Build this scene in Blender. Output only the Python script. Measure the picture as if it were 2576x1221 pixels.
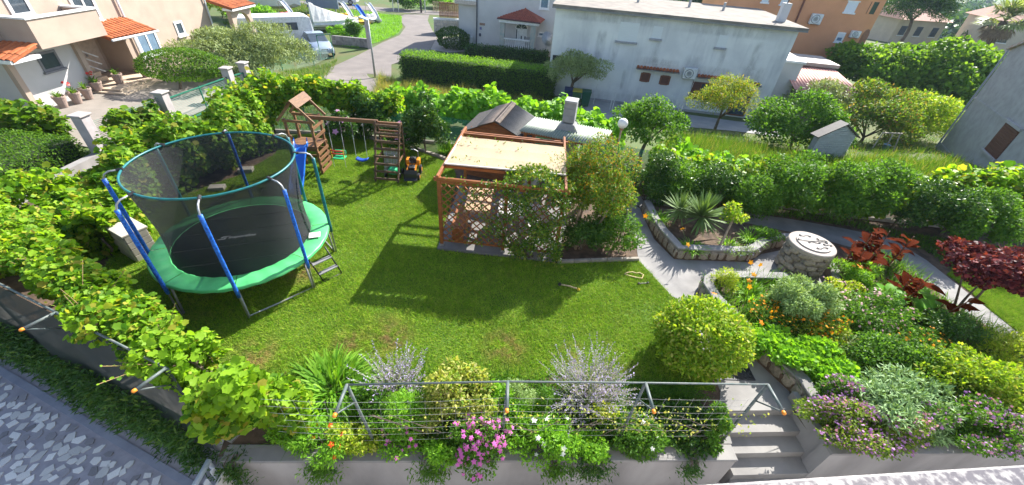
import bpy, bmesh, math, random
import numpy as np
from mathutils import Vector, Matrix

for o in list(bpy.data.objects): bpy.data.objects.remove(o)
SC = bpy.context.scene
COL = SC.collection
RAD = math.radians

# ------------------------------------------------------------------ camera
# pixel frame used below: the photograph scaled to 2576 x 1221
PW, PH = 2576.0, 1221.0
VPX, VPY = 1280/2800*PW, 2120/2800*PW          # vanishing point of verticals
FPX = 1103/2800*PW                              # focal length in pixels
CAMH = 6.6
_d = np.array([VPX-PW/2, VPY-PH/2]); _L = np.hypot(*_d)
_u = -_d/_L; _r = np.array([-_u[1], _u[0]])
TH = math.atan(FPX/_L)
cF = np.array([0, math.cos(TH), -math.sin(TH)]); cU = np.array([0, math.sin(TH), math.cos(TH)])
cR = np.array([1.0, 0, 0])
camd = bpy.data.cameras.new('camera'); cam = bpy.data.objects.new('camera', camd); COL.objects.link(cam)
SC.camera = cam
camd.sensor_width = 36; camd.sensor_fit = 'HORIZONTAL'; camd.lens = FPX/PW*36
camd.clip_start = 0.05; camd.clip_end = 3000
_right = cR*_r[0]+cU*_u[0]; _up = -(cR*_r[1]+cU*_u[1]); _bk = -cF
cam.matrix_world = Matrix(((_right[0], _up[0], _bk[0], 0), (_right[1], _up[1], _bk[1], 0), (_right[2], _up[2], _bk[2], CAMH), (0, 0, 0, 1)))
SC.render.resolution_x = 1024; SC.render.resolution_y = 485

# ------------------------------------------------------------------ sky, sun, exposure
SUN = Vector((1.47, 2.09, 1.98)).normalized()
W = bpy.data.worlds.new('World'); SC.world = W; W.use_nodes = True
wn = W.node_tree.nodes; wl = W.node_tree.links
bg = wn['Background']; sky = wn.new('ShaderNodeTexSky'); sky.sky_type = 'NISHITA'; sky.sun_disc = False
sky.sun_elevation = math.asin(SUN.z); sky.sun_rotation = math.atan2(SUN.x, SUN.y)
sky.air_density = 1.0; sky.dust_density = 1.0
wl.new(sky.outputs[0], bg.inputs[0]); bg.inputs[1].default_value = 0.115
sd = bpy.data.lights.new('sun', 'SUN'); sun = bpy.data.objects.new('sun', sd); COL.objects.link(sun)
sd.energy = 5.0; sd.angle = RAD(0.53); sd.color = (1, .96, .88)
sun.rotation_euler = SUN.to_track_quat('Z', 'Y').to_euler(); sun.location = (0, 0, 30)
SC.view_settings.view_transform = 'Standard'; SC.view_settings.look = 'None'
SC.view_settings.exposure = 1.46; SC.view_settings.gamma = 1.0
SC.view_settings.use_curve_mapping = False

# ------------------------------------------------------------------ pixel -> place
def ray(x, y):
    d = np.array([x-PW/2, y-PH/2]); return cF*FPX + cR*(d@_r) + cU*(d@_u)
def P(x, y, z=0.0):
    v = ray(x, y); return np.array([0, 0, CAMH]) + v*((z-CAMH)/v[2])
def sst(a, b, x):
    t = np.clip((np.asarray(x, float)-a)/(b-a), 0, 1); return t*t*(3-2*t)
LOW = -2.0
def T(x, y):                                    # height of the land
    w = 1-(1-sst(-16, -9, x))*(1-sst(21, 31, y))
    far = -13*sst(55, 190, y)*sst(10, 70, x)
    return LOW*sst(13.5, 27, y)*w + far
def M(x, y):                                    # pixel -> point of the land
    v = ray(x, y); o = np.array([0, 0, CAMH]); t0 = 0.0
    ts = np.linspace(3, 420, 4000)/np.linalg.norm(v)
    q = o+ts[:, None]*v
    h = q[:, 2]-T(q[:, 0], q[:, 1]); k = np.argmax(h < 0)
    a, b = ts[k-1], ts[k]
    for _ in range(20):
        m = (a+b)/2; p = o+m*v
        if p[2] > T(p[0], p[1]): a = m
        else: b = m
    return o+a*v
def FPL(A, B):                                  # facade plane through A-B: pixel -> (metres along, height)
    A = np.array(A[:2], float); B = np.array(B[:2], float); d = (B-A)/np.linalg.norm(B-A); n = np.array([d[1], -d[0]])
    def f(x, y):
        v = ray(x, y); t = ((A)@n)/(v[:2]@n); p = v*t
        return float((p[:2]-A)@d), float(p[2]+CAMH)
    return f, A, d, n

# ------------------------------------------------------------------ materials
def nodes(m):
    m.use_nodes = True; nt = m.node_tree; b = nt.nodes['Principled BSDF']; return nt, b
def ramp(nt, src, c1, c2, p1=.35, p2=.65):
    r = nt.nodes.new('ShaderNodeValToRGB'); r.color_ramp.elements[0].position = p1; r.color_ramp.elements[1].position = p2
    r.color_ramp.elements[0].color = (*c1, 1); r.color_ramp.elements[1].color = (*c2, 1)
    nt.links.new(src, r.inputs[0]); return r
def mixc(nt, fac, a, b, mode='MIX'):
    m = nt.nodes.new('ShaderNodeMix'); m.data_type = 'RGBA'; m.blend_type = mode
    for s, v in ((0, fac), (6, a), (7, b)):
        if hasattr(v, 'links'): nt.links.new(v, m.inputs[s])
        elif isinstance(v, (int, float)): m.inputs[s].default_value = v
        else: m.inputs[s].default_value = (*v, 1)
    return m.outputs[2]
def tex(nt, kind='Noise', scale=5, detail=4, coord='pos', stretch=None, rough=.55):
    if coord == 'pos':
        g = nt.nodes.new('ShaderNodeNewGeometry'); src = g.outputs['Position']
    else:
        g = nt.nodes.new('ShaderNodeTexCoord'); src = g.outputs['Object']
    if stretch:
        mp = nt.nodes.new('ShaderNodeMapping'); mp.inputs['Scale'].default_value = stretch
        nt.links.new(src, mp.inputs[0]); src = mp.outputs[0]
    t = nt.nodes.new('ShaderNodeTex'+kind); nt.links.new(src, t.inputs['Vector'])
    t.inputs['Scale'].default_value = scale
    if kind == 'Noise': t.inputs['Detail'].default_value = detail; t.inputs['Roughness'].default_value = rough
    return t
def bump(nt, b, src, strength=.3, dist=.02):
    bp = nt.nodes.new('ShaderNodeBump'); bp.inputs['Strength'].default_value = strength; bp.inputs['Distance'].default_value = dist
    nt.links.new(src, bp.inputs['Height']); nt.links.new(bp.outputs[0], b.inputs['Normal'])
MATS = {}
def mat(name, c1, c2=None, scale=6, rough=.65, metal=0, bmp=0, dist=.02, stretch=None, coord='pos', vary=0, spec=.4, p1=.35, p2=.65, detail=4):
    if name in MATS: return MATS[name]
    m = bpy.data.materials.new(name); nt, b = nodes(m); MATS[name] = m
    b.inputs['Roughness'].default_value = rough; b.inputs['Metallic'].default_value = metal
    b.inputs['Specular IOR Level'].default_value = spec
    c2 = c2 or tuple(x*.8 for x in c1)
    t = tex(nt, 'Noise', scale, detail, coord, stretch)
    col = ramp(nt, t.outputs[0], c2, c1, p1, p2).outputs[0]
    if vary:
        oi = nt.nodes.new('ShaderNodeObjectInfo'); mr = nt.nodes.new('ShaderNodeMapRange')
        mr.inputs[3].default_value = 1-vary; mr.inputs[4].default_value = 1+vary
        nt.links.new(oi.outputs['Random'], mr.inputs[0])
        vm = nt.nodes.new('ShaderNodeVectorMath'); vm.operation = 'SCALE'
        nt.links.new(col, vm.inputs[0]); nt.links.new(mr.outputs[0], vm.inputs['Scale']); col = vm.outputs[0]
    nt.links.new(col, b.inputs['Base Color'])
    if bmp: bump(nt, b, t.outputs[0], bmp, dist)
    return m
def leafmat(name, c1, c2, c3=None, trans=.45, rough=.5, tint=1.5, spec=.16):
    """per-leaf colour between c1 and c2 (a few c3), light shining through"""
    if name in MATS: return MATS[name]
    c1, c2, c3 = [tuple(min(.75, k*g_) for k, g_ in zip(c, (1.3, 1.35, .95) if c[1] > c[0]*1.03 else (1, 1, 1))) if c else None for c in (c1, c2, c3)]
    m = bpy.data.materials.new(name); nt, b = nodes(m); MATS[name] = m
    g = nt.nodes.new('ShaderNodeNewGeometry')
    r = nt.nodes.new('ShaderNodeValToRGB'); e = r.color_ramp.elements
    e[0].color = (*c1, 1); e[1].color = (*c2, 1); e[0].position = .0; e[1].position = .8
    if c3: q = e.new(.96); q.color = (*c3, 1)
    nt.links.new(g.outputs['Random Per Island'], r.inputs[0])
    n = tex(nt, 'Noise', 1.7, 2)
    mr = nt.nodes.new('ShaderNodeMapRange'); mr.inputs[3].default_value = .7; mr.inputs[4].default_value = 1.3
    nt.links.new(n.outputs[0], mr.inputs[0])
    vm = nt.nodes.new('ShaderNodeVectorMath'); vm.operation = 'SCALE'
    nt.links.new(r.outputs[0], vm.inputs[0]); nt.links.new(mr.outputs[0], vm.inputs['Scale'])
    nt.links.new(vm.outputs[0], b.inputs['Base Color']); b.inputs['Roughness'].default_value = rough
    b.inputs['Specular IOR Level'].default_value = spec
    tr = nt.nodes.new('ShaderNodeBsdfTranslucent')
    tc = mixc(nt, 1.0, vm.outputs[0], (tint, tint*.95, tint*.35), 'MULTIPLY'); nt.links.new(tc, tr.inputs[0])
    ms = nt.nodes.new('ShaderNodeMixShader'); ms.inputs[0].default_value = trans
    nt.links.new(b.outputs[0], ms.inputs[1]); nt.links.new(tr.outputs[0], ms.inputs[2])
    nt.links.new(ms.outputs[0], nt.nodes['Material Output'].inputs[0])
    return m
def netmat(name, col, cover, rough=.7):
    m = bpy.data.materials.new(name); nt, b = nodes(m); MATS[name] = m
    b.inputs['Base Color'].default_value = (*col, 1); b.inputs['Roughness'].default_value = rough
    tp = nt.nodes.new('ShaderNodeBsdfTransparent'); ms = nt.nodes.new('ShaderNodeMixShader')
    n = tex(nt, 'Noise', 3, 3); mr = nt.nodes.new('ShaderNodeMapRange')
    mr.inputs[3].default_value = cover-.12; mr.inputs[4].default_value = cover+.12
    nt.links.new(n.outputs[0], mr.inputs[0]); nt.links.new(mr.outputs[0], ms.inputs[0])
    nt.links.new(tp.outputs[0], ms.inputs[1]); nt.links.new(b.outputs[0], ms.inputs[2])
    nt.links.new(ms.outputs[0], nt.nodes['Material Output'].inputs[0]); return m
def glassmat(name, col=(.03, .04, .05)):
    return mat(name, col, rough=.08, spec=.8)

# ------------------------------------------------------------------ objects
WM = {}
def tag(o, label=None, cat=None, group=None, kind=None):
    if label: o['label'] = label
    if cat: o['category'] = cat
    if group: o['group'] = group
    if kind: o['kind'] = kind
    return o
def thing(name, label, cat, loc=(0, 0, 0), rz=0, group=None):
    o = bpy.data.objects.new(name, None); COL.objects.link(o); o.empty_display_size = .2
    o.location = tuple(float(c) for c in loc); o.rotation_euler = (0, 0, rz)
    WM[o.name] = Matrix.Translation(o.location) @ Matrix.Rotation(rz, 4, 'Z')
    return tag(o, label, cat, group)
def link(me, name, parent=None, mtx=None):
    o = bpy.data.objects.new(name, me); COL.objects.link(o)
    if parent is not None: o.parent = parent
    if mtx is not None: o.matrix_local = mtx
    WM[o.name] = (WM[parent.name] if parent is not None else Matrix.Identity(4)) @ (mtx if mtx is not None else Matrix.Identity(4))
    return o
def dup(root, loc, rz, label=None, group=None):
    r = root.copy(); COL.objects.link(r); r.location = loc; r.rotation_euler = (0, 0, rz)
    if label: r['label'] = label
    if group: r['group'] = group
    for ch in list(root.children):
        c = ch.copy(); COL.objects.link(c); c.parent = r
        for g in ch.children:
            d = g.copy(); COL.objects.link(d); d.parent = c
    return r
class MB:
    def __init__(s): s.v = []; s.f = []
    def raw(s, v, f):
        k = len(s.v); s.v += [tuple(map(float, p)) for p in v]; s.f += [tuple(i+k for i in q) for q in f]; return s
    def box(s, c, size, rz=0, R=None):
        x, y, z = [d/2 for d in size]
        pts = [Vector(p) for p in ((-x,-y,-z),(x,-y,-z),(x,y,-z),(-x,y,-z),(-x,-y,z),(x,-y,z),(x,y,z),(-x,y,z))]
        m = R if R is not None else Matrix.Rotation(rz, 3, 'Z')
        return s.raw([Vector(c)+m@p for p in pts], [(0,3,2,1),(4,5,6,7),(0,1,5,4),(1,2,6,5),(2,3,7,6),(3,0,4,7)])
    def bar(s, a, b, w, h=None, up=(0, 0, 1)):      # box beam from a to b
        a, b = Vector(a), Vector(b); h = h or w; d = b-a; L = d.length; d.normalize()
        u = Vector(up)
        if abs(d.dot(u)) > .97: u = Vector((0, 1, 0))
        x = d.cross(u).normalized(); z = x.cross(d)
        R = Matrix((x, d, z)).transposed()
        return s.box((a+b)/2, (w, L, h), R=R)
    def tube(s, pts, r, n=8, closed=False, cap=True):
        pts = [Vector(p) for p in pts]; m = len(pts)
        rs = r if hasattr(r, '__len__') else [r]*m
        k = len(s.v); prev = None
        for i, p in enumerate(pts):
            a = pts[(i-1) % m] if (closed or i > 0) else pts[i]; b = pts[(i+1) % m] if (closed or i < m-1) else pts[i]
            d = (b-a).normalized()
            if prev is None:
                u = Vector((0, 0, 1)) if abs(d.z) < .9 else Vector((1, 0, 0)); x = d.cross(u).normalized()
            else:
                x = (prev - d*prev.dot(d)).normalized()
            prev = x; y = d.cross(x)
            for j in range(n):
                t = 2*math.pi*j/n; s.v.append(tuple(p+(x*math.cos(t)+y*math.sin(t))*rs[i]))
        for i in range(m if closed else m-1):
            for j in range(n):
                a = k+i*n+j; b = k+i*n+(j+1) % n; c = k+((i+1) % m)*n+(j+1) % n; d = k+((i+1) % m)*n+j
                s.f.append((a, b, c, d))
        if cap and not closed:
            s.f.append(tuple(k+j for j in range(n))[::-1]); s.f.append(tuple(k+(m-1)*n+j for j in range(n)))
        return s
    def lathe(s, prof, c=(0, 0, 0), n=16, R=None):
        k = len(s.v); c = Vector(c); R = R or Matrix.Identity(3)
        for (r, z) in prof:
            for j in range(n):
                t = 2*math.pi*j/n; s.v.append(tuple(c+R@Vector((r*math.cos(t), r*math.sin(t), z))))
        m = len(prof)
        for i in range(m-1):
            for j in range(n):
                s.f.append((k+i*n+j, k+i*n+(j+1) % n, k+(i+1)*n+(j+1) % n, k+(i+1)*n+j))
        if prof[0][0] > 1e-4: s.f.append(tuple(k+j for j in range(n))[::-1])
        if prof[-1][0] > 1e-4: s.f.append(tuple(k+(m-1)*n+j for j in range(n)))
        return s
    def prism(s, poly, z0, z1):
        n = len(poly); A = sum(poly[i][0]*poly[(i+1) % n][1]-poly[(i+1) % n][0]*poly[i][1] for i in range(n))
        if A < 0: poly = poly[::-1]
        v = [(p[0], p[1], z0) for p in poly]+[(p[0], p[1], z1) for p in poly]
        f = [tuple(range(n))[::-1], tuple(range(n, 2*n))]+[(i, (i+1) % n, n+(i+1) % n, n+i) for i in range(n)]
        return s.raw(v, f)
    def sheet(s, poly, z):
        n = len(poly); A = sum(poly[i][0]*poly[(i+1) % n][1]-poly[(i+1) % n][0]*poly[i][1] for i in range(n))
        if A < 0: poly = poly[::-1]
        return s.raw([(p[0], p[1], z) for p in poly], [tuple(range(n))])
    def mesh(s, name, m, smooth=False, inv=None):
        me = bpy.data.meshes.new(name)
        v = s.v if inv is None else [tuple(inv @ Vector(p)) for p in s.v]
        me.from_pydata(v, [], s.f); me.update()
        if m: me.materials.append(m)
        if smooth: me.polygons.foreach_set('use_smooth', [True]*len(me.polygons))
        return me
    def build(s, name, m, parent=None, smooth=False, local=False, mtx=None):
        inv = None
        if parent is not None and not local: inv = WM[parent.name].inverted()
        return link(s.mesh(name, m, smooth, inv), name, parent, mtx)
def struct(name, mb, m, label=None, smooth=False):
    return tag(mb.build(name, m, smooth=smooth), label, None, None, 'structure')
def single(name, label, cat, mb, m, group=None, smooth=False, kind=None):
    return tag(mb.build(name, m, smooth=smooth), label, cat, group, kind)
def bev(o, w=.01, seg=1):
    b = o.modifiers.new('bevel', 'BEVEL'); b.width = w; b.segments = seg; b.limit_method = 'ANGLE'; return o

# ------------------------------------------------------------------ foliage
TMPL = {
 'oval':  (np.array([(0,0,0),(.26,.5,.07),(0,1,-.06),(-.26,.5,.07)]), np.array([(0,1,2),(0,2,3)])),
 'round': (np.array([(0,0,0),(.4,.35,.07),(.32,.8,.05),(0,1,-.04),(-.32,.8,.05),(-.4,.35,.07)]), np.array([(0,1,2),(0,2,3),(0,3,4),(0,4,5)])),
 'slim':  (np.array([(0,0,0),(.12,.5,.03),(0,1,-.06),(-.12,.5,.03)]), np.array([(0,1,2),(0,2,3)])),
 'vine':  (np.array([(0,.42,-.06),(0,.05,0),(.32,-.13,.06),(.56,.16,.0),(.50,.40,.05),(.54,.70,-.05),(.28,.80,.02),(0,1.0,-.14),(-.28,.80,.02),(-.54,.70,-.05),(-.50,.40,.05),(-.56,.16,.0),(-.32,-.13,.06)]),
           np.array([(0,i,i+1) for i in range(1,12)]+[(0,12,1)])),
 'petal': (np.array([(0,0,.08)]+[((1 if i % 2 else .55)*.5*math.sin(i*math.pi/5),(1 if i % 2 else .55)*.5*math.cos(i*math.pi/5),0) for i in range(10)]),
           np.array([(0,i,i % 10+1) for i in range(1,11)])),
}
def unit(a): return a/(np.linalg.norm(a, axis=-1, keepdims=True)+1e-9)
def fastmesh(name, v, f, m):
    me = bpy.data.meshes.new(name); n, k = f.shape
    me.vertices.add(len(v)); me.vertices.foreach_set('co', v.astype(np.float32).ravel())
    me.loops.add(n*k); me.loops.foreach_set('vertex_index', f.astype(np.int32).ravel())
    me.polygons.add(n); me.polygons.foreach_set('loop_start', np.arange(0, n*k, k, dtype=np.int32))
    me.update(calc_edges=True)
    for q in (m if isinstance(m, (list, tuple)) else [m]): me.materials.append(q)
    return me
def leafgeo(p, axis, nrm, size, tmpl):
    tv, tf = TMPL[tmpl]; N = len(p)
    y = unit(axis); x = unit(np.cross(y, nrm)); z = np.cross(x, y)
    s = np.broadcast_to(np.asarray(size, float), (N,))[:, None, None]
    v = p[:, None, :]+s*(tv[None, :, 0:1]*x[:, None, :]+tv[None, :, 1:2]*y[:, None, :]+tv[None, :, 2:3]*z[:, None, :])
    f = tf[None]+(np.arange(N)*len(tv))[:, None, None]
    return v.reshape(-1, 3), f.reshape(-1, tf.shape[1])
def lumps(d, rng, k=5, fr=2.2):
    s = np.zeros(len(d))
    for _ in range(k): s += np.sin(d@(rng.normal(size=3)*fr)+rng.uniform(0, 6.3))
    return s/k
def crownpts(c, r, n, rng, K=14, cs=.42, zlo=-.6, hollow=.55):
    """leaf positions and outward directions: K clumps spread over an ellipsoid"""
    c = np.array(c, float); r = np.array(r, float)
    if K:
        d = unit(rng.normal(size=(K*3, 3))); d = d[d[:, 2] > zlo][:K]
        cc = d*(rng.uniform(.35, .95, (len(d), 1))); cr = cs*rng.uniform(.5, 1.35, len(d))
        w = cr**2; w /= w.sum(); k = rng.choice(len(d), n, p=w)
        e = unit(rng.normal(size=(n, 3))); e[:, 2] = np.where(rng.random(n) < .35, np.abs(e[:, 2]), e[:, 2])
        rr = (hollow+(1-hollow)*rng.random(n)**.6)*(1+.25*lumps(e+cc[k], rng, 4, 4))
        q = cc[k]+e*(cr[k]*rr)[:, None]; out = unit(e*.7+d[k]*.3)
    else:
        e = unit(rng.normal(size=(n*2, 3))); e = e[e[:, 2] > zlo][:n]
        rr = (hollow+(1-hollow)*rng.random(len(e))**.5)*(1+.14*lumps(e, rng, 5, 3.5)+.10*lumps(e, rng, 6, 9))
        q = e*rr[:, None]; out = e
    return c+q*r, unit(out/r)
def leaves(name, pts, out, size, m, parent, rng, tmpl='oval', up=.35, spread=.8, local=False, world=None):
    n = len(pts)
    ax = unit(out*.6+rng.normal(size=(n, 3))*spread+np.array([0, 0, -.1]))
    nr = unit(out+np.array([0, 0, up])+rng.normal(size=(n, 3))*.5)
    sz = size*rng.uniform(.6, 1.25, n)
    off = np.array(WM[parent.name].translation) if parent is not None else 0
    v, f = leafgeo(pts-off, ax, nr, sz, tmpl)
    return link(fastmesh(name, v, f, m), name, parent)
def stripgeo(base, d0, L, w, sag, seg=4, fold=None):
    """arching blades: base (n,3), start direction, length, width, sag"""
    n = len(base); d0 = unit(d0); side = unit(np.cross(d0, np.array([0, 0, 1.0]))+1e-6)
    L = np.broadcast_to(L, (n,)); w = np.broadcast_to(w, (n,)); sag = np.broadcast_to(sag, (n,))
    t = np.linspace(0, 1, seg+1); V = []
    for q in t:
        c = base+d0*(L*q)[:, None]; c = c.copy(); c[:, 2] -= sag*L*q*q
        ww = w*(1-q**2.2)*.5*(.55+.9*min(q*2, .5)) + .0008
        V += [c-side*ww[:, None], c+side*ww[:, None]]
    V = np.stack(V, 1)
    F = np.array([(2*i, 2*i+1, 2*i+3, 2*i+2) for i in range(seg)])
    f = F[None]+(np.arange(n)*(2*(seg+1)))[:, None, None]
    return V.reshape(-1, 3), f.reshape(-1, 4)
def trunk(mb, base, top, r0, r1, rng, bend=.15, n=7, seg=5):
    base, top = np.array(base, float), np.array(top, float); L = np.linalg.norm(top-base); pts = []
    o = rng.normal(size=3)*bend*L
    for i in range(seg+1):
        t = i/seg; pts.append(base+(top-base)*t+o*math.sin(t*math.pi)*.5)
    mb.tube(pts, [r0+(r1-r0)*i/seg for i in range(seg+1)], n); return pts
BARK = mat('bark', (.16, .12, .09), (.07, .05, .04), 12, .9, bmp=.6)
def plant(name, label, cat, base, ctr, rad, n, leaf, m, tmpl='oval', K=14, cs=.42, seed=1, group=None, stems=3, stem_r=.02, zlo=-.6, hollow=.5, up=.35, spread=.8, flowers=None, tr=None, limbs=5):
    """bush or tree: Empty > foliage, stems or trunk, flowers"""
    rng = np.random.default_rng(seed); base = np.array(base, float)
    t = thing(name, label, cat, base, group=group)
    p, o = crownpts(base+np.array(ctr), rad, n, rng, K, cs, zlo, hollow)
    k = p[:, 2] > base[2]+.02; p, o = p[k], o[k]
    leaves('crown' if tr else 'foliage', p, o, leaf, m, t, rng, tmpl, up, spread)
    mb = MB(); c = base+np.array(ctr)
    if tr:
        fork = base+np.array([tr[1], tr[2], max(.3, ctr[2]-rad[2]*.75)])
        trunk(mb, base-np.array([0, 0, .08]), fork, tr[0], tr[0]*.75, rng, .08)
        for _ in range(limbs):
            d = unit(rng.normal(size=3)); d[2] = abs(d[2])*.6; trunk(mb, fork, c+d*np.array(rad)*.62, tr[0]*.55, tr[0]*.12, rng, .12, 5)
        mb.build('trunk', BARK, t, smooth=True)
    elif stems:
        for _ in range(stems):
            d = unit(rng.normal(size=3)); d[2] = abs(d[2])*.7; trunk(mb, base-np.array([0, 0, .03]), c+d*np.array(rad)*.6, stem_r, stem_r*.3, rng, .12, 5)
        mb.build('stems', BARK, t, smooth=True)
    if flowers:
        fm, fn, fs = flowers[:3]; pick = rng.permutation(np.nonzero((o[:, 2] > -.1) & ((p[:, 2] > np.quantile(p[:, 2], .5)) | (p[:, 1] < np.quantile(p[:, 1], .25))))[0])[:fn]
        if fn <= 130: flowerset(t, p[pick]+o[pick]*leaf*.6-base, o[pick], fs, fm, rng)
        else: tag(leaves('flowers', p[pick]+o[pick]*leaf*.6, o[pick], fs, fm, t, rng, 'petal', .8, .25), kind='stuff')
    return t
UNITM = {}
def unitmesh(tm, m, name):
    k = (tm, m.name)
    if k not in UNITM: UNITM[k] = fastmesh(name, TMPL[tm][0], TMPL[tm][1], m)
    return UNITM[k]
def leafobjs(t, name, p, ax, nr, sz, tm, m):
    """one object for each leaf or blossom, sharing one mesh; p local to t"""
    me = unitmesh(tm, m, name); y = unit(ax); x = unit(np.cross(y, nr)); z = np.cross(x, y)
    for i in range(len(p)):
        s_ = float(sz[i]); o = bpy.data.objects.new(name, me); COL.objects.link(o); o.parent = t
        o.matrix_local = Matrix([[x[i][k]*s_, y[i][k]*s_, z[i][k]*s_, p[i][k]] for k in range(3)]+[[0, 0, 0, 1]])
def flowerset(t, p, o, fs, fm, rng):
    n = len(p); nr = unit(o*.5+np.array([0, -.25, .7])+rng.normal(size=(n, 3))*.2); ax = np.cross(nr, rng.normal(size=(n, 3)))
    leafobjs(t, 'flower', p, ax, nr, fs*rng.uniform(.75, 1.15, n), 'petal', fm)
def blades(name, label, cat, base, n, L, w, m, seed=1, group=None, lean=.9, sag=.5, radius=.12, flowers=None, pw=None, seg=4):
    rng = np.random.default_rng(seed); base = np.array(base, float); t = thing(name, label, cat, base, group=group)
    a = rng.uniform(0, 6.283, n); r = radius*np.sqrt(rng.random(n)); ln = lean*rng.random(n)**.7
    b = np.stack([r*np.cos(a), r*np.sin(a), np.zeros(n)], 1)
    d = np.stack([np.cos(a)*ln, np.sin(a)*ln, np.ones(n)], 1)+rng.normal(size=(n, 3))*.08
    v, f = stripgeo(b, d, L*rng.uniform(.6, 1.15, n), w*rng.uniform(.7, 1.2, n), sag*rng.uniform(.5, 1.3, n), seg)
    link(fastmesh('leaves', v, f, m), 'leaves', t)
    if flowers:
        fm, fn, fs, fh = flowers; mb = MB(); P0 = []
        for i in range(fn):
            q = rng.normal(size=2)*radius*1.6; e = Vector((q[0]*1.5, q[1]*1.5, fh*rng.uniform(.75, 1.1))); mb.tube([(q[0]*.4, q[1]*.4, 0), e], [.005, .004], 4); P0.append(tuple(e))
        mb.build('flower_stems', mat('stem green', (.12, .2, .05)), t, local=True)
        P0 = np.array(P0); vv, ff = leafgeo(P0, rng.normal(size=(fn, 3))*.6+np.array([0, -.3, 0]), unit(rng.normal(size=(fn, 3))*.4+np.array([0, -.4, 1])), fs, 'petal')
        tag(link(fastmesh('flowers', vv, ff, fm), 'flowers', t), kind='stuff')
    return t
def inpoly(x, y, poly):
    x = np.asarray(x); y = np.asarray(y); ins = np.zeros(x.shape, bool); n = len(poly)
    for i in range(n):
        x1, y1 = poly[i][:2]; x2, y2 = poly[(i+1) % n][:2]
        c = ((y1 > y) != (y2 > y)); xx = (x2-x1)*(y-y1)/((y2-y1) if y2 != y1 else 1e-9)+x1
        ins ^= c & (x < xx)
    return ins
def grasspatch(name, poly, n, h, m, seed, label, zf=None, w=.012, cat='grass', excl=(), lean=.5):
    rng = np.random.default_rng(seed); xs = [p[0] for p in poly]; ys = [p[1] for p in poly]
    x = rng.uniform(min(xs), max(xs), n*2); y = rng.uniform(min(ys), max(ys), n*2); k = inpoly(x, y, poly)
    for e in excl: k &= ~inpoly(x, y, e)
    x, y = x[k][:n], y[k][:n]; z = zf(x, y) if zf else np.full(len(x), .004)
    N = len(x); a = rng.uniform(0, 6.283, N); hh = h*rng.uniform(.5, 1.3, N)*(1+.35*np.sin(x*2.1+1)*np.sin(y*2.7))
    b = np.stack([x, y, z], 1); s = np.stack([np.cos(a), np.sin(a), 0*a], 1)*w/2
    tip = b+np.stack([rng.normal(size=N)*lean*hh, rng.normal(size=N)*lean*hh, hh], 1)
    v = np.stack([b-s, b+s, tip], 1).reshape(-1, 3); f = np.arange(3*N).reshape(-1, 3)
    return tag(link(fastmesh(name, v, f, m), name), label, cat, None, 'stuff')
def poly(*pix, z=0.0): return [tuple(P(x, y, z)[:2]) for x, y in pix]
# ================================================================== SETTING
rnd = random.Random(5)
def yw(x): return 2.98+.082*x               # front retaining wall line
def yl(x): return 3.0-.346*(x+4.3)          # garden edge above the paved court
COURT = -1.02
GRASSG = mat('meadow ground', (.055, .11, .018), (.10, .10, .035), .35, .95, bmp=.3, detail=6)
SOIL = mat('soil', (.13, .085, .055), (.06, .04, .028), 3.5, .95, bmp=.7, dist=.05)
LAWNG = mat('lawn ground', (.09, .16, .010), (.06, .12, .010), 1.1, .95, detail=6)
CONC = mat('path concrete', (.25, .24, .23), (.165, .158, .155), 1.3, .85, bmp=.2, detail=11)
CONC2 = mat('painted wall concrete', (.32, .305, .295), (.20, .19, .185), 1.1, .85, bmp=.15, detail=10, stretch=(1, 1, .35))
ASPH = mat('street asphalt', (.19, .165, .15), (.15, .13, .12), .8, .9, bmp=.2, detail=8)

# the land: one sheet to the horizon, sunk under the garden and court
xs = sorted(set([-700, -400, -250, -160, -110, -80]+list(np.arange(-60, 60.1, 2.0))+list(np.arange(-14, 20.1, 1.0))+[-13.25, -13.2, 20.0, 20.05, 80, 110, 160, 250, 400, 700]))
ys = sorted(set([-40, -10, -4.1]+list(np.arange(-4, 14, 2.0))+[13.3, 13.35]+list(np.arange(14, 40, 1.0))+list(np.arange(40, 120, 4.0))+[130, 145, 160, 180, 200, 230, 270, 330, 420, 700, 1500]))
X, Y = np.meshgrid(xs, ys); Z = T(X, Y)
sunk = (X > -13.22) & (X < 20.02) & (Y < 13.32); Z = np.where(sunk, -1.5, Z)
Z = np.where((Y < -4.05), -1.05, Z)
Z = Z+np.where(sunk | (Y < 30), 0, .12*np.sin(X*.21)*np.sin(Y*.17))-.012
nx, ny = len(xs), len(ys); v = np.stack([X, Y, Z], -1).reshape(-1, 3)
ii = np.arange(nx*(ny-1)).reshape(ny-1, nx)[:, :-1].ravel()
me = fastmesh('ground', v, np.stack([ii, ii+1, ii+nx+1, ii+nx], 1), GRASSG)
tag(link(me, 'ground'), 'rough grassy ground around the houses', None, None, 'structure')

# garden soil sheet
garden = [(-4.2, yw(-4.2)+.1), (3.9, yw(3.9)+.1), (4.0, 4.2), (5.42, 4.34), (5.55, yw(5.55)+.1), (20, yw(20)+.1), (20, 13.34), (-13.22, 13.34), (-13.22, yl(-13.22)+.05), (-4.3, yl(-4.3)+.1)]
struct('garden_soil', MB().sheet(garden, -.006), SOIL)

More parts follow.
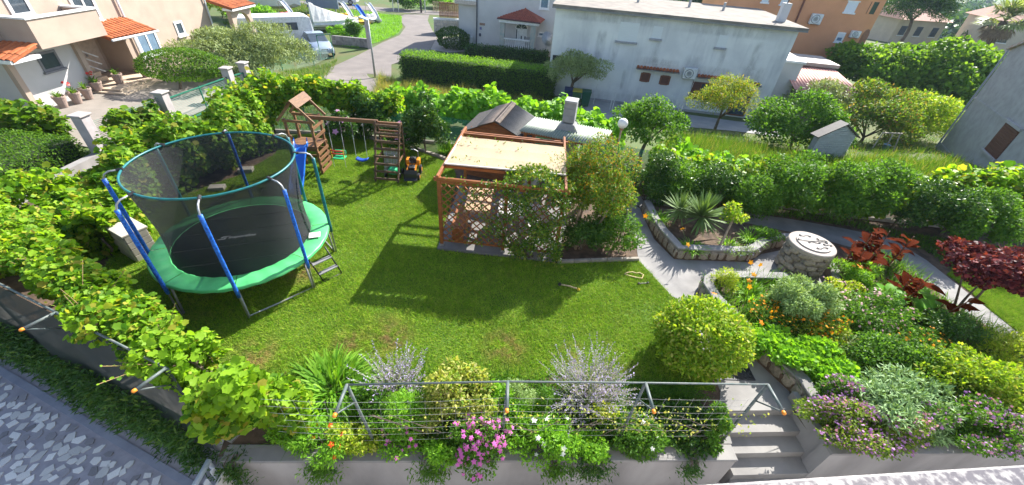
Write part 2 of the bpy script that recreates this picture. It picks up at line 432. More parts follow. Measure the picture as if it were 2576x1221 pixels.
# lawn
lawn_edge = [(570, 930), (700, 965), (860, 945), (960, 945), (1060, 960), (1250, 965), (1400, 945), (1570, 960), (1660, 975), (1800, 985), (1760, 860), (1692, 748), (1606, 655), (1400, 664), (1100, 630)]
lawnp = poly(*lawn_edge)+[(-1.95, 9.5), (-2.0, 11.8), (-2.3, 13.0)]+poly((1095, 396), (1024, 372), (940, 354), (859, 342), (790, 338), (720, 345), (690, 392), (600, 442), (430, 505), (330, 560), (285, 640), (245, 700), (330, 770), (430, 820))
struct('lawn', MB().sheet(lawnp, .002), LAWNG)
# lawn blades: random green tone, dry and worn brown patches
lm = bpy.data.materials.new('lawn blades'); nt, b = nodes(lm); b.inputs['Roughness'].default_value = .7; b.inputs['Specular IOR Level'].default_value = .06
g = nt.nodes.new('ShaderNodeNewGeometry'); r1 = nt.nodes.new('ShaderNodeValToRGB')
e = r1.color_ramp.elements; e[0].color = (.12, .32, .005, 1); e[1].color = (.23, .47, .012, 1); q = e.new(.93); q.color = (.34, .40, .06, 1); e[1].position = .8
nt.links.new(g.outputs['Random Per Island'], r1.inputs[0])
n1 = tex(nt, 'Noise', .55, 5, rough=.65); fr = ramp(nt, n1.outputs[0], (0, 0, 0), (1, 1, 1), .57, .70)
wear = None; gp_ = nt.nodes.new('ShaderNodeNewGeometry')
for px_, py_, rr_ in ((985, 850, .62), (880, 862, .45), (640, 900, .6), (1270, 875, .6), (1440, 890, .35), (600, 520, 1.1), (760, 690, .5), (1035, 440, .6)):
    q_ = P(px_, py_)*1.16; vd = nt.nodes.new('ShaderNodeVectorMath'); vd.operation = 'DISTANCE'; nt.links.new(gp_.outputs['Position'], vd.inputs[0]); vd.inputs[1].default_value = tuple(q_)
    mr_ = nt.nodes.new('ShaderNodeMapRange'); mr_.inputs[1].default_value = rr_*1.16; mr_.inputs[2].default_value = rr_*.2; nt.links.new(vd.outputs['Value'], mr_.inputs[0])
    if wear is None: wear = mr_.outputs[0]
    else:
        mx = nt.nodes.new('ShaderNodeMath'); mx.operation = 'MAXIMUM'; nt.links.new(wear, mx.inputs[0]); nt.links.new(mr_.outputs[0], mx.inputs[1]); wear = mx.outputs[0]
nw = tex(nt, 'Noise', 3.2, 5, rough=.7); wr_ = ramp(nt, nw.outputs[0], (0, 0, 0), (1, 1, 1), .40, .58); wm = nt.nodes.new('ShaderNodeMath'); wm.operation = 'MULTIPLY'; nt.links.new(wear, wm.inputs[0]); nt.links.new(wr_.outputs[0], wm.inputs[1])
fh = nt.nodes.new('ShaderNodeMath'); fh.operation = 'MULTIPLY'; fh.inputs[1].default_value = .45; nt.links.new(fr.outputs[0], fh.inputs[0])
fm_ = nt.nodes.new('ShaderNodeMath'); fm_.operation = 'MAXIMUM'; nt.links.new(fh.outputs[0], fm_.inputs[0]); nt.links.new(wm.outputs[0], fm_.inputs[1])
dry = mixc(nt, fm_.outputs[0], r1.outputs[0], (.40, .27, .13))
n2 = tex(nt, 'Noise', 2.6, 8, rough=.72); yr = ramp(nt, n2.outputs[0], (.66, .74, .75), (1.28, 1.22, 1.1), .3, .7)
fin = mixc(nt, 1.0, dry, yr.outputs[0], 'MULTIPLY'); nt.links.new(fin, b.inputs['Base Color'])
tr = nt.nodes.new('ShaderNodeBsdfTranslucent'); nt.links.new(fin, tr.inputs[0]); ms = nt.nodes.new('ShaderNodeMixShader'); ms.inputs[0].default_value = .35
nt.links.new(b.outputs[0], ms.inputs[1]); nt.links.new(tr.outputs[0], ms.inputs[2]); nt.links.new(ms.outputs[0], nt.nodes['Material Output'].inputs[0])
grasspatch('lawn_grass', lawnp, 380000, .05, lm, 3, 'short mown green lawn grass of the garden', lean=.85)

# concrete paths
pathp = poly((1555, 488), (1596, 590), (1606, 655), (1692, 748), (1760, 860), (1812, 985))+[(4.0, 4.2), (5.42, 4.34)]+poly((1985, 985), (1900, 905), (1840, 840), (1770, 770), (1752, 735), (1775, 705), (1950, 712), (1960, 745), (2010, 775), (2080, 770), (2115, 735), (2100, 690), (2060, 655), (1990, 625), (1915, 640), (1885, 660), (1760, 655), (1695, 652), (1645, 602), (1610, 525))
struct('garden_path', MB().sheet(pathp, .004), CONC)
path2 = poly((1556, 487), (1700, 506), (1850, 532), (1990, 552), (2120, 575), (2240, 600), (2330, 655), (2440, 742), (2576, 850), (2640, 900))+poly((2640, 985), (2530, 868), (2400, 790), (2290, 700), (2200, 640), (2080, 606), (1960, 590), (1850, 568), (1720, 540), (1611, 523))
struct('side_path', MB().sheet(path2, .006), CONC)
lawn2 = poly((2576, 845), (2500, 790), (2440, 735), (2380, 690), (2420, 670), (2500, 690), (2640, 720), (2720, 800))
struct('side_lawn', MB().sheet(lawn2, .003), LAWNG)
grasspatch('side_lawn_grass', lawn2, 26000, .06, lm, 4, 'bright grass patch beyond the right path', lean=.85)

# kerb edging along the back of the lawn
KERB = mat('kerb concrete', (.32, .28, .24), (.22, .2, .17), 8, .9, bmp=.3)
kp = [P(x, y) for x, y in ((800, 334), (859, 340), (940, 352), (1024, 370), (1103, 395), (1120, 402))]
mb = MB()
for a, b_ in zip(kp, kp[1:]): mb.bar((a[0], a[1], .02), (b_[0], b_[1], .02), .1, .14)
single('lawn_kerb', 'curved stone kerb edging the lawn behind the swings', 'kerb', mb, KERB)
kb = MB(); a, b_ = P(1402, 662), P(1606, 655)
for i in range(5):
    p0 = a+(b_-a)*(i/5+.004); p1 = a+(b_-a)*((i+1)/5-.004); kb.bar((p0[0], p0[1], .03), (p1[0], p1[1], .03), .08, .12)
single('bed_kerb', 'low concrete kerb between lawn and shaded shrubs beside pergola', 'kerb', kb, KERB)

# paved court with broken marble
struct('court_floor', MB().sheet([(-14, -4), (20, -4), (20, 6.4), (-14, 6.4)], COURT-.008), mat('court mortar', (.36, .34, .37), (.29, .275, .3), 5, .9, bmp=.2))
MARG = mat('grey shard', (.30, .28, .29), (.22, .21, .22), 9, .7, coord='obj', vary=.25)
MARB = mat('marble shard', (.70, .68, .65), (.56, .54, .51), 9, .6, coord='obj', vary=.22)
def ce(x): return yl(x)-.50
struct('court_edging', MB().prism([(-14, ce(-14)+.0), (-4.55, ce(-4.55)), (-4.55, ce(-4.55)-.13), (-14, ce(-14)-.13)], COURT-.003, COURT+.008), mat('court edging paint', (.30, .31, .36), (.24, .25, .3), 3, .8))
pav = bpy.data.objects.new('court_paving', MB().sheet([(-14, -3.9), (5, -3.9), (5, ce(-4.6)-.3), (-4.6, ce(-4.6)-.3), (-14, ce(-14)-.3)], COURT-.004).mesh('court_paving', MATS['court mortar'])); COL.objects.link(pav); tag(pav, kind='structure'); WM[pav.name] = Matrix.Identity(4)
shards = []
for k in range(18):
    n = rnd.choice([4, 4, 5, 5, 6]); a0 = rnd.random()*6; pts = []
    for i in range(n):
        a = a0+(i+rnd.uniform(-.22, .22))*2*math.pi/n; r = rnd.uniform(.75, 1.12); pts.append((r*math.cos(a)*1.15, r*math.sin(a)*.85))
    shards.append(MB().prism(pts, 0, 1).mesh('marble_shard', MARB if k % 5 < 3 else MARG))
cnt = 0
for i in range(44):
    for j in range(40):
        x = -10.9+i*.185+rnd.uniform(-.05, .05)+(j % 2)*.09; y = .6+j*.165+rnd.uniform(-.045, .045)
        d_ = ce(x)-.21-y
        if d_ < 0 or d_ > 3.0 or x > -4.6: continue
        if x+y*.9 < -8.5 and d_ > 2.0 or (x > -6.2 and y < 1.2): continue
        q_ = rnd.uniform(.07, .108); cnt += 1
        link(rnd.choice(shards), 'marble_shard', pav, Matrix.Translation((x, y, COURT-.004)) @ Matrix.Rotation(rnd.random()*6.28, 4, 'Z') @ Matrix.Diagonal((q_, q_, .012, 1)))
print('shards', cnt)

# front retaining wall
t = thing('retaining_wall', 'long grey rendered retaining wall with flat cap below the flower bed', 'wall', (0, yw(0), COURT))
u = Vector((1, .082, 0)).normalized(); n_ = Vector((.082, -1, 0)).normalized()
def wq(x0, x1, d0, d1): return [tuple(Vector((x0, yw(x0), 0))-n_*d0)[:2], tuple(Vector((x1, yw(x1), 0))-n_*d0)[:2], tuple(Vector((x1, yw(x1), 0))-n_*d1)[:2], tuple(Vector((x0, yw(x0), 0))-n_*d1)[:2]]
MB().prism(wq(-4.1, 3.98, .02, .24), COURT-.02, -.03).build('wall_body', CONC2, t)
bev(MB().prism(wq(-4.12, 3.99, 0, .27), -.03, .03).build('cap', CONC, t), .012)
MB().prism([(3.5, yw(3.5)+.28), (3.99, yw(3.99)+.28), (4.05, 4.2), (3.62, 4.2)], -.3, .0285).build('stair_shoulder', CONC, t)
t = thing('court_wall', 'grey retaining wall above the marble paved court', 'wall', (-8, yl(-8), COURT))
mb = MB(); a, b_ = Vector((-4.12, yl(-4.12), 0)), Vector((-14, yl(-14), 0)); d_ = (b_-a).normalized(); s_ = Vector((-d_.y, d_.x, 0))
if s_.y > 0: s_ = -s_
pp = [a, b_, b_-s_*.2, a-s_*.2]; mb.prism([tuple(p)[:2] for p in pp], COURT-.02, .02).build('wall_body', CONC2, t)
t = thing('bed_front_wall', 'grey retaining wall under the purple flowered bushes right of stairs', 'wall', (8, yw(8), COURT))
MB().prism(wq(5.5, 20, .02, .24), COURT-.02, .2).build('wall_body', CONC2, t)
MB().prism(wq(5.48, 20, 0, .27), .2, .26).build('cap', CONC, t)
MB().prism([(5.44, 4.6), (5.62, 4.6), (5.70, yw(5.7)+.24), (5.50, yw(5.5)+.24)], COURT-.02, .2).build('stair_cheek', CONC2, t)

# stairs
st = bpy.data.objects.new('stairs', None); COL.objects.link(st); st.location = (4.1, 4.2, 0); tag(st, 'five grey concrete steps going down beside the flower wall', None, None, 'structure'); WM[st.name] = Matrix.Translation((4.1, 4.2, 0))
o0 = Vector((4.02, 4.2, 0)); du = Vector((1, .1, 0)).normalized(); dv = Vector((.12, -1, 0)).normalized()
for i in range(6):
    z1 = -.17*(i+1); y0, y1 = i*.285-.0, (i+1)*.285+.03
    q_ = [o0+dv*y0, o0+dv*y0+du*1.45, o0+dv*y1+du*1.45, o0+dv*y1]
    MB().prism([tuple(p)[:2] for p in q_], COURT-.03-.001*i, z1).build('step', CONC, st)
MB().prism([tuple(o0-dv*.02)[:2], tuple(o0-dv*.02+du*1.45)[:2], tuple(o0+du*1.45+dv*.001)[:2], tuple(o0+dv*.001)[:2]], COURT, .0035).build('landing_edge', CONC, st)
# drain grate
t = thing('drain_grate', 'black metal drain grate set in the path above the stairs', 'grate', P(1868, 948, .01))
IRON = mat('dark iron', (.05, .05, .055), rough=.5, metal=.6)
g0, g1, g2, g3 = [Vector(P(x, y, .012)) for x, y in ((1818, 954), (1900, 957), (1880, 918), (1820, 930))]
g3 = g0+(g2-g1)
MB().sheet([tuple(p)[:2] for p in (g0, g1, g2, g3)], .007).build('pit_shade', mat('pit dark', (.03, .03, .03)), t)  # flat dark sheet; the shade below the grate is put into its colour
for i in range(9): MB().bar(g0+(g1-g0)*i/8, g3+(g2-g3)*i/8, .014, .012).build('grate_bar', IRON, t)
for i in range(6): MB().bar(g0+(g3-g0)*i/5+Vector((0, 0, .003)), g1+(g2-g1)*i/5+Vector((0, 0, .003)), .012, .012).build('cross_bar', IRON, t)

# balcony ledge right below the camera
lz = 5.62; a, b_ = P(1640, 1224, lz), P(2640, 1163, lz); d_ = unit((b_-a)[:2]); pq = np.array([d_[1], -d_[0]])
GR = bpy.data.materials.new('speckled granite'); nt, b = nodes(GR); vt = tex(nt, 'Noise', 46, 3); rr = ramp(nt, vt.outputs[0], (.09, .08, .09), (.27, .255, .25), .44, .6)
nt.links.new(rr.outputs[0], b.inputs['Base Color']); b.inputs['Roughness'].default_value = .35
q_ = [a[:2]-d_*.8, b_[:2]+d_*.4, b_[:2]+d_*.4+pq*.3, a[:2]-d_*.8+pq*.3]
bev(single('balcony_ledge', 'speckled pale granite balcony ledge overlooking the stairs', 'ledge', MB().prism([tuple(p) for p in q_], lz-.04, lz), GR), .008, 2)

# the house the picture is taken from
t = thing('home_house', 'pale rendered house carrying the granite balcony ledge', 'house', (5, -4, COURT))
HW = mat('home render', (.42, .415, .41), (.37, .365, .36), 1.0, .9)
MB().box((5.0, -5.2, 4.2), (20, 7.4, 10.5)).build('wall', HW, t)
for x_ in (-2.5, 1.5, 6.0, 10.5):
    w_ = MB().box((x_, -1.5, .6), (1.5, .06, 1.6)).build('window', mat('home glass', (.05, .06, .07), rough=.1), t)
    for dx_ in (-.78, .78): MB().box((x_+dx_, -1.48, .6), (.08, .1, 1.7)).build('frame', mat('home frame', (.7, .7, .7)), w_)

# ---------------------------------------------------------------- raised beds of stone
STONE = mat('bed stone', (.30, .25, .19), (.19, .16, .125), 7, .9, bmp=.5, coord='obj', vary=.3)
MORT = mat('stone mortar', (.20, .18, .155), (.14, .125, .11), 9, .95, bmp=.5)
def stone_mesh(seed):
    r = np.random.default_rng(seed); bm = bmesh.new(); bmesh.ops.create_icosphere(bm, subdivisions=2, radius=.5)
    ph = r.uniform(0, 6, 6)
    for vv in bm.verts:
        c = vv.co; k = max(abs(c.x), abs(c.z)*1.0, abs(c.y)*1.0); c *= (.5/k)*.55+.45
        c *= 1+.10*math.sin(5*c.x+ph[0])*math.sin(4*c.z+ph[1])+.06*math.sin(9*c.x+ph[2]+6*c.z)
    me = bpy.data.meshes.new('stone'); bm.to_mesh(me); bm.free(); me.materials.append(STONE); return me
SM = [stone_mesh(i) for i in range(6)]
def stonewall(name, label, pts, h, th, z0=0.0, side=1, sw=.27, rows=1, cap=True, capm=CONC):
    t = thing(name, label, 'stone wall', (*pts[0][:2], z0)); n = len(pts)
    V2 = [Vector(p[:2]) for p in pts]; off = []
    for i in range(n):
        d = (V2[min(i+1, n-1)]-V2[max(i-1, 0)]).normalized(); off.append(Vector((-d.y, d.x))*side)
    a = [v for v in V2]; inn = [v+o*th for v, o in zip(V2, off)]
    MB().prism([tuple(v+o*.03) for v, o in zip(V2, off)]+[tuple(v) for v in inn[::-1]], z0-.02, z0+h-.03).build('mortar_core', MORT, t)
    if cap: bev(MB().prism([tuple(v+o*.015) for v, o in zip(V2, off)]+[tuple(v+o*.02) for v, o in zip(inn[::-1], off[::-1])], z0+h-.03, z0+h+.02).build('cap', capm, t), .012)
    rr = random.Random(len(label))
    for i in range(n-1):
        d = V2[i+1]-V2[i]; L = d.length; d.normalize(); x = 0.0; ang = math.atan2(d.y, d.x)
        rh = (h-.05)/rows
        for row in range(rows):
            x = 0.0 if row % 2 == 0 else -.1
            while x < L-.04:
                w = min(sw*rr.uniform(.7, 1.3), L-x); c = V2[i]+d*(x+w/2)+off[i]*.045
                link(rr.choice(SM), 'stone', t, WM[t.name].inverted() @ Matrix.Translation((c.x, c.y, z0+rh*(row+.5))) @ Matrix.Rotation(ang, 4, 'Z') @ Matrix.Diagonal((w*.97, .13, rh*rr.uniform(.9, 1.02), 1)))
                x += w
    return t
b1 = [P(x, y) for x, y in ((1611, 528), (1630, 570), (1652, 604), (1695, 651), (1730, 655), (1800, 657), (1880, 660), (1900, 650), (1918, 634), (1945, 626), (1985, 624))]
stonewall('bed_wall', 'low stone wall with concrete cap around the yucca bed', b1, .34, .22)
s1 = [tuple(p[:2]) for p in b1]+poly((1985, 600), (1850, 572), (1720, 545), (1620, 522))
struct('bed_soil', MB().prism(s1, -.02, .22), SOIL)
b2 = [P(x, y) for x, y in ((1960, 712), (1780, 707), (1757, 722), (1754, 740), (1775, 776), (1842, 845), (1902, 908), (1985, 985), (2008, 1022), (2040, 1075))]
stonewall('bed_wall', 'low stone wall bending from the path down beside the stairs', b2, .36, .24, side=1)
s2 = [tuple(p[:2]) for p in b2]+[(5.72, yw(5.72)+.2), (12.4, yw(12.4)+.2), (12.6, 6.4)]+poly((2530, 872), (2400, 794), (2290, 704), (2200, 644), (2150, 640), (2110, 690), (2118, 738), (2085, 776), (2008, 780))
struct('flower_bed_soil', MB().prism(s2, -.02, .2), SOIL)
b3 = [P(x, y) for x, y in ((2065, 660), (2085, 680), (2098, 705), (2100, 730))]
stonewall('landing_wall', 'short curved stone wall wrapping the landing behind the well', b3, .3, .2, side=-1)

# the stone well
WR = .53
wc = P(2000, 705); wc[1] += .45
wc = np.array([*P(2003, 676)[:2], 0])
t = thing('stone_well', 'round stone well with pale disc top and iron ornament', 'well', wc)
wh = .86
MB().lathe([(WR-.05, -.02), (WR-.05, wh-.06)], wc, 28).build('mortar_core', MORT, t, smooth=True)
bev(MB().lathe([(WR+.0, wh-.12), (WR+.02, wh-.02), (WR+.0, wh), (.01, wh)], wc, 40).build('rim', mat('well rim', (.36, .31, .27), (.3, .26, .23), 6, .85), t), .005)
MB().lathe([(.40, wh), (.40, wh+.03), (.01, wh+.035)], wc+np.array([.02, .0, 0]), 36).build('lid', mat('well lid', (.36, .32, .29), (.29, .26, .235), 5, .7), t)
for row in range(5):
    nst = 11
    for i in range(nst):
        a = (i+.5*(row % 2)+rnd.uniform(-.12, .12))*2*math.pi/nst; w = 2*math.pi*WR/nst*rnd.uniform(.86, 1.05); hh = .175
        link(rnd.choice(SM), 'stone', t, Matrix.Translation((math.cos(a)*(WR-.045), math.sin(a)*(WR-.045), +.08+row*.158+rnd.uniform(-.015, .015))) @ Matrix.Rotation(a+math.pi/2, 4, 'Z') @ Matrix.Rotation(rnd.uniform(-.2, .2), 4, 'Y') @ Matrix.Diagonal((w, .13, hh*rnd.uniform(.85, 1.05), 1)))
def scroll(c, ang, L, flip=1):
    mb = MB(); pts = []
    for i in range(15):
        q = i/14; x = (q-.5)*L; y = .03*math.sin(q*6.28)*flip; pts.append((x, y))
    for s in (1, -1):
        e = [(s*L/2+.03*math.cos(k)*s*(1-k/9)-.03*s, .03*math.sin(k)*(1-k/9)*flip*s) for k in np.arange(0, 6, .7)]
        mb.tube([Vector(c)+Vector((x*math.cos(ang)-y*math.sin(ang), x*math.sin(ang)+y*math.cos(ang), 0)) for x, y in e], .008, 5)
    mb.tube([Vector(c)+Vector((x*math.cos(ang)-y*math.sin(ang), x*math.sin(ang)+y*math.cos(ang), 0)) for x, y in pts], .009, 5); return mb
wz = wh+.048
for dx, dy, an, L in ((-.1, .3, -.1, .36), (.0, .04, -.1, .9), (.32, .12, -.5, .3), (.1, -.3, .15, .38), (.36, -.12, -.2, .26), (.02, -.03, .05, .4)):
    scroll(tuple(wc+np.array([dx*.85, dy*.85, wz])), an, L*.82, rnd.choice([1, -1])).build('iron_scroll', IRON, t, smooth=True)

# ---------------------------------------------------------------- street and neighbours' ground
def mpoly(*pix): return [tuple(M(x, y)[:2]) for x, y in pix]
def drape(name, pl, dz, m, label=None, step=1.0):
    xs = [p[0] for p in pl]; ys = [p[1] for p in pl]; bm = bmesh.new()
    bm.faces.new([bm.verts.new((p[0], p[1], 0)) for p in pl]); bmesh.ops.triangulate(bm, faces=bm.faces[:])
    for ax, lo, hi in ((0, min(xs), max(xs)), (1, min(ys), max(ys))):
        c = math.ceil(lo/step)*step
        while c < hi:
            co = (c, 0, 0) if ax == 0 else (0, c, 0); no = (1, 0, 0) if ax == 0 else (0, 1, 0)
            bmesh.ops.bisect_plane(bm, geom=bm.verts[:]+bm.edges[:]+bm.faces[:], plane_co=co, plane_no=no); c += step
    for vv in bm.verts: vv.co.z = float(T(vv.co.x, vv.co.y)+(0 if vv.co.y < 30 else .12*math.sin(vv.co.x*.21)*math.sin(vv.co.y*.17)))+dz
    bm.normal_update()
    for f in bm.faces:
        if f.normal.z < 0: f.normal_flip()
    me = bpy.data.meshes.new(name); bm.to_mesh(me); bm.free(); me.materials.append(m)
    return tag(link(me, name), label, None, None, 'structure')
drape('street', mpoly((860, 330), (850, 250), (815, 195), (830, 172), (900, 140), (960, 108), (1005, 88), (1020, 68), (1000, 45), (1020, 36), (1080, 38), (1076, 52), (1087, 74), (1100, 90), (1080, 125), (1030, 150), (985, 165), (985, 200), (1000, 260), (950, 330)), .01, ASPH)
drape('cross_road', mpoly((690, 8), (860, 20), (1085, 38), (1300, 52), (1300, 41), (1085, 28), (900, 12), (700, 0)), .016, ASPH)
drape('driveway', mpoly((1082, 124), (1100, 90), (1180, 92), (1180, 128), (1130, 132)), .02, mat('drive slabs', (.36, .31, .26), (.29, .25, .22), 1.2, .9))
GL2 = mat('mown verge', (.09, .20, .02), (.06, .15, .015), .8, .95)
vp = mpoly((870, 24), (1010, 42), (1012, 70), (1000, 86), (955, 106), (900, 122), (860, 116), (850, 60))
drape('verge', vp, .012, GL2)
drape('neighbour_yard', [(-18.7, 13.0), (-13.55, 11.9), (-13.3, 19.3), (-15.5, 20.5), (-18.7, 20.2)], .012, mat('yard concrete', (.27, .235, .205), (.21, .185, .16), 1.2, .9, detail=8))
drape('side_yard', mpoly((1480, 250), (1700, 285), (1960, 320), (1960, 345), (1840, 330), (1700, 318), (1520, 300), (1420, 275)), .02, mat('yard slab', (.32, .31, .3), (.25, .25, .25), 1.0, .9))
# ================================================================== THINGS IN THE GARDEN
STEEL = mat('galvanised steel', (.36, .37, .38), (.26, .26, .27), 20, .45, metal=.5)
TEAL = mat('teal tube', (.01, .16, .17), (.01, .10, .12), 14, .4)
BLUE = mat('blue sleeve', (.006, .045, .30), (.02, .14, .55), 26, .5, p1=.45, p2=.6)
BLACK = mat('black plastic', (.018, .018, .02), rough=.5)
# ---- trampoline
tc = np.array([-6.0, 7.02, 0.0]); ZP = .85; R0 = 1.75; R1 = 1.36
t = thing('trampoline', 'large round trampoline with black net, green edge pads and blue padded poles', 'trampoline', tc)
PAD = mat('green pad', (.085, .44, .15), (.065, .36, .125), 3, .38, bmp=.25, dist=.02)
def arcring(prof, a0, a1, n):
    mb = MB(); k = 0
    for i in range(n+1):
        a = a0+(a1-a0)*i/n
        for r, z in prof: mb.v.append((tc[0]+r*math.cos(a), tc[1]+r*math.sin(a), z+.008*math.sin(a*31)))
    m = len(prof)
    for i in range(n):
        for j in range(m-1): mb.f.append((i*m+j, (i+1)*m+j, (i+1)*m+j+1, i*m+j+1))
    return mb
for i in range(8):
    a = RAD(25+45*i)
    arcring([(R1-.01, ZP-.01), (R1+.03, ZP+.015), (R1+.2, ZP+.018), (R0-.02, ZP+.012), (R0, ZP-.005), (R0+.004, ZP-.055)], a+.004, a+RAD(45)-.004, 14).build('pad_section', PAD, t, smooth=True)
MATB = mat('jumping mat', (.016, .018, .024), (.011, .012, .017), 3, .75)
md = MB().lathe([(R1, ZP-.005), (R1*.6, ZP-.02), (.01, ZP-.03)], tc, 48); mo = md.build('jumping_mat', MATB, t, smooth=True)
tu = Vector(P(645, 588, .85))-Vector(P(562, 598, .85)); tu.z = 0; tu.normalize(); tv = Vector((-tu.y, tu.x, 0))
SEAM = mat('mat seam', (.006, .006, .008), rough=.8)
for k in (-.85, -.28, .3, .88):
    L = math.sqrt(1.3**2-k*k); c = Vector(tc)+tv*k+Vector((0, 0, ZP+.0)); MB().bar(c-tu*L, c+tu*L, .03, .004).build('seam', SEAM, mo)
def text_mesh(txt, size, m, shear=.3, bold=0.0):
    cu = bpy.data.curves.new('lettering', 'FONT'); cu.body = txt; cu.size = size; cu.shear = shear; cu.offset = bold; cu.resolution_u = 3
    ob = bpy.data.objects.new('lettering', cu); COL.objects.link(ob); dg = bpy.context.evaluated_depsgraph_get()
    me = bpy.data.meshes.new_from_object(ob.evaluated_get(dg)); bpy.data.objects.remove(ob); me.materials.clear(); me.materials.append(m); return me
WPR = mat('white print', (.62, .62, .62), rough=.6)
lx = Vector(P(574, 601, ZP)); lx.z = ZP+.006
RT = Matrix((tu, tv, Vector((0, 0, 1)))).transposed().to_4x4()
link(text_mesh('insportline', .125, WPR, .3, .003), 'lettering', mo, WM[mo.name].inverted() @ Matrix.Translation(lx) @ RT)
lg = MB(); lo = lx-tu*.17
for (x0, x1, y0, y1) in ((.03, .27, .13, .17), (.0, .07, .07, .13), (.0, .2, .06, .09), (.14, .2, .0, .06), (-.05, .2, -.03, .01)):
    x0, x1, y0, y1 = [k_*.6 for k_ in (x0, x1, y0, y1)]; lg.raw([lo+tu*(x0+y0*.4)+tv*y0, lo+tu*(x1+y0*.4)+tv*y0, lo+tu*(x1+y1*.4)+tv*y1, lo+tu*(x0+y1*.4)+tv*y1], [(0, 1, 2, 3)])
lg.build('logo', WPR, mo)
MB().tube([tc+np.array([1.68*math.cos(a), 1.68*math.sin(a), ZP-.07]) for a in np.linspace(0, 6.283, 49)[:-1]], .03, 8, closed=True).build('frame', STEEL, t, smooth=True)
NET = netmat('black net', (.016, .017, .02), .76)
nv = MB(); nn = 64; prof = [(R1+.0, ZP+.01), (R1-.02, ZP+.3), (R1-.02, ZP+.8), (1.39, 2.15), (1.45, 2.68)]
for i in range(nn):
    a = 2*math.pi*i/nn
    for r, z in prof: q = r-.03*abs(math.sin(4*(a-RAD(25))))*math.sin((z-ZP)/1.75*math.pi); nv.v.append((tc[0]+q*math.cos(a), tc[1]+q*math.sin(a), z))
for i in range(nn):
    for j in range(4): nv.f.append((i*5+j, ((i+1) % nn)*5+j, ((i+1) % nn)*5+j+1, i*5+j+1))
nv.build('safety_net', NET, t, smooth=True)
MB().tube([tc+np.array([1.45*math.cos(a), 1.45*math.sin(a), 2.7]) for a in np.linspace(0, 6.283, 65)[:-1]], .021, 8, closed=True).build('top_ring', mat('teal ring', (.01, .16, .16), (.01, .10, .12), 9, .4), t, smooth=True)
for i in range(8):
    a = RAD(25+45*i); e = np.array([math.cos(a), math.sin(a), 0])
    pole = MB().tube([tc+e*1.77+np.array([0, 0, z]) for z in (0, 1, 2.55)]+[tc+e*1.73+np.array([0, 0, 2.64]), tc+e*1.65+np.array([0, 0, 2.69]), tc+e*1.46+np.array([0, 0, 2.71])], .017, 8).build('pole', STEEL, t, smooth=True)
    sm = BLUE if i not in (3, 0, 1) else TEAL
    MB().tube([tc+e*1.77+np.array([0, 0, z]) for z in np.linspace(.62, 2.55, 12)], [.034+.003*(k % 2) for k in range(12)], 10).build('foam_sleeve', sm, pole, smooth=True)
    MB().tube([tc+e*1.52+np.array([0, 0, 2.70]), tc+e*1.42+np.array([0, 0, 2.72])], .03, 8).build('clamp', BLACK, pole)
    MB().tube([tc+e*1.70+np.array([0, 0, ZP-.09]), tc+e*1.77+np.array([0, 0, ZP-.1])], .03, 8).build('bracket', STEEL, pole)
for i in range(4):
    a0, a1 = RAD(25+90*i), RAD(70+90*i)
    f = lambda a, r, z: tc+np.array([r*math.cos(a), r*math.sin(a), z])
    MB().tube([f(a0, 1.68, ZP-.1), f(a0, 1.72, .03), f((a0+a1)/2, 1.6, .025), f(a1, 1.72, .03), f(a1, 1.68, ZP-.1)], .022, 8).build('leg', STEEL, t, smooth=True)
sp = Vector(P(792, 592, ZP+.05)); MB().raw([sp+tu*x+tv*y+Vector((0, 0, .012)) for x, y in ((-.12, -.1), (.12, -.1), (.12, .1), (-.12, .1))], [(0, 1, 2, 3)]).build('warning_label', mat('label paper', (.72, .70, .66), (.55, .45, .45), 40, .6), t)
la, lb = Vector(P(793, 632, .78)), Vector(P(838, 698, .02)); sd_ = Vector((.6, .75, 0)).normalized()*.22; lr = MB()
for s in (-1, 1): lr.tube([la+sd_*s, lb+sd_*s], .016, 6)
lr.tube([lb-sd_, lb+sd_], .016, 6); lad = lr.build('ladder', IRON, t, smooth=True)
for k in (.35, .7): c = la+(lb-la)*k; MB().bar(c-sd_, c+sd_, .1, .02).build('ladder_step', mat('step grip', (.22, .22, .23)), lad)

# ---- wooden playset
WOOD = mat('weathered play wood', (.20, .095, .038), (.12, .058, .026), 5, .7, stretch=(1, 1, 6), bmp=.2, vary=.18)
WOODD = mat('dark ladder wood', (.12, .07, .042), (.07, .042, .028), 5, .75, stretch=(6, 1, 1), bmp=.2, vary=.15)
t = thing('playset', 'wooden climbing tower with pitched roof, blue slide, swing beam and ladder frame', 'playset', (-5.4, 11.8, 0))
X0, X1, Y0, Y1 = -7.17, -6.38, 11.62, 12.22; zt = 1.8; zpf = .95
for x in (X0, X1):
    for y in (Y0, Y1): bev(MB().box((x, y, zt/2-.02), (.07, .07, zt+.04)).build('post', WOOD, t), .006)
pl = MB().box(((X0+X1)/2, (Y0+Y1)/2, zpf-.06), (X1-X0-.0, .06, .09)).build('platform', WOOD, t)
for i in range(6): bev(MB().box(((X0+X1)/2, Y0-.02+.115*i+.02, zpf+.0), (X1-X0+.13, .105, .025)).build('plank', WOOD, pl), .004)
for y in (Y0-.06, Y1+.06): MB().box(((X0+X1)/2, y, zpf-.075), (X1-X0+.1, .028, .1)).build('rail', WOOD, t)
for z in (.12, .32, .52, .72): MB().box((X1+.052, (Y0+Y1)/2, z), (.03, Y1-Y0+.12, .1)).build('side_slat', WOOD, t)
for z in (1.25, 1.55): MB().box((X1+.052, (Y0+Y1)/2, z), (.03, Y1-Y0+.12, .09)).build('side_slat', WOOD, t)
for z in (.3, .62): MB().box(((X0+X1)/2, Y1+.052, z), (X1-X0, .025, .09)).build('back_slat', WOOD, t)
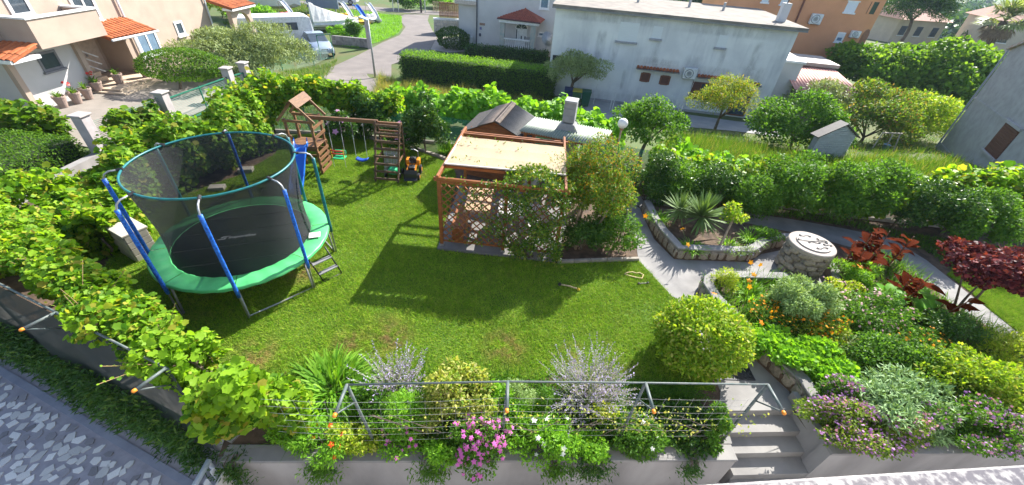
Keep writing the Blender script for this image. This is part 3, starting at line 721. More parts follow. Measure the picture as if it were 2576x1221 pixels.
for y in (Y0, Y1): MB().box(((X0+X1)/2, y-.05, zt-.05), (X1-X0+.1, .03, .08)).build('tie_beam', WOOD, t)
xr = (X0+X1)/2; zr = 2.35
for y in (Y0-.1, Y1+.08):
    for s in (-1, 1): MB().bar((xr, y, zr), (xr+s*.56, y, zt-.06), .035, .075).build('rafter', WOOD, t)
for s in (-1, 1):
    for k in range(2):
        a = .1+k*.15; c = Vector((xr+s*.56*a, (Y0+Y1)/2, zr-(zr-zt+.06)*a+.055)); MB().bar(c-Vector((0, .47, 0)), c+Vector((0, .47, 0)), .155, .018, up=(s*.72, 0, .7)).build('roof_board', WOOD, t)
for x, y, z in ((X0+.04, Y0, 1.2), (X0+.05, Y1, 1.35), (X1-.05, Y0+.02, 1.2)):
    MB().tube([(x+.03+.045*math.cos(a), y-.05+.02*math.cos(a), z+.085*math.sin(a)) for a in np.linspace(-1.8, 1.8, 9)], .012, 6).build('hand_grip', mat('brick red grip', (.35, .10, .07)), t, smooth=True)
# slide
SLB = mat('blue slide plastic', (.01, .13, .55), (.01, .11, .48), 3, .3)
sa, sb = Vector((-6.78, 11.55, 1.0)), Vector((-6.50, 10.05, .12)); mb = MB(); sec = [(-.2, .16), (-.19, .02), (-.1, 0), (.1, 0), (.19, .02), (.2, .16)]; k = 0
sdv = (sb-sa); sx = Vector((sdv.y, -sdv.x, 0)).normalized()
if sx.x < 0: sx = -sx
for i in range(11):
    q = i/10; c = sa+sdv*q+Vector((0, 0, .10*math.sin(q*6.28)*.6-(.0 if q < .9 else .02)))
    for (dx, dz) in sec: mb.v.append(tuple(c+sx*dx+Vector((0, 0, dz*(1.6 if i == 0 else 1)))))
for i in range(10):
    for j in range(5): mb.f.append((i*6+j, i*6+j+1, (i+1)*6+j+1, (i+1)*6+j))
sl = mb.build('slide', SLB, t, smooth=True); so = sl.modifiers.new('thick', 'SOLIDIFY'); so.thickness = .02
# swing beam and ladder frame
ba, bb, bc = Vector((-6.36, 11.72, 1.86)), Vector((-4.42, 11.80, 1.86)), Vector((-3.66, 11.83, 1.84))
bev(MB().bar(ba-Vector((.12, 0, 0)), bb+Vector((.05, 0, 0)), .085, .11).build('swing_beam', WOOD, t), .006)
MB().bar(bb+Vector((.06, 0, -.02)), bc, .05, .07).build('top_bar', WOOD, t)
for (xa, xb) in ((-4.57, -4.43), (-3.84, -3.69)):
    MB().bar((xa, 11.40, -.02), (xb, 11.74, 1.9), .045, .07).build('ladder_upright', WOODD, t)
    MB().bar((xa, 12.45, -.02), (xb, 11.90, 1.85), .045, .07).build('ladder_upright', WOODD, t)
    MB().bar((xa+.02, 11.45, .62), (xa+.03, 12.38, .66), .03, .06).build('side_brace', WOOD, t)
for i in range(8):
    q = .07+i*.125; xa, xb = -4.57+.14*q, -3.84+.15*q
    MB().bar((xa-.04, 11.37+.34*q, 1.9*q), (xb+.04, 11.37+.34*q, 1.9*q), .03, .075).build('rung', WOODD, t)
    if i > 2: MB().bar((xa, 12.42-.52*q, 1.85*q), (xb, 12.42-.52*q, 1.85*q), .028, .05).build('back_rung', WOOD, t)
# swings
ROPE = mat('swing rope', (.5, .5, .5), rough=.8)
def swing(name, label, xa, xb, seat):
    t = thing(name, label, 'swing', ((xa+xb)/2, 11.78, .6)); y = 11.77
    for x in (xa, xb):
        MB().tube([(x+.02, 11.76, 1.80), (x, y, .68)], .009, 5).build('rope', ROPE, t)
        MB().tube([(x+.017, 11.762, 1.7), (x+.012, 11.765, 1.4)], .017, 6).build('rope_cover', mat('black rope cover', (.05, .05, .05)), t)
    seat(t, xa, xb, y); return t
RED, GRN, YEL = mat('red plastic', (.55, .03, .02), rough=.35), mat('green plastic', (.03, .42, .16), rough=.35), mat('yellow plastic', (.65, .45, .03), rough=.35)
def seat1(t, xa, xb, y):
    xm = (xa+xb)/2
    for z in (.86, .76): MB().tube([(xa-.01, y-.12, z), (xm, y-.16, z), (xb+.01, y-.12, z)], .022, 7).build('guard_bar', RED, t, smooth=True)
    bev(MB().box((xm, y, .58), (xb-xa-.02, .26, .035)).build('seat', GRN, t), .012, 2)
    MB().box((xm, y+.13, .72), (xb-xa-.03, .02, .12)).build('backrest', GRN, t)
    for x in (xa, xb): MB().tube([(x, y-.12, .6), (x, y-.12, .9)], .016, 6).build('side_post', YEL, t); MB().tube([(x, y-.1, .58), (x+.005, y-.12, .3)], .008, 5).build('leg_cord', ROPE, t)
def seat2(t, xa, xb, y):
    mb = MB(); n = 9
    for i in range(n):
        q = i/(n-1); x = xa+(xb-xa)*q; z = .62-.06*math.sin(q*math.pi)
        for dy in (-.09, .09): mb.v.append((x, y+dy, z))
    for i in range(n-1): mb.f.append((2*i, 2*i+2, 2*i+3, 2*i+1))
    s = mb.build('seat', mat('blue seat plastic', (.012, .06, .36), rough=.35), t, smooth=True); q = s.modifiers.new('thick', 'SOLIDIFY'); q.thickness = .03
swing('toddler_swing', 'toddler swing seat with red bars and green seat hanging from wooden beam', -5.95, -5.57, seat1)
swing('flat_swing', 'curved dark blue swing seat hanging on ropes', -5.22, -4.86, seat2)

# ---- ride-on tractor
ORG = mat('orange plastic', (.60, .22, .015), (.5, .17, .012), 5, .35)
t = thing('toy_tractor', 'orange and black ride-on toy tractor with front loader beside ladder frame', 'toy tractor', (-3.48, 11.95, 0), RAD(6))
def lb(c, s, name, m, b=.02, **k): return bev(MB().box(c, s, **k).build(name, m, t, local=True), b, 2)
lb((0, .12, .3), (.24, .5, .16), 'body', ORG); lb((0, -.1, .36), (.2, .22, .14), 'bonnet', BLACK); lb((0, .28, .48), (.22, .16, .2), 'seat', BLACK, .04)
for s in (-1, 1):
    lb((s*.17, .26, .44), (.12, .26, .2), 'mudguard', ORG, .03)
    for y, r, w in ((.28, .15, .09), (-.22, .115, .08)):
        wv = MB().lathe([(r*.6, -w/2), (r, -w/2*.8), (r, w/2*.8), (r*.6, w/2)], (s*.22, y, r), 16, Matrix.Rotation(RAD(90), 3, 'Y')).build('wheel', mat('tyre', (.025, .025, .027), rough=.85), t, local=True)
        MB().lathe([(.01, -w/2-.01), (r*.5, -w/2-.004), (r*.5, w/2+.004), (.01, w/2+.01)], (s*.22, y, r), 12, Matrix.Rotation(RAD(90), 3, 'Y')).build('rim', ORG, wv, local=True)
    MB().bar((s*.13, 0, .42), (s*.13, -.38, .3), .04, .05).build('loader_arm', ORG, t, local=True)
mb = MB(); sec = [(-.36, .42), (-.42, .30), (-.42, .18), (-.52, .12)]
for s in (-.2, .2):
    for y, z in sec: mb.v.append((s, y, z))
for j in range(3): mb.f.append((j, j+1, 4+j+1, 4+j))
bk = mb.build('bucket', BLACK, t, local=True); bk.modifiers.new('thick', 'SOLIDIFY').thickness = .025
lb((0, -.43, .13), (.38, .1, .03), 'bumper', YEL)
MB().tube([(.0+.1*math.cos(a), .06+.05*math.sin(a), .58+.085*math.sin(a)) for a in np.linspace(0, 6.28, 15)[:-1]], .013, 6, closed=True).build('steering_wheel', BLACK, t, local=True)
MB().tube([(.0, -.02, .4), (0, .06, .58)], .015, 6).build('steering_column', BLACK, t, local=True)
MB().tube([(.16, .38, .45), (.16, .36, .75), (.05, .34, .82), (-.05, .34, .82)], .014, 6).build('roll_bar', STEEL, t, local=True)

# ---- green push mower and slatted panel under the ladder frame
t = thing('push_mower', 'green push mower with folded grey handle under the ladder frame', 'mower', (-4.12, 11.95, 0))
bev(MB().box((.03, -.1, .23), (.3, .34, .2)).build('housing', GRN, t, local=True), .06, 2)
for x in (-.2, .26):
    for y in (-.2, .14): MB().lathe([(.09, -.025), (.1, 0), (.09, .025)], (x, y, .1), 14, Matrix.Rotation(RAD(90), 3, 'Y')).build('wheel', BLACK, t, local=True)
for s in (-.16, .2): MB().tube([(s, .05, .25), (s*.9, -.02, .5), (s*.6-.15, .18, .72)], .02, 7).build('handle', STEEL, t, local=True, smooth=True)
t = thing('slatted_panel', 'grey slatted plastic panel leaning inside the ladder frame', 'panel', (-4.25, 12.12, 0))
GP = mat('grey slats', (.42, .42, .38), (.3, .31, .27), 6, .7)
for i in range(9): MB().box((-.2+i*.055, .05+.05*(i % 2)*.2, .36), (.03, .02, .72), R=Matrix.Rotation(RAD(-18), 3, 'X')).build('slat', GP, t, local=True)
for z in (.1, .62): MB().box((.02, .05+(z-.36)*.32-.015, z), (.5, .02, .04)).build('batten', GP, t, local=True)

# ---- pergola
PW_ = mat('orange stained wood', (.30, .10, .025), (.20, .065, .018), 4, .6, stretch=(1, 1, 5), bmp=.15, vary=.12)
t = thing('pergola', 'orange stained wooden pergola with bamboo mat roof and lattice front', 'pergola', (-.3, 9.7, 0))
pc = {'fl': (-1.83, 8.34), 'fm': (-.22, 8.28), 'fr': (1.13, 8.2), 'bl': (-1.62, 11.2), 'br': (1.25, 11.05)}
for k_, (x, y) in pc.items():
    bev(MB().box((x, y, 1.05), (.09, .09, 2.0)).build('post', PW_, t), .008)
    MB().box((x, y, .06), (.11, .11, .1)).build('post_shoe', STEEL, t)
zb = 2.03
def V3(k_, z): return Vector((*pc[k_], z))
for a, b_, n_x in (('fl', 'fr', .06), ('bl', 'br', .06), ('fl', 'bl', .08), ('fr', 'br', .08)):
    A, B = V3(a, zb+(.055 if n_x == .08 else -.045)), V3(b_, zb+(.055 if n_x == .08 else -.045)); d_ = (B-A).normalized()*.12; bev(MB().bar(A-d_, B+d_, .06, .1).build('beam', PW_, t), .006)
for s in (0, .035): MB().bar(V3('fl', zb+.02)+Vector((0, -.06-s, 0)), V3('fr', zb+.02)+Vector((0, -.06-s, 0)), .02, .06).build('trim_batten', PW_, t)
for i in range(4):
    q = .18+i*.24; A = V3('fl', zb+.04)*(1-q)+V3('bl', zb+.04)*q; B = V3('fr', zb+.04)*(1-q)+V3('br', zb+.04)*q; MB().bar(A, B, .05, .07).build('joist', PW_, t)
# bamboo mat roof
BAM = bpy.data.materials.new('bamboo mat'); nt, b = nodes(BAM); w1 = tex(nt, 'Noise', 3, 4, stretch=(2, 40, 2)); c1 = ramp(nt, w1.outputs[0], (.33, .25, .15), (.46, .35, .22), .3, .7)
w2 = tex(nt, 'Wave', 9); w2.bands_direction = 'X'; w2.inputs['Distortion'].default_value = .3; c2 = ramp(nt, w2.outputs[0], (.55, .5, .42), (1, 1, 1), .0, .25)
nt.links.new(mixc(nt, .55, c1.outputs[0], c2.outputs[0], 'MULTIPLY'), b.inputs['Base Color']); b.inputs['Roughness'].default_value = .8
rl = [(-1.76, 8.78, 2.16), (1.16, 8.72, 2.16), (1.22, 10.38, 2.15), (-1.62, 10.52, 2.15)]
mb = MB(); n1, n2 = 24, 60
for j in range(n2+1):
    for i in range(n1+1):
        p = (Vector(rl[0])*(1-i/n1)+Vector(rl[1])*(i/n1))*(1-j/n2)+(Vector(rl[3])*(1-i/n1)+Vector(rl[2])*(i/n1))*(j/n2)
        p.z += .005*(j % 2)-.012*abs(math.sin(j/n2*math.pi*3))+.004*math.sin(i*1.3); mb.v.append(tuple(p))
for j in range(n2):
    for i in range(n1): mb.f.append((j*(n1+1)+i, j*(n1+1)+i+1, (j+1)*(n1+1)+i+1, (j+1)*(n1+1)+i))
ro = mb.build('mat_roof', BAM, t); ro.modifiers.new('thick', 'SOLIDIFY').thickness = .012
for a, b_ in ((rl[0], rl[1]), (rl[0], rl[3])): MB().bar(Vector(a)+Vector((0, 0, .01)), Vector(b_)+Vector((0, 0, .01)), .035, .03).build('mat_edge', mat('pale batten', (.55, .5, .45)), ro)
# lattice: slats clipped to each bay
def lattice(A, B, z0, z1, sp=.2, sw=.028):
    A, B = Vector(A), Vector(B); L = (B-A).length; d = (B-A).normalized(); nrm = Vector((d.y, -d.x, 0))
    H = z1-z0
    for s, off in ((1, .012), (-1, -.012)):
        k = -H if s == 1 else 0
        c = (-H if s == 1 else 0)
        while c < (L if s == 1 else L+H):
            # line x = c + s*z
            zz = []
            for z in (0, H):
                zz.append((c+s*z, z))
            (xa, za), (xb, zb2) = zz
            def clip(x, z, x2, z2):
                if x < 0: q = (0-x)/(x2-x); return 0, z+(z2-z)*q
                if x > L: q = (L-x)/(x2-x); return L, z+(z2-z)*q
                return x, z
            if not ((xa < 0 and xb < 0) or (xa > L and xb > L)):
                p = clip(xa, za, xb, zb2); q = clip(xb, zb2, xa, za)
                if abs(p[1]-q[1]) > .05: MB().bar(A+d*p[0]+Vector((0, 0, z0+p[1]))+nrm*off, A+d*q[0]+Vector((0, 0, z0+q[1]))+nrm*off, .02, sw, up=tuple(nrm)).build('lattice_slat', PW_, t)
            c += sp
    for z in (z0, z1): MB().bar(A+Vector((0, 0, z)), B+Vector((0, 0, z)), .04, .04).build('lattice_frame', PW_, t)
lattice((pc['fl'][0]+.05, pc['fl'][1], 0), (pc['fm'][0]-.05, pc['fm'][1], 0), .2, 1.9)
lattice((pc['fm'][0]+.05, pc['fm'][1], 0), (pc['fr'][0]-.05, pc['fr'][1], 0), .2, 1.9)
sp_ = poly((1100, 628), (1275, 650), (1275, 640), (1300, 646), (1397, 661))
struct('pergola_slab', MB().prism([sp_[0], sp_[-1], (1.5, 9.5), (1.6, 11.6), (-1.85, 11.8)], -.02, .045), mat('slab concrete', (.19, .18, .175), (.13, .125, .12), 1.5, .85, bmp=.2, detail=10))
# furniture under it
LWD = mat('light table wood', (.42, .28, .17), (.33, .22, .13), 4, .6, stretch=(1, 8, 1))
t = thing('garden_table', 'light wooden garden table behind the lattice', 'table', (-1.0, 9.55, .045))
for i in range(5): MB().box((-.28+i*.14, 0, .71), (.13, 1.3, .03)).build('top_plank', LWD, t, local=True)
for x in (-.27, .27):
    for y in (-.55, .55): MB().box((x, y, .35), (.06, .06, .69)).build('leg', LWD, t, local=True)
t = thing('garden_bench', 'wooden bench standing inside the pergola lattice', 'bench', (-1.45, 9.0, .045))
MB().box((0, .1, .42), (.34, 1.2, .04)).build('seat', PW_, t, local=True)
for y in (-.4, .6): MB().box((0, y, .2), (.3, .05, .4)).build('leg', PW_, t, local=True)
t = thing('plastic_table', 'white plastic table inside the pergola', 'table', (-.1, 9.3, .045))
bev(MB().box((0, 0, .7), (.7, .9, .03)).build('top', mat('white plastic', (.5, .48, .47), rough=.5), t, local=True), .01)
for x in (-.28, .28):
    for y in (-.38, .38): MB().box((x, y, .345), (.05, .05, .68)).build('leg', MATS['white plastic'], t, local=True)
for i, (x, y, rz, lab) in enumerate(((.62, 8.95, .4, 'grey garden chair nearest the climbing jasmine inside the pergola'), (.6, 9.8, -.3, 'grey garden chair deeper inside pergola next to white table'))):
    t = thing('garden_chair', lab, 'chair', (x, y, .045), rz); GC = mat('grey chair', (.42, .38, .36), rough=.6)
    MB().box((0, 0, .43), (.44, .44, .04)).build('seat', GC, t, local=True); MB().box((.2, 0, .68), (.03, .44, .45)).build('backrest', GC, t, local=True)
    for sx in (-.19, .19):
        for sy in (-.19, .19): MB().box((sx, sy, .2), (.035, .035, .41)).build('leg', GC, t, local=True)

# ---- shed
SHW = mat('shed boards', (.30, .11, .04), (.18, .065, .025), 5, .7, stretch=(1, 1, 7), vary=.15)
FELT = mat('roof felt', (.075, .065, .06), (.04, .036, .034), 12, .95, bmp=.5)
CORR = mat('brown corrugated sheet', (.25, .19, .15), (.17, .13, .10), 4, .6)
CORG = mat('grey corrugated sheet', (.10, .10, .10), (.07, .07, .07), 4, .55)
so_ = Vector((-1.72, 12.40, 0)); sa_ = RAD(-12.5); sx_ = Vector((math.cos(sa_), math.sin(sa_), 0)); sy_ = Vector((-math.sin(sa_), math.cos(sa_), 0)); SWd, SDp, SE, SR = 1.95, 1.5, 1.62, 2.06
def SP(x, y, z): return so_+sx_*x+sy_*y+Vector((0, 0, z))
t = thing('garden_shed', 'small wooden garden shed with dark felt and corrugated gable roof', 'shed', so_)
MB().raw([SP(0, 0, 0), SP(SWd, 0, 0), SP(SWd, 0, SE), SP(SWd/2, 0, SR), SP(0, 0, SE), SP(0, SDp, 0), SP(SWd, SDp, 0), SP(SWd, SDp, SE), SP(SWd/2, SDp, SR), SP(0, SDp, SE)],
         [(0, 1, 2, 3, 4), (5, 9, 8, 7, 6), (0, 4, 9, 5), (1, 6, 7, 2)]).build('wall', SHW, t)
for i in range(13):
    z = .08+i*.145; hw = SWd/2 if z < SE else SWd/2*(SR-z)/(SR-SE)
    if hw > .1: MB().bar(SP(SWd/2-hw, -.012, z), SP(SWd/2+hw, -.012, z), .022, .13).build('board', SHW, t)
for i in range(11): MB().bar(SP(-.012, 0, .08+i*.145), SP(-.012, SDp, .08+i*.145), .022, .13).build('board', SHW, t)
for k_ in (0, 1):
    dx = .5+k_*.5; dr = MB().bar(SP(dx+.01, -.035, .85), SP(dx+.47, -.035, .85), .03, 1.5).build('door', SHW, t)
    for z in (.5, 1.2): MB().bar(SP(dx+.08, -.056, z), SP(dx+.4, -.056, z), .012, .5).build('door_panel', SHW, dr)
def slopesheet(name, xa, za, xb, zb_, y0, y1, m, corr=0, th=.02, lift=0):
    mb = MB(); n = 2 if not corr else int((y1-y0)/corr*8); k = 0
    for i in range(n+1):
        y = y0+(y1-y0)*i/n; h = lift+(.014*math.sin(2*math.pi*(y-y0)/corr) if corr else 0)
        mb.v += [tuple(SP(xa, y, za+h)), tuple(SP(xb, y, zb_+h))]
    for i in range(n): mb.f.append((2*i, 2*i+1, 2*i+3, 2*i+2))
    o = mb.build(name, m, t, smooth=bool(corr)); o.modifiers.new('thick', 'SOLIDIFY').thickness = th; return o
ov = .16; zd = (SR-SE)/(SWd/2)
slopesheet('felt_roof', SWd/2, SR+.02, -ov, SE-zd*ov+.02, -.2, SDp+.15, FELT)
slopesheet('felt_roof', SWd/2, SR+.02, SWd+ov, SE-zd*ov+.02, -.2, SDp+.15, FELT)
slopesheet('corrugated_sheet', SWd/2+.05, SR+.06, SWd/2-.55, SR-.55*zd+.06, -.24, SDp+.2, CORR, .075)
slopesheet('corrugated_sheet', SWd/2-.02, SR+.075, SWd+ov+.06, SE-zd*(ov+.06)+.06, -.26, SDp+.2, CORG, .075)
slopesheet('ridge_sheet', SWd/2-.03, SR+.095, SWd/2+.16, SR+.03, -.26, SDp+.2, CORR, .075)

# ---- barbecue shelter
t = thing('barbecue_shelter', 'barbecue shelter with pale green corrugated roof and grey chimney hood', 'shelter', (1.2, 11.7, 0))
GRF = mat('pale green corrugated sheet', (.27, .31, .25), (.21, .25, .2), 2, .55)
f0, f1, f2, f3 = Vector((-.06, 11.72, 1.98)), Vector((2.35, 11.0, 1.98)), Vector((2.78, 12.1, 2.02)), Vector((.40, 12.72, 2.02)); nC = 33*6; mb = MB()
for i in range(nC+1):
    q = i/nC; h = .02*math.sin(q*33*2*math.pi); mb.v += [tuple(f0.lerp(f1, q)+Vector((0, 0, h))), tuple(f3.lerp(f2, q)+Vector((0, 0, h+.06)))]
for i in range(nC): mb.f.append((2*i, 2*i+2, 2*i+3, 2*i+1))
ro = mb.build('corrugated_roof', GRF, t, smooth=True); ro.modifiers.new('thick', 'SOLIDIFY').thickness = .012
for q in (.06, .17, .55, .94):
    p = f0.lerp(f1, q)+Vector((.05, .12, 0)); MB().box((p.x, p.y, .97), (.1, .1, 1.94)).build('post', PW_, t)
MB().bar(f0+Vector((.05, .12, -.06)), f1+Vector((.05, .12, -.06)), .05, .09).build('front_beam', PW_, t)
MB().bar(f3+Vector((0, -.1, -.03)), f2+Vector((0, -.1, -.03)), .05, .09).build('back_beam', PW_, t)
CHM = mat('chimney blockwork', (.27, .27, .27), (.22, .22, .22), 5, .9, bmp=.3)
cc = Vector((1.42, 12.1, 0)); cr = Matrix.Rotation(RAD(-14), 3, 'Z')
MB().box(cc+Vector((0, .1, .5)), (1.1, .6, 1.0), R=cr).build('firebox', CHM, t)
def taper(c, z0, z1, a0, b0, a1, b1):
    v = [c+cr@Vector((sx*a, sy*b, 0))+Vector((0, 0, z)) for z, a, b in ((z0, a0, b0), (z1, a1, b1)) for sx, sy in ((-1, -1), (1, -1), (1, 1), (-1, 1))]
    return MB().raw(v, [(0, 1, 5, 4), (1, 2, 6, 5), (2, 3, 7, 6), (3, 0, 4, 7), (4, 5, 6, 7), (3, 2, 1, 0)])
taper(cc, 1.0, 2.0, .5, .28, .36, .24).build('hood', CHM, t)
taper(cc, 2.0, 2.22, .36, .24, .20, .19).build('hood_neck', CHM, t)
for i in range(3): bev(MB().box(cc+Vector((0, 0, 2.22+.15+i*.205)), (.36, .36, .2), R=cr).build('chimney_block', CHM, t), .008)
bev(MB().box(cc+Vector((0, 0, 2.885)), (.37, .42, .06), R=cr).build('chimney_cap', mat('chimney cap', (.32, .32, .31)), t), .01)
MB().box((.45, 11.95, .45), (.5, .5, .9), rz=RAD(-14)).build('worktop', mat('bbq worktop', (.55, .53, .5)), t)

# ---- globe lamp
lp = np.array([3.08, 12.2, 0]); t = thing('globe_lamp', 'white globe garden lamp on rusty post behind the barbecue shelter', 'lamp', lp)
MB().tube([(0, 0, 0), (0, 0, 2.12)], .03, 8).build('post', mat('rusty post', (.42, .36, .3), (.3, .17, .08), 6, .8), t, local=True)
MB().lathe([(.06, 2.08), (.07, 2.14)], (0, 0, 0), 12).build('collar', mat('rusty collar', (.35, .22, .12)), t, local=True)
MB().lathe([(.155*math.sin(a), 2.29-.155*math.cos(a)) for a in np.linspace(.05, 3.12, 14)], (0, 0, 0), 24).build('globe', mat('opal globe', (.78, .76, .72), rough=.3), t, smooth=True, local=True)

# ---- pipe railing with wires above the flower wall
PIPE = mat('green-grey pipe', (.06, .09, .088), (.12, .13, .125), 12, .5)
ORC = mat('orange cap', (.75, .25, .02), rough=.45)
WIRE = mat('wire', (.42, .42, .42), rough=.4, metal=.6)
def railpost(t, x, y, h, dirv, L=.44, z0=0.0, lean=(0, 0)):
    top = Vector((x+lean[0], y+lean[1], z0+h)); d = Vector(dirv).normalized()
    MB().tube([(x, y, z0-.1), top], .022, 10).build('post', PIPE, t, smooth=True)
    e = top+d*L+Vector((0, 0, .0)); arm = MB().tube([top, e], .023, 10).build('arm', PIPE, t, smooth=True)
    MB().tube([top+(Vector((x, y, z0))-top)*.24, e-d*.03+Vector((0, 0, -.02))], .012, 6).build('strut', PIPE, t, smooth=True)
    MB().lathe([(.024, -.025), (.027, 0), (.024, .02), (.008, .03)], e, 12, Vector((0, 0, 1)).rotation_difference(d).to_matrix()).build('end_cap', ORC, arm, smooth=True)
    return top
t = thing('wire_railing', 'pipe railing with wire mesh and orange capped arms above the retaining wall', 'railing', (0, yw(0)+.3, 0))
RX = [(-1.86, 3.05, -.18), (.10, 3.30, 0), (2.02, 3.46, .03), (3.80, 3.60, .05)]
tops = [railpost(t, x, y, 1.70, (.03, -1, .02), lean=(ln, 0)) for x, y, ln in RX]
MB().tube(tops, .014, 8).build('top_rail', PIPE, t, smooth=True)
wl_ = (-3.25, 2.98); pts = [(wl_[0], wl_[1])]+[(x, y) for x, y, _ in RX]; wr = random.Random(2)
for k_ in range(7):
    z = .30+k_*.175; line = []
    for i in range(len(pts)-1):
        for j in range(9):
            q = j/9; line.append((pts[i][0]*(1-q)+pts[i+1][0]*q, pts[i][1]*(1-q)+pts[i+1][1]*q-.03, z-.03*math.sin(q*3.14)+wr.uniform(-.008, .008)))
    line.append((pts[-1][0], pts[-1][1]-.03, z)); MB().tube(line, .0023, 4).build('wire', WIRE, t)
for i in range(len(pts)-1):
    L = math.dist(pts[i], pts[i+1]); nvw = int(L/.21)
    for j in range(1, nvw+1):
        q = j/(nvw+.5); x = pts[i][0]*(1-q)+pts[i+1][0]*q; y = pts[i][1]*(1-q)+pts[i+1][1]*q-.03
        MB().tube([(x+wr.uniform(-.03, .03), y, .28), (x+wr.uniform(-.03, .03), y, .8), (x, y, 1.36)], .0017, 3).build('wire', WIRE, t)
# ---- left fence carrying the grape vine: posts, arms, shade net
t = thing('netted_fence', 'pipe fence with dark shade net under the grape vine beside the court', 'fence', (-8, yl(-8), 0))
SHN = netmat('dark shade net', (.005, .013, .011), .93)
lt = []
for x in (-4.62, -6.9, -9.3, -11.8): lt.append(railpost(t, x, yl(x)+.06, 1.55, (-.33, -.94, .05), .4))
MB().tube(lt, .018, 8).build('top_rail', PIPE, t, smooth=True)
mb = MB(); n1 = 30
for i in range(n1+1):
    x = -4.5+(-13.2+4.5)*i/n1
    for k_, z in enumerate((-.28, .4, 1.0, 1.5)): mb.v.append((x, yl(x)-.05+.03*k_-.06*math.sin(i*1.1)*(k_ == 1)-.14*(k_ == 0)*(.5+.5*math.sin(i*.7)), z))
for i in range(n1):
    for k_ in range(3): mb.f.append((i*4+k_, (i+1)*4+k_, (i+1)*4+k_+1, i*4+k_+1))
mb.build('shade_net', SHN, t, smooth=True)
# ---- white gate at the foot of the wall
WHM = mat('white painted metal', (.6, .62, .66), (.5, .52, .56), 8, .45)
t = thing('white_gate', 'white metal rail gate at the corner of the retaining wall', 'gate', (-4.4, 2.6, COURT))
ga, gb = Vector((-4.22, 2.62, .12)), Vector((-4.15, 1.3, .12))
MB().tube([ga, gb], .04, 10).build('top_rail', WHM, t, smooth=True)
for q in (0.02, .5): p = ga.lerp(gb, q); MB().tube([(p.x, p.y, COURT), p], .03, 8).build('post', WHM, t)
for k_ in range(8): p = ga.lerp(gb, .08+k_*.12); MB().box((p.x+.08, p.y, -.42), (.02, .07, .98)).build('slat', WHM, t)
MB().box((-4.02, 1.95, -.5), (.03, 1.2, .9)).build('back_panel', mat('pale panel', (.6, .57, .52)), t)

# ---- far boundary fence with green net
GNET = netmat('green shade net', (.06, .30, .22), .55)
t = thing('green_net_fence', 'wire fence with green shade net along the back of the garden', 'fence', (4, 13, 0))
fpts = [(-9.6, 14.75), (-6.5, 15.0), (-3.2, 14.9), (0, 14.4), (4.7, 13.05), (7.4, 12.25), (9.9, 11.75), (13, 11.55), (16.4, 11.45), (19.5, 11.4)]
mb = MB(); N = 0
for i in range(len(fpts)-1):
    for j in range(8):
        q = j/8; x = fpts[i][0]*(1-q)+fpts[i+1][0]*q; y = fpts[i][1]*(1-q)+fpts[i+1][1]*q; z0 = float(min(T(x, y), 0))
        for z in (.08, .6, 1.12): mb.v.append((x, y+.02*math.sin(j*2+i), z0+z-(.05*math.sin(q*3.14) if z > 1 else 0)))
        N += 1
for i in range(N-1):
    for k_ in range(2): mb.f.append((i*3+k_, (i+1)*3+k_, (i+1)*3+k_+1, i*3+k_+1))
mb.build('shade_net', GNET, t, smooth=True)
for i, (x, y) in enumerate(fpts): MB().tube([(x, y, float(T(x, y))-.1), (x, y, float(T(x, y))+1.3)], .022, 6).build('post', PIPE, t)
kb = MB()
for a, b_ in zip(fpts, fpts[1:]): kb.bar((a[0], a[1]-.03, .03+min(0, float(T(*a)))), (b_[0], b_[1]-.03, .03+min(0, float(T(*b_)))), .1, .13)
kb.build('footing', mat('fence footing', (.36, .32, .26), (.28, .25, .2), 5, .9), t)

# ---- pale block box beside the trampoline
t = thing('block_box', 'pale whitewashed block box under the vines left of trampoline', 'block box', (-8.85, 7.15, 0), RAD(-25))
PB = mat('whitewashed block', (.42, .38, .33), (.31, .29, .25), 6, .9, bmp=.3, vary=.1)
MB().box((0, 0, .35), (.66, .46, .68)).build('core', PB, t, local=True)
for r in range(4):
    for c in range(2): bev(MB().box((-.17+c*.345+(r % 2)*.0, -.24, .09+r*.175), (.335, .03, .165)).build('block', PB, t, local=True), .006)
    bev(MB().box((.34, 0, .09+r*.175), (.03, .45, .165)).build('block', PB, t, local=True), .006)
bev(MB().box((0, 0, .725), (.72, .52, .05)).build('cap', PB, t, local=True), .01)
for i, (px, py) in enumerate(((620, 432), (548, 478))):
    p = P(px, py); bev(single('concrete_block', ('pale concrete block lying at the foot of the vines' if i else 'flat concrete slab on the grass behind the trampoline'), 'block', MB().box((p[0], p[1], .06), (.42, .26, .14), rz=.3), PB), .012)

# ---- toys on the lawn
ROP = mat('tan rope', (.55, .42, .24), (.4, .3, .16), 30, .9)
p = P(1593, 698); pts = [(p[0]+x, p[1]+y, .035) for x, y in ((-.22, .05), (-.1, .0), (.05, -.04), (.2, -.06), (.26, .08), (.18, .16), (.1, .12), (.0, .16), (-.14, .12), (-.22, .05))]
single('rope_toy', 'tan rope tug toy curled in a loop on the lawn', 'toy', MB().tube(pts, .018, 6), ROP, smooth=True)
p = P(1617, 716); t = thing('dumbbell_toy', 'black dumbbell shaped toy on the lawn beside rope', 'toy', (p[0], p[1], .035), .2)
MB().tube([(-.12, 0, 0), (.12, 0, 0)], .016, 6).build('bar', BLACK, t, local=True)
for s in (-1, 1): MB().lathe([(.02, -.03), (.038, -.01), (.038, .02), (.01, .035)], (s*.12, 0, 0), 10, Matrix.Rotation(RAD(90), 3, 'Y')).build('knob', BLACK, t, local=True)
p = P(1430, 724); t = thing('knotted_toy', 'yellow and black knotted dog toy near the shaded lawn', 'toy', (p[0], p[1], .035), -.25)
MB().tube([(-.2, 0, 0), (0, .01, .01), (.2, 0, 0)], .02, 6).build('rope', ROP, t, local=True, smooth=True)
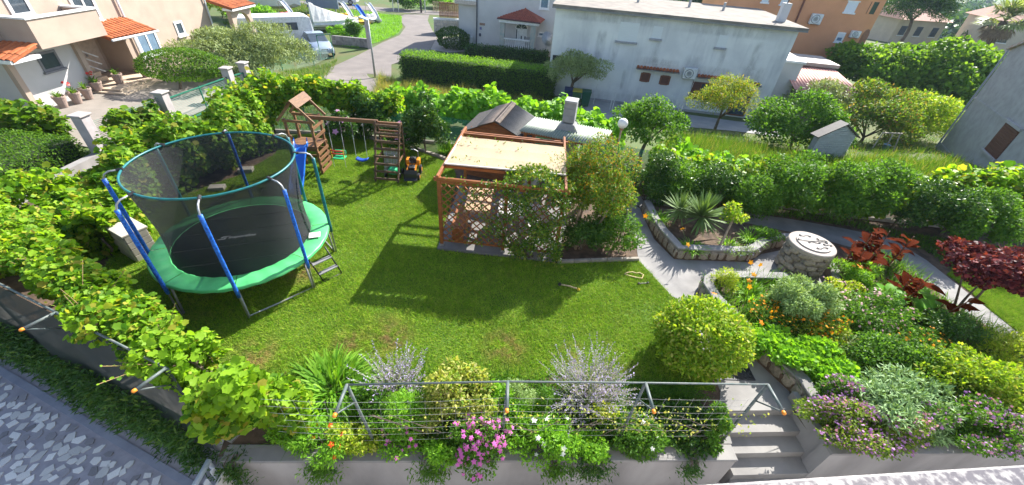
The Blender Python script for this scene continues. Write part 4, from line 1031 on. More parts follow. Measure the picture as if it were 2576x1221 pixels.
MB().lathe([(.02, -.05), (.05, 0), (.02, .05)], (-.22, 0, 0), 8).build('knot', BLACK, t, local=True); MB().lathe([(.02, -.04), (.045, 0), (.02, .04)], (.24, -.01, 0), 8).build('knot', YEL, t, local=True)
# ================================================================== BUILDINGS AND STREET
PINK = mat('pink render', (.42, .33, .265), (.37, .285, .23), 1.2, .9, bmp=.1, detail=8)
WHITE = mat('white render', (.56, .545, .535), (.5, .49, .48), 1.0, .9, bmp=.08, detail=8)
PVC = mat('white window frame', (.78, .78, .78), rough=.4)
GLS = glassmat('window glass', (.06, .08, .10)); GLB = glassmat('bluish glass', (.16, .24, .34))
TILE = mat('orange roof tile', (.42, .12, .035), (.29, .08, .027), 6, .75, coord='obj', vary=.25)
TILER = mat('red roof tile', (.40, .10, .055), (.28, .07, .04), 3, .75)
SHUT = mat('white roller shutter', (.66, .68, .72), (.6, .62, .66), 3, .5, stretch=(1, 1, 30))
BROWN = mat('brown shutter', (.13, .05, .035), (.09, .035, .025), 5, .6, stretch=(1, 1, 20), vary=.1)
GUT = mat('gutter', (.62, .63, .66), rough=.4)
def Wp(F, u, z, out=0.0):
    f, A, d, n = F; p = A+d*u+n*out; return Vector((p[0], p[1], z))
def slab(F, u0, u1, z0, z1, o0, o1):            # box on a facade, o = metres out of the wall
    v = [Wp(F, u, z, o) for z in (z0, z1) for u, o in ((u0, o1), (u1, o1), (u1, o0), (u0, o0))]
    return MB().raw(v, [(0, 3, 2, 1), (4, 5, 6, 7), (0, 1, 5, 4), (1, 2, 6, 5), (2, 3, 7, 6), (3, 0, 4, 7)])
def pr(F, *pix):
    q = [F[0](x, y) for x, y in pix]; return min(a for a, _ in q), max(a for a, _ in q), min(b for _, b in q), max(b for _, b in q)
def window(F, t, u0, u1, z0, z1, panes=1, frame=PVC, glass=None, fw=.06, sill=True, blind=None):
    w = slab(F, u0, u1, z0, z1, -.05, .012).build('window', glass or GLS, t)
    for a, b_, c, d_ in ((u0-.02, u0+fw, z0-.02, z1+.02), (u1-fw, u1+.02, z0-.02, z1+.02), (u0+fw, u1-fw, z0-.02, z0+fw), (u0+fw, u1-fw, z1-fw, z1+.02)): slab(F, a, b_, c, d_, -.02, .04).build('frame', frame, w)
    for k in range(1, panes): c = u0+(u1-u0)*k/panes; slab(F, c-.04, c+.04, z0+fw, z1-fw, -.02, .036).build('mullion', frame, w)
    if sill: slab(F, u0-.08, u1+.08, z0-.09, z0-.022, -.02, .1).build('sill', frame, w)
    if blind: slab(F, u0+fw, u1-fw, z1-fw-(z1-z0)*blind, z1-fw, -.01, .02).build('blind', SHUT, w)
    return w
def tile_mesh():
    mb = MB(); n = 6
    for i in range(2):
        for j in range(n+1):
            a = math.pi*j/n; r = .5 if i == 0 else .44; mb.v.append((r*math.cos(a), i*1.0, r*math.sin(a)*.8))
    for j in range(n): mb.f.append((j, j+1, n+2+j, n+1+j))
    return mb.mesh('tile', TILE, smooth=True)
TM = tile_mesh()
def tiled(t, e0, e1, r1, r0, m=TILE, tw=.21, tl=.36):
    """sloped roof slab from eave e0-e1 to ridge r0-r1 with barrel tiles"""
    e0, e1, r0, r1 = map(Vector, (e0, e1, r0, r1)); nrm = (e1-e0).cross(r0-e0).normalized()
    if nrm.z < 0: nrm = -nrm
    rf = MB().raw([e0, e1, r1, r0, e0-nrm*.08, e1-nrm*.08, r1-nrm*.08, r0-nrm*.08], [(0, 1, 2, 3), (7, 6, 5, 4), (0, 4, 5, 1), (1, 5, 6, 2), (2, 6, 7, 3), (3, 7, 4, 0)]).build('roof', m, t)
    L = (e1-e0).length; S = (r0-e0).length; nc = max(2, round(L/tw)); nr = max(1, round(S/tl)); x = (e1-e0).normalized(); y = (r0-e0).normalized()
    R = Matrix((x, y, nrm)).transposed().to_4x4(); inv = WM[rf.name].inverted()
    for i in range(nc):
        for j in range(nr):
            p = e0+x*(L*(i+.5)/nc)+y*(S*j/nr-.04)+nrm*(.012+.01*(j % 2)); link(TM, 'tile', rf, inv @ Matrix.Translation(p) @ R @ Matrix.Diagonal((L/nc*1.0, S/nr*1.12, .15, 1)))
    return rf
def aircon(F, label, u0, u1, z0, z1, t=None):
    c = Wp(F, (u0+u1)/2, z0, .0); a = thing('air_conditioner', label, 'air conditioner', c)
    ACW = mat('aircon case', (.68, .68, .67), rough=.45)
    bev(slab(F, u0, u1, z0, z1, .05, .38).build('case', ACW, a), .02)
    cx = u0+(u1-u0)*.4; cz = (z0+z1)/2; r = min((z1-z0)*.4, (u1-u0)*.36); n3 = Vector((*F[3], 0)); R = Vector((0, 0, 1)).rotation_difference(n3).to_matrix()
    MB().lathe([(r*1.05, 0), (r*1.05, .02), (r, .02), (r, .006), (.01, .006)], Wp(F, cx, cz, .38), 20, R).build('fan_guard', mat('fan dark', (.12, .12, .13)), a)
    for k in range(3): MB().lathe([(r*(.3+k*.28), .015), (r*(.36+k*.28), .018)], Wp(F, cx, cz, .381), 18, R).build('fan_ring', ACW, a)
    for u in (u0+.08, u1-.08): slab(F, u-.02, u+.02, z0-.06, z0, 0, .36).build('bracket', STEEL, a)
    return a

# ---------------- pink house on the left
F1 = FPL((-18.75, 14), (-18.75, 30)); XF = -18.75
t = thing('pink_house', 'pink and white house with balcony, tiled porch roofs and steps beside the driveway', 'house', (-20, 18, 0))
slab(F1, .65, 3.25, -.05, 2.3, -8, 0).build('ground_floor_wall', WHITE, t)
slab(F1, 5.72, 11.9, -.05, 2.3, -8, 0).build('ground_floor_wall', PINK, t)
slab(F1, 3.25, 5.72, -.05, 2.3, -8, -1.3).build('porch_back_wall', PINK, t)
slab(F1, .65, 11.9, 2.3, 7.2, -8, -.003).build('upper_wall', PINK, t)
slab(F1, -7, .65, -.05, 7.2, -8, -3.4).build('side_wing_wall', PINK, t)
for u in (.50, 3.2, 5.62): slab(F1, u, u+.2, 0, 2.25, -.05, .14).build('pillar', PINK, t)
window(F1, t, 1.68, 2.44, 1.22, 1.85, 1, frame=mat('dark frame', (.2, .2, .22)))
window(F1, t, 6.36, 7.6, .74, 1.74, 2, glass=GLB, fw=.09); window(F1, t, 9.05, 9.6, 1.21, 1.84, 1, fw=.08)
window(F1, t, 1.75, 2.5, 3.1, 4.3, 1, fw=.09); window(F1, t, 4.1, 5.15, 2.55, 4.3, 2, fw=.09); window(F1, t, 7.3, 8.6, 3.4, 4.6, 2, fw=.09)
for u in (6.2, 11.85): MB().tube([Wp(F1, u, .1, .08), Wp(F1, u, 7, .08)], .045, 8).build('downpipe', GUT, t)
# entrance: door, stair rail, steps
dr = slab(F1, 4.7, 5.55, .2, 1.95, -1.34, -1.27).build('door', mat('beige door', (.55, .46, .40)), t); slab(F1, 4.8, 4.84, 1.0, 1.12, -1.27, -1.2).build('handle', STEEL, dr)
for i in range(5): slab(F1, 3.4, 4.3, .2+i*.17, .37+i*.17, -1.29+.0, -.25-.22*i).build('stair_step', mat('tan step', (.55, .44, .33), (.45, .36, .27), 3, .8), t)
for k in (.55, .85, 1.15): MB().bar(Wp(F1, 3.45, k+.75, -.9), Wp(F1, 4.35, k, -.25), .03, .05).build('stair_rail', PVC, t)
slab(F1, 3.2, 5.9, -.02, .17, -1.3, 1.15).build('porch_step', MATS['tan step'], t); slab(F1, 3.0, 6.3, -.02, .085, -.2, 1.5).build('porch_step', MATS['tan step'], t)
# balcony
bl = slab(F1, 1.0, 3.78, 2.25, 2.4, 0, 1.25).build('balcony', PINK, t)
slab(F1, 1.0, 3.78, 2.4, 3.2, 1.1, 1.25).build('parapet', PINK, bl); slab(F1, 1.0, 1.15, 2.4, 3.2, 0, 1.1).build('parapet', PINK, bl); slab(F1, 3.63, 3.78, 2.4, 3.2, 0, 1.1).build('parapet', PINK, bl)
for a in ((.95, 3.83, 1.07, 1.3), (.95, 1.2, 0, 1.07), (3.58, 3.83, 0, 1.07)): slab(F1, a[0], a[1], 3.2, 3.26, a[2], a[3]).build('coping', PVC, bl)
tiled(t, (XF+1.25, 17.82, 2.08), (XF+1.25, 20.3, 2.03), (XF, 20.3, 2.5), (XF, 17.82, 2.5))
MB().tube([(XF+1.3, 17.8, 2.03), (XF+1.3, 20.35, 1.98)], .05, 8).build('gutter', GUT, t)
tiled(t, (-23, 13.75, 2.12), (-17.5, 13.86, 2.12), (-17.5, 14.85, 2.42), (-23, 14.85, 2.42)); slab(F1, -.2, .85, 2.0, 2.12, -4, 1.22).build('roof_fascia', PVC, t)
# arched porch at its far end
ap = thing('arched_porch', 'small arched porch with orange tiled roof at end of pink house', 'porch', (-17.5, 26.5, 0))
F1b = FPL((-17.6, 26.0), (-17.6, 30)); mb = MB(); u0, u1, zt_ = .2, 2.2, 2.2; n = 14
arc = [(1.2-.72*math.cos(math.pi*i/n), 1.15+.72*math.sin(math.pi*i/n)) for i in range(n+1)]
for o in (0, -.25):
    for (u_, z_) in [(u0, -.1), (u0, zt_), (u1, zt_), (u1, -.1)]+[(arc[-1][0], -.1)]+arc[::-1]+[(arc[0][0], -.1)]: mb.v.append(tuple(Wp(F1b, u_, z_, o)))
m_ = len(mb.v)//2; mb.f.append(tuple(range(m_))); mb.f.append(tuple(range(m_, 2*m_))[::-1]); mb.f += [(i, m_+i, m_+(i+1) % m_, (i+1) % m_) for i in range(m_)]
mb.build('arch_wall', PINK, ap); tiled(ap, (-17.3, 26.0, 2.2), (-17.3, 28.4, 2.2), (-18.7, 28.4, 2.55), (-18.7, 26.0, 2.55)); slab(F1b, 0, 2.4, 2.08, 2.2, -.3, .3).build('fascia', PVC, ap)
# flower pots along the wall
POT = mat('taupe pot', (.34, .25, .21), (.27, .2, .17), 8, .7); LPOT = leafmat('pot leaves', (.06, .13, .03), (.12, .2, .05)); FRED = mat('red flower', (.65, .03, .02), rough=.5)
for i, (px, py, lab, red) in enumerate(((162, 270, 'taupe flower pot with spiky leaves farthest down the white wall', 0), (198, 260, 'taupe flower pot with red blossoms against the white wall', 1), (226, 249, 'taupe flower pot with leafy plant beside the porch step', 0), (252, 232, 'taupe flower pot with red blossom by the stair pillar', 1), (303, 211, 'taupe flower pot standing on the porch step by the door', 0), (369, 194, 'taupe flower pot with tall twigs below the large window', 0))):
    p = P(px, py, .17 if i > 3 else .02); t = thing('flower_pot', lab, 'flower pot', p, group='flower pots along the pink house'); rg = np.random.default_rng(i)
    MB().lathe([(.13, 0), (.2, .38), (.215, .38), (.215, .44), (.185, .44), (.18, .40), (.01, .40)], (0, 0, 0), 16).build('pot', POT, t, local=True)
    nb = 26; a = rg.uniform(0, 6.28, nb); v, f = stripgeo(np.tile([0, 0, .4], (nb, 1))+rg.normal(size=(nb, 3))*.04, np.stack([np.cos(a)*.6, np.sin(a)*.6, np.ones(nb)], 1), rg.uniform(.25, .5, nb), .06, .4, 3); link(fastmesh('leaves', v, f, LPOT), 'leaves', t)
    if red:
        q = rg.normal(size=(4, 3))*[.08, .08, .04]+[0, 0, .78]; v, f = leafgeo(q, rg.normal(size=(4, 3)), np.tile([.3, -.3, 1.], (4, 1)), .15, 'petal'); link(fastmesh('flowers', v, f, FRED), 'flowers', t)

# ---------------- gate posts and green fence of the pink house
GRM = mat('green fence metal', (.02, .16, .10), (.015, .12, .08), 9, .5)
PST = mat('grey gate pillar', (.42, .38, .38), (.34, .31, .31), 3, .9, bmp=.1)
gp = [P(264, 400)[:2], P(442, 322)[:2], P(592, 243)[:2], P(630, 224)[:2]]
for i, p in enumerate(gp):
    lab = ['grey gate pillar standing above the clipped low hedge', 'grey gate pillar where vine panel meets green gate', 'grey gate pillar at hinge end of the green gate', 'last grey gate pillar of the row toward olive tree'][i]
    t = thing('gate_pillar', lab, 'pillar', (p[0], p[1], 0), group='gate pillars of the pink house'); h = [1.42, 1.3, 1.2, 1.15][i]
    bev(MB().box((0, 0, h/2-.05), (.32, .32, h+.1)).build('shaft', PST, t, local=True), .01); bev(MB().box((0, 0, h+.03), (.42, .42, .06)).build('cap', mat('pillar cap', (.40, .36, .34)), t, local=True), .015)
def wirepanel(name, label, a, b_, z0, z1, nw, cat='fence', frame=True, mid=0, m=GRM):
    a, b_ = Vector((a[0], a[1], 0)), Vector((b_[0], b_[1], 0)); d = (b_-a).normalized(); a = a+d*.17; b_ = b_-d*.17; t = thing(name, label, cat, (a+b_)/2)
    za = lambda p: float(T(p.x, p.y))
    for k in range(nw): z = z0+.08+(z1-z0-.12)*k/(nw-1); MB().tube([a+Vector((0, 0, za(a)+z)), (a+b_)/2+Vector((0, 0, za((a+b_)/2)+z-.01)), b_+Vector((0, 0, za(b_)+z))], .006, 4).build('wire', m, t)
    if frame:
        for z in (z0, z1): MB().bar(a+Vector((0, 0, z+za(a))), b_+Vector((0, 0, z+za(b_))), .045, .045).build('frame_rail', m, t)
        for p in (a, b_): MB().bar(p+Vector((0, 0, z0+za(p)-.02)), p+Vector((0, 0, z1+za(p)+.03)), .045, .045).build('frame_post', m, t)
    for k in range(mid): p = a.lerp(b_, (k+1)/(mid+1)); MB().bar(p+Vector((0, 0, z0+za(p)-.1)), p+Vector((0, 0, z1+za(p)+.03)), .04, .04).build('frame_post', m, t)
    return t
wirepanel('wire_fence', 'green wire fence panel overgrown by vine between two grey pillars', gp[0], gp[1], .3, 1.2, 16, frame=False)
wirepanel('driveway_gate', 'long green metal driveway gate with horizontal wires', gp[1], gp[2], .1, 1.05, 16, 'gate', mid=1)
wirepanel('side_gate', 'narrow green gate between last two grey pillars', gp[2], gp[3], .1, 1.05, 14, 'gate')
q0, q1 = M(650, 225), M(745, 178); q2 = M(830, 150)
wirepanel('wire_fence', 'green wire fence on slope below the olive tree', gp[3], q1, .1, 1.25, 18, frame=False, mid=2)
wirepanel('wire_fence', 'green wire fence beside parked car near street', q1, q2, .1, 1.2, 16, frame=False, mid=1)
t = thing('boundary_wall', 'low concrete wall between grey gate pillars and garden vines', 'wall', (-13.3, 12.5, 0))
MB().box((-13.4, 9.6, .12), (.25, 7.5, .3)).build('wall_body', CONC2, t); MB().box((-13.2, 12.9, .12), (.24, 2.6, .34)).build('wall_body', CONC2, t)

# ---------------- long white house with stained wall
A_, B_ = M(1480, 250), M(1900, 300); F2 = FPL(A_, B_); ZB = LOW-.35
STN = bpy.data.materials.new('stained white render'); nt, b = nodes(STN); b.inputs['Roughness'].default_value = .92
s1_ = tex(nt, 'Noise', 1.0, 8, stretch=(1.3, 1.3, .16), rough=.65); r1_ = ramp(nt, s1_.outputs[0], (.56, .565, .58), (.70, .70, .70), .30, .48)
s2_ = tex(nt, 'Noise', .5, 6); r2_ = ramp(nt, s2_.outputs[0], (.82, .82, .84), (1, 1, 1), .35, .6)
nt.links.new(mixc(nt, 1.0, r1_.outputs[0], r2_.outputs[0], 'MULTIPLY'), b.inputs['Base Color']); bump(nt, b, s2_.outputs[0], .1)
t = thing('long_white_house', 'long white two storey house with flat roof and grey streaked wall', 'house', (A_[0]+4, A_[1], LOW))
slab(F2, -2.95, 11.42, ZB, 3.38, -8.5, 0).build('wall', STN, t)
rf = slab(F2, -3.15, 11.75, 3.38, 3.52, -8.8, .35).build('roof', mat('flat roof', (.24, .21, .175), (.15, .13, .115), 1.2, .9, detail=8), t)
slab(F2, -3.16, 11.76, 3.30, 3.379, .12, .36).build('roof_edge', mat('dark roof edge', (.22, .22, .22)), rf)
z3 = lambda *a: [(x*.37667+1104, y*.37667) for x, y in a]
BLK = mat('grey stain streak', (.22, .23, .26), (.5, .51, .53), 4, .95, stretch=(1, 1, .2))
for pts in (((1215, 145), (1335, 160), (1315, 285), (1195, 270)), ((1437, 175), (1500, 180), (1480, 262), (1420, 255)), ((1880, 235), (1935, 240), (1910, 320), (1850, 315))):
    u0, u1, z0, z1 = pr(F2, *z3(*pts)); w = slab(F2, u0, u1, z0, z1, -.05, .02).build('roller_shutter', mat('pale shutter', (.66, .68, .70), (.6, .62, .64), 3, .5, stretch=(1, 1, 30)), t)
    slab(F2, u0-.1, u1+.08, z0-.11, z0-.0, -.02, .14).build('sill', mat('grey sill', (.33, .33, .35)), w)
    for k in range(7): z = z0+(z1-z0)*(k+.5)/7; slab(F2, u0, u1, z-.008, z+.004, 0, .028).build('slat', MATS['pale shutter'], w)
for u0, u1, zc in ((2.7, 5.4, .36), (6.58, 8.65, .24), (9.1, 10.5, .12)):
    aw = slab(F2, u0, u1, zc-.03, zc+.03, -.05, .42).build('awning', CONC2, t); nt_ = int((u1-u0)/.2)
    R = Matrix((Vector((*F2[2], 0)), Vector((*F2[3], 0))*-.95+Vector((0, 0, .32)), Vector((0, 0, 1)))).transposed().to_4x4()
    for k in range(nt_): link(TM, 'tile', aw, WM[aw.name].inverted() @ Matrix.Translation(Wp(F2, u0+(k+.5)*(u1-u0)/nt_, zc+.03, .45)) @ R @ Matrix.Diagonal(((u1-u0)/nt_, .46, .2, 1)))
for u0, u1, z0, z1 in ((3.13, 3.67, -.43, .1), (4.4, 4.96, -.48, .06)):
    w = slab(F2, u0, u1, z0, z1, -.05, .02).build('window', BROWN, t)
    for a in ((u0-.05, u0+.05, z0, z1), (u1-.05, u1+.05, z0, z1), (u0+.05, u1-.05, z1-.06, z1+.03), (u0+.05, u1-.05, z0-.03, z0+.06)): slab(F2, *a, -.02, .04).build('frame', mat('brown frame', (.2, .08, .05)), w)
u0, u1, z0, z1 = 6.45, 8.7, -1.05, -.1
w = window(F2, t, u0+.55, u1-.5, z0, z1, 2, frame=mat('brown frame', (.2, .08, .05)), glass=GLS)
for a, b_ in ((u0, u0+.55), (u1-.5, u1)):
    s_ = slab(F2, a, b_, z0-.1, z1+.02, 0, .06).build('shutter', BROWN, t)
    for k in range(9): z = z0+(z1-z0)*(k+.5)/9; slab(F2, a+.05, b_-.05, z-.03, z+.02, .05, .075).build('louvre', BROWN, s_)
window(F2, t, 9.2, 10.3, -1.9, -.25, 1, frame=mat('brown frame', (.2, .08, .05)), sill=False)
slab(F2, -2.8, -.9, .18, .58, -.3, .004).build('porch_shade_panel', mat('porch shade', (.03, .03, .03)), t); slab(F2, -1.9, -1.3, .2, .56, 0, .02).build('porch_panel', mat('tan panel', (.5, .38, .28)), t)  # dark flat panel; shade inside the porch opening is painted as its colour
MB().tube([Wp(F2, 6.3, -2.2, .05), Wp(F2, 6.55, .3, .05)], .02, 5).build('drain_hose', PVC, t)
slab(F2, -.3, 9, ZB, LOW+.12, 0, .12).build('plinth', mat('plinth', (.36, .36, .37), (.28, .28, .29), 2, .9), t)
for u, h in ((2.4, .5), (5.9, .55), (8.2, .5)): MB().tube([Wp(F2, u, 3.5, -5), Wp(F2, u, 3.5+h, -5)], .09, 8).build('vent_pipe', mat('vent pipe', (.4, .4, .4)), rf)
ch = slab(F2, 10.7, 11.15, 3.5, 4.5, -2.2, -1.75).build('chimney', WHITE, rf)
MB().tube([Wp(F2, 10.9, 4.5, -1.9), Wp(F2, 10.95, 5.3, -1.9)], .03, 6).build('antenna_mast', IRON, rf); MB().tube([Wp(F2, 10.5, 5.1, -1.9), Wp(F2, 12.4, 5.0, -1.9)], .02, 6).build('antenna_boom', STEEL, rf)
for k in range(6): MB().tube([Wp(F2, 11.0+k*.25, 5.05, -2.15), Wp(F2, 11.0+k*.25, 5.05, -1.65)], .01, 4).build('antenna_element', STEEL, rf)
STM = bpy.data.materials.new('weather stain'); nt, b = nodes(STM); b.inputs['Base Color'].default_value = (.10, .105, .12, 1); b.inputs['Roughness'].default_value = .95
tcn = nt.nodes.new('ShaderNodeTexCoord'); sx = nt.nodes.new('ShaderNodeUVMap'); spx = nt.nodes.new('ShaderNodeSeparateXYZ'); nt.links.new(sx.outputs[0], spx.inputs[0])
def mth(op, a_, b_=None):
    m_ = nt.nodes.new('ShaderNodeMath'); m_.operation = op; m_.use_clamp = True
    for k_, v_ in enumerate((a_, b_)):
        if v_ is None: continue
        if hasattr(v_, 'links'): nt.links.new(v_, m_.inputs[k_])
        else: m_.inputs[k_].default_value = v_
    return m_.outputs[0]
ex = mth('MULTIPLY', mth('MULTIPLY', spx.outputs[0], mth('SUBTRACT', 1.0, spx.outputs[0])), 4.0); ey = mth('MULTIPLY', mth('MULTIPLY', mth('MULTIPLY', spx.outputs[1], mth('SUBTRACT', 1.0, spx.outputs[1])), 4.0), 1.6)
nz = tex(nt, 'Noise', 2.6, 7, stretch=(1, 1, .35), rough=.7); nr_ = ramp(nt, nz.outputs[0], (0, 0, 0), (1, 1, 1), .35, .7)
al = mth('MULTIPLY', mth('MULTIPLY', ex, ey), mth('MULTIPLY', nr_.outputs[0], .32)); tpn = nt.nodes.new('ShaderNodeBsdfTransparent'); msn = nt.nodes.new('ShaderNodeMixShader'); nt.links.new(al, msn.inputs[0]); nt.links.new(tpn.outputs[0], msn.inputs[1]); nt.links.new(b.outputs[0], msn.inputs[2]); nt.links.new(msn.outputs[0], nt.nodes['Material Output'].inputs[0])
for u0, u1, z0, z1 in ((2.5, 4.6, .2, 1.15), (3.8, 5.6, .2, 1.05), (5.4, 6.8, .3, 1.5), (6.4, 8.9, .1, .95), (8.8, 10.7, -.1, 1.2), (.9, 1.35, .3, 1.95), (3.5, 3.95, .7, 2.2), (7.45, 7.9, .5, 2.1), (9.3, 9.9, .6, 2.6), (-.2, .5, .6, 2.4), (-2.7, 1.5, -2.2, -1.2), (1.0, 6.5, -2.2, -1.3), (4, 11, 2.6, 3.4), (-2.9, 4, 2.7, 3.4), (1.9, 2.15, -1.2, .25)):
    so_m = MB().raw([Wp(F2, u0, z0, .004), Wp(F2, u1, z0, .004), Wp(F2, u1, z1, .004), Wp(F2, u0, z1, .004)], [(0, 1, 2, 3)]).build('stain', STM, t); uvl = so_m.data.uv_layers.new(name='UVMap')
    for k_, uv in enumerate(((0, 0), (1, 0), (1, 1), (0, 1))): uvl.data[k_].uv = uv
aircon(F2, 'white air conditioner with blue sticker on the stained white wall', 5.64, 6.45, .1, .74)
# annex boxes on its right end
t = thing('white_annex', 'low white annex with flat roof at end of long white house', 'annex', Wp(F2, 12, LOW)); slab(F2, 11.45, 12.9, ZB, 1.45, -5, -.9).build('wall', WHITE, t); slab(F2, 11.43, 13.0, 1.45, 1.58, -5.1, -.8).build('roof', PVC, t)
t = thing('pink_roofed_outbuilding', 'outbuilding with pink corrugated roof beside the white annex', 'outbuilding', Wp(F2, 14, LOW))
slab(F2, 13.0, 16.8, ZB, .25, -5, -.3).build('wall', CONC2, t)
mb = MB(); nC = 120; a0, a1, a2, a3 = Wp(F2, 12.5, .18, .3), Wp(F2, 16.9, .1, .3), Wp(F2, 16.0, .95, -3.2), Wp(F2, 12.5, .95, -3.2)
for i in range(nC+1):
    q = i/nC; h = Vector((0, 0, .03*math.sin(q*20*6.283))); mb.v += [tuple(a0.lerp(a1, q)+h), tuple(a3.lerp(a2, q)+h)]
mb.f += [(2*i, 2*i+2, 2*i+3, 2*i+1) for i in range(nC)]; mb.build('corrugated_roof', mat('pink corrugated', (.58, .30, .25), (.48, .25, .2), 2, .7), t, smooth=True).modifiers.new('thick', 'SOLIDIFY').thickness = .02
slab(F2, 12.9, 16.2, .98, 1.2, -6, -3.1).build('flat_roof', mat('grey flat roof', (.34, .31, .28)), t)
# rebar-like white rods along its yard and the bins
for i, (px, py) in enumerate(((1030, 700), (1140, 735), (1155, 745), (1262, 745), (1272, 750), (1382, 745), (1392, 752), (1405, 758), (1512, 780), (1525, 790), (1545, 820), (1560, 850), (1575, 870))):
    p = M(px*.37667+1104, py*.37667); single('garden_rod', 'thin pale plant support rod in the row before the white house', 'rod', MB().tube([(p[0], p[1], p[2]-.05), (p[0]+.03, p[1], p[2]+1.35)], .022, 5), mat('pale rod', (.68, .68, .68)), group='plant support rods')
for i, (px, py, m_, lab) in enumerate(((1447, 266, mat('bin green', (.05, .13, .06), rough=.5), 'green wheelie bin with yellow rim under olive tree'), (1470, 268, mat('bin dark green', (.02, .10, .06), rough=.5), 'dark green wheelie bin against the white house'), (1427, 262, mat('bin blue', (.03, .05, .14), rough=.5), 'dark blue wheelie bin behind the olive trunk'))):
    p = M(px, py); t = thing('wheelie_bin', lab, 'bin', p, -.1)
    v = [(sx*a, sy*c, z) for z, a, c in ((.08, .22, .25), (.95, .29, .34)) for sx, sy in ((-1, -1), (1, -1), (1, 1), (-1, 1))]
    bev(MB().raw(v, [(3, 2, 1, 0), (4, 5, 6, 7), (0, 1, 5, 4), (1, 2, 6, 5), (2, 3, 7, 6), (3, 0, 4, 7)]).build('body', m_, t, local=True), .02)
    bev(MB().box((0, 0, .99), (.62, .72, .07)).build('lid', m_ if i else mat('bin yellow', (.45, .38, .05), rough=.5), t, local=True), .02)
    for s in (-1, 1): MB().lathe([(.1, -.03), (.1, .03)], (s*.2, .28, .1), 12, Matrix.Rotation(RAD(90), 3, 'Y')).build('wheel', BLACK, t, local=True)

# ---------------- white house with red porch roof
d2 = F2[2]; A3 = M(1198, 123)[:2]; F3 = FPL(A3, A3+d2*10); zg = LOW-.1
zz = lambda *a: [(x*.13561+1177.6, y*.13561) for x, y in a]
t = thing('porch_house', 'white house with red hipped porch roof, columns and arched door', 'house', (A3[0]+4, A3[1], LOW))
slab(F3, 0, 11.5, zg, 5.4, -8, 0).build('wall', WHITE, t); slab(F3, 0, 11.5, zg, -1.55, 0, .06).build('plinth', mat('stone plinth', (.48, .42, .36), (.4, .35, .3), 6, .9), t)
MB().tube([Wp(F3, .03, zg, .08), Wp(F3, .03, 5.4, .08)], .06, 6).build('downpipe', mat('dark pipe', (.1, .1, .11)), t)
F3p = FPL(A3+F3[3]*1.7, A3+F3[3]*1.7+d2*10)
e0u, e1u, _, _ = pr(F3p, *zz((545, 330), (1370, 400))); _, _, ez, _ = pr(F3p, *zz((600, 350),)); pu = F3[0](*zz((1015, 100))[0])
ez = F3p[0](*zz((560, 330))[0])[1]; azp = F3[0](*zz((1015, 100))[0])
apx = Wp(F3, azp[0]+.3, azp[1]-.2, .1)
e0, e1 = Wp(F3p, e0u, ez, .2), Wp(F3p, e1u-.1, ez-.05, .2); w0, w1 = Wp(F3, e0u+.2, ez, 0), Wp(F3, e1u+.1, ez, 0)
prf = MB().raw([e0, e1, apx, w0, w1], [(0, 1, 2), (0, 2, 3), (1, 4, 2)]).build('porch_roof', TILER, t); prf.modifiers.new('thick', 'SOLIDIFY').thickness = .06
for k in range(22):
    q = (k+.5)/22; b0 = e0.lerp(e1, q); tip = apx if .45 < q < .55 else (e0.lerp(apx, min(1, q*2)) if q < .5 else e1.lerp(apx, min(1, (1-q)*2)))
    MB().tube([b0+Vector((0, 0, .03)), tip.lerp(b0, .02)+Vector((0, 0, .03))], .05, 5).build('tile_course', TILER, prf)
slab(F3p, e0u+.15, e1u-.2, ez-.32, ez-.08, -.1, .12).build('entablature', PVC, t); MB().tube([e0+Vector((0, 0, -.03)), e1+Vector((0, 0, -.03))], .06, 6).build('gutter', mat('dark gutter', (.12, .05, .05)), t)
cu0 = F3p[0](*zz((630, 600))[0])[0]; cu1 = F3p[0](*zz((1205, 600))[0])[0]
for u_ in (cu0, cu1): slab(F3p, u_-.2, u_+.2, zg, ez-.3, -.4, 0).build('column', mat('green stone column', (.30, .36, .35), (.45, .42, .38), 4, .85), t)
zf = -1.35; slab(F3p, cu0-.2, cu1+.2, zg, zf, -1.65, .02).build('porch_floor', CONC2, t)
def baluster(h): return MB().lathe([(.05, 0), (.05, .05), (.03, .1), (.055, h*.35), (.025, h*.7), (.045, h-.05), (.045, h)], (0, 0, 0), 8).mesh('baluster', PVC, smooth=True)
bme = baluster(.75)
hr = slab(F3p, cu0+.2, cu1-.2, zf+.75, zf+.85, -.2, .05).build('balustrade', PVC, t)
for k in range(13): p = Wp(F3p, cu0+.3+(cu1-cu0-.6)*k/12, zf, -.08); link(bme, 'baluster', hr, WM[hr.name].inverted() @ Matrix.Translation(p))
du0, du1, dz0, dz1 = pr(F3, *zz((890, 740), (1080, 740), (1080, 540), (890, 540)))
dr = slab(F3, du0, du1, zf, dz1, -.05, .05).build('door', PVC, t); slab(F3, du0+.03, du0+.12, zf+.5, dz1-.1, 0, .06).build('side_light', GLS, dr)
mid_ = (du0+du1)/2; rr_ = (du1-du0)/2
fan = [Wp(F3, mid_-rr_*math.cos(math.pi*k/12), dz1+rr_*.8*math.sin(math.pi*k/12), .03) for k in range(13)]; MB().raw(fan, [tuple(range(13))]).build('fanlight', GLS, dr)
MB().tube([Wp(F3, mid_-rr_*1.06*math.cos(math.pi*k/12), dz1+rr_*.86*math.sin(math.pi*k/12), .05) for k in range(13)], .05, 5).build('arch_trim', PVC, dr)
for k in range(3): a = math.pi*(k+1)/4; MB().bar(Wp(F3, mid_, dz1, .06), Wp(F3, mid_-rr_*math.cos(a), dz1+rr_*.8*math.sin(a), .06), .04, .02).build('fan_bar', PVC, dr)
u0, u1, z0, z1 = pr(F3, *zz((960, 690), (980, 690), (970, 730), (960, 760)))
for uu in (mid_-.02, mid_+.32): slab(F3, uu, uu+.1, zf+.45, zf+.85, 0, .06).build('door_pane', GLS, dr)
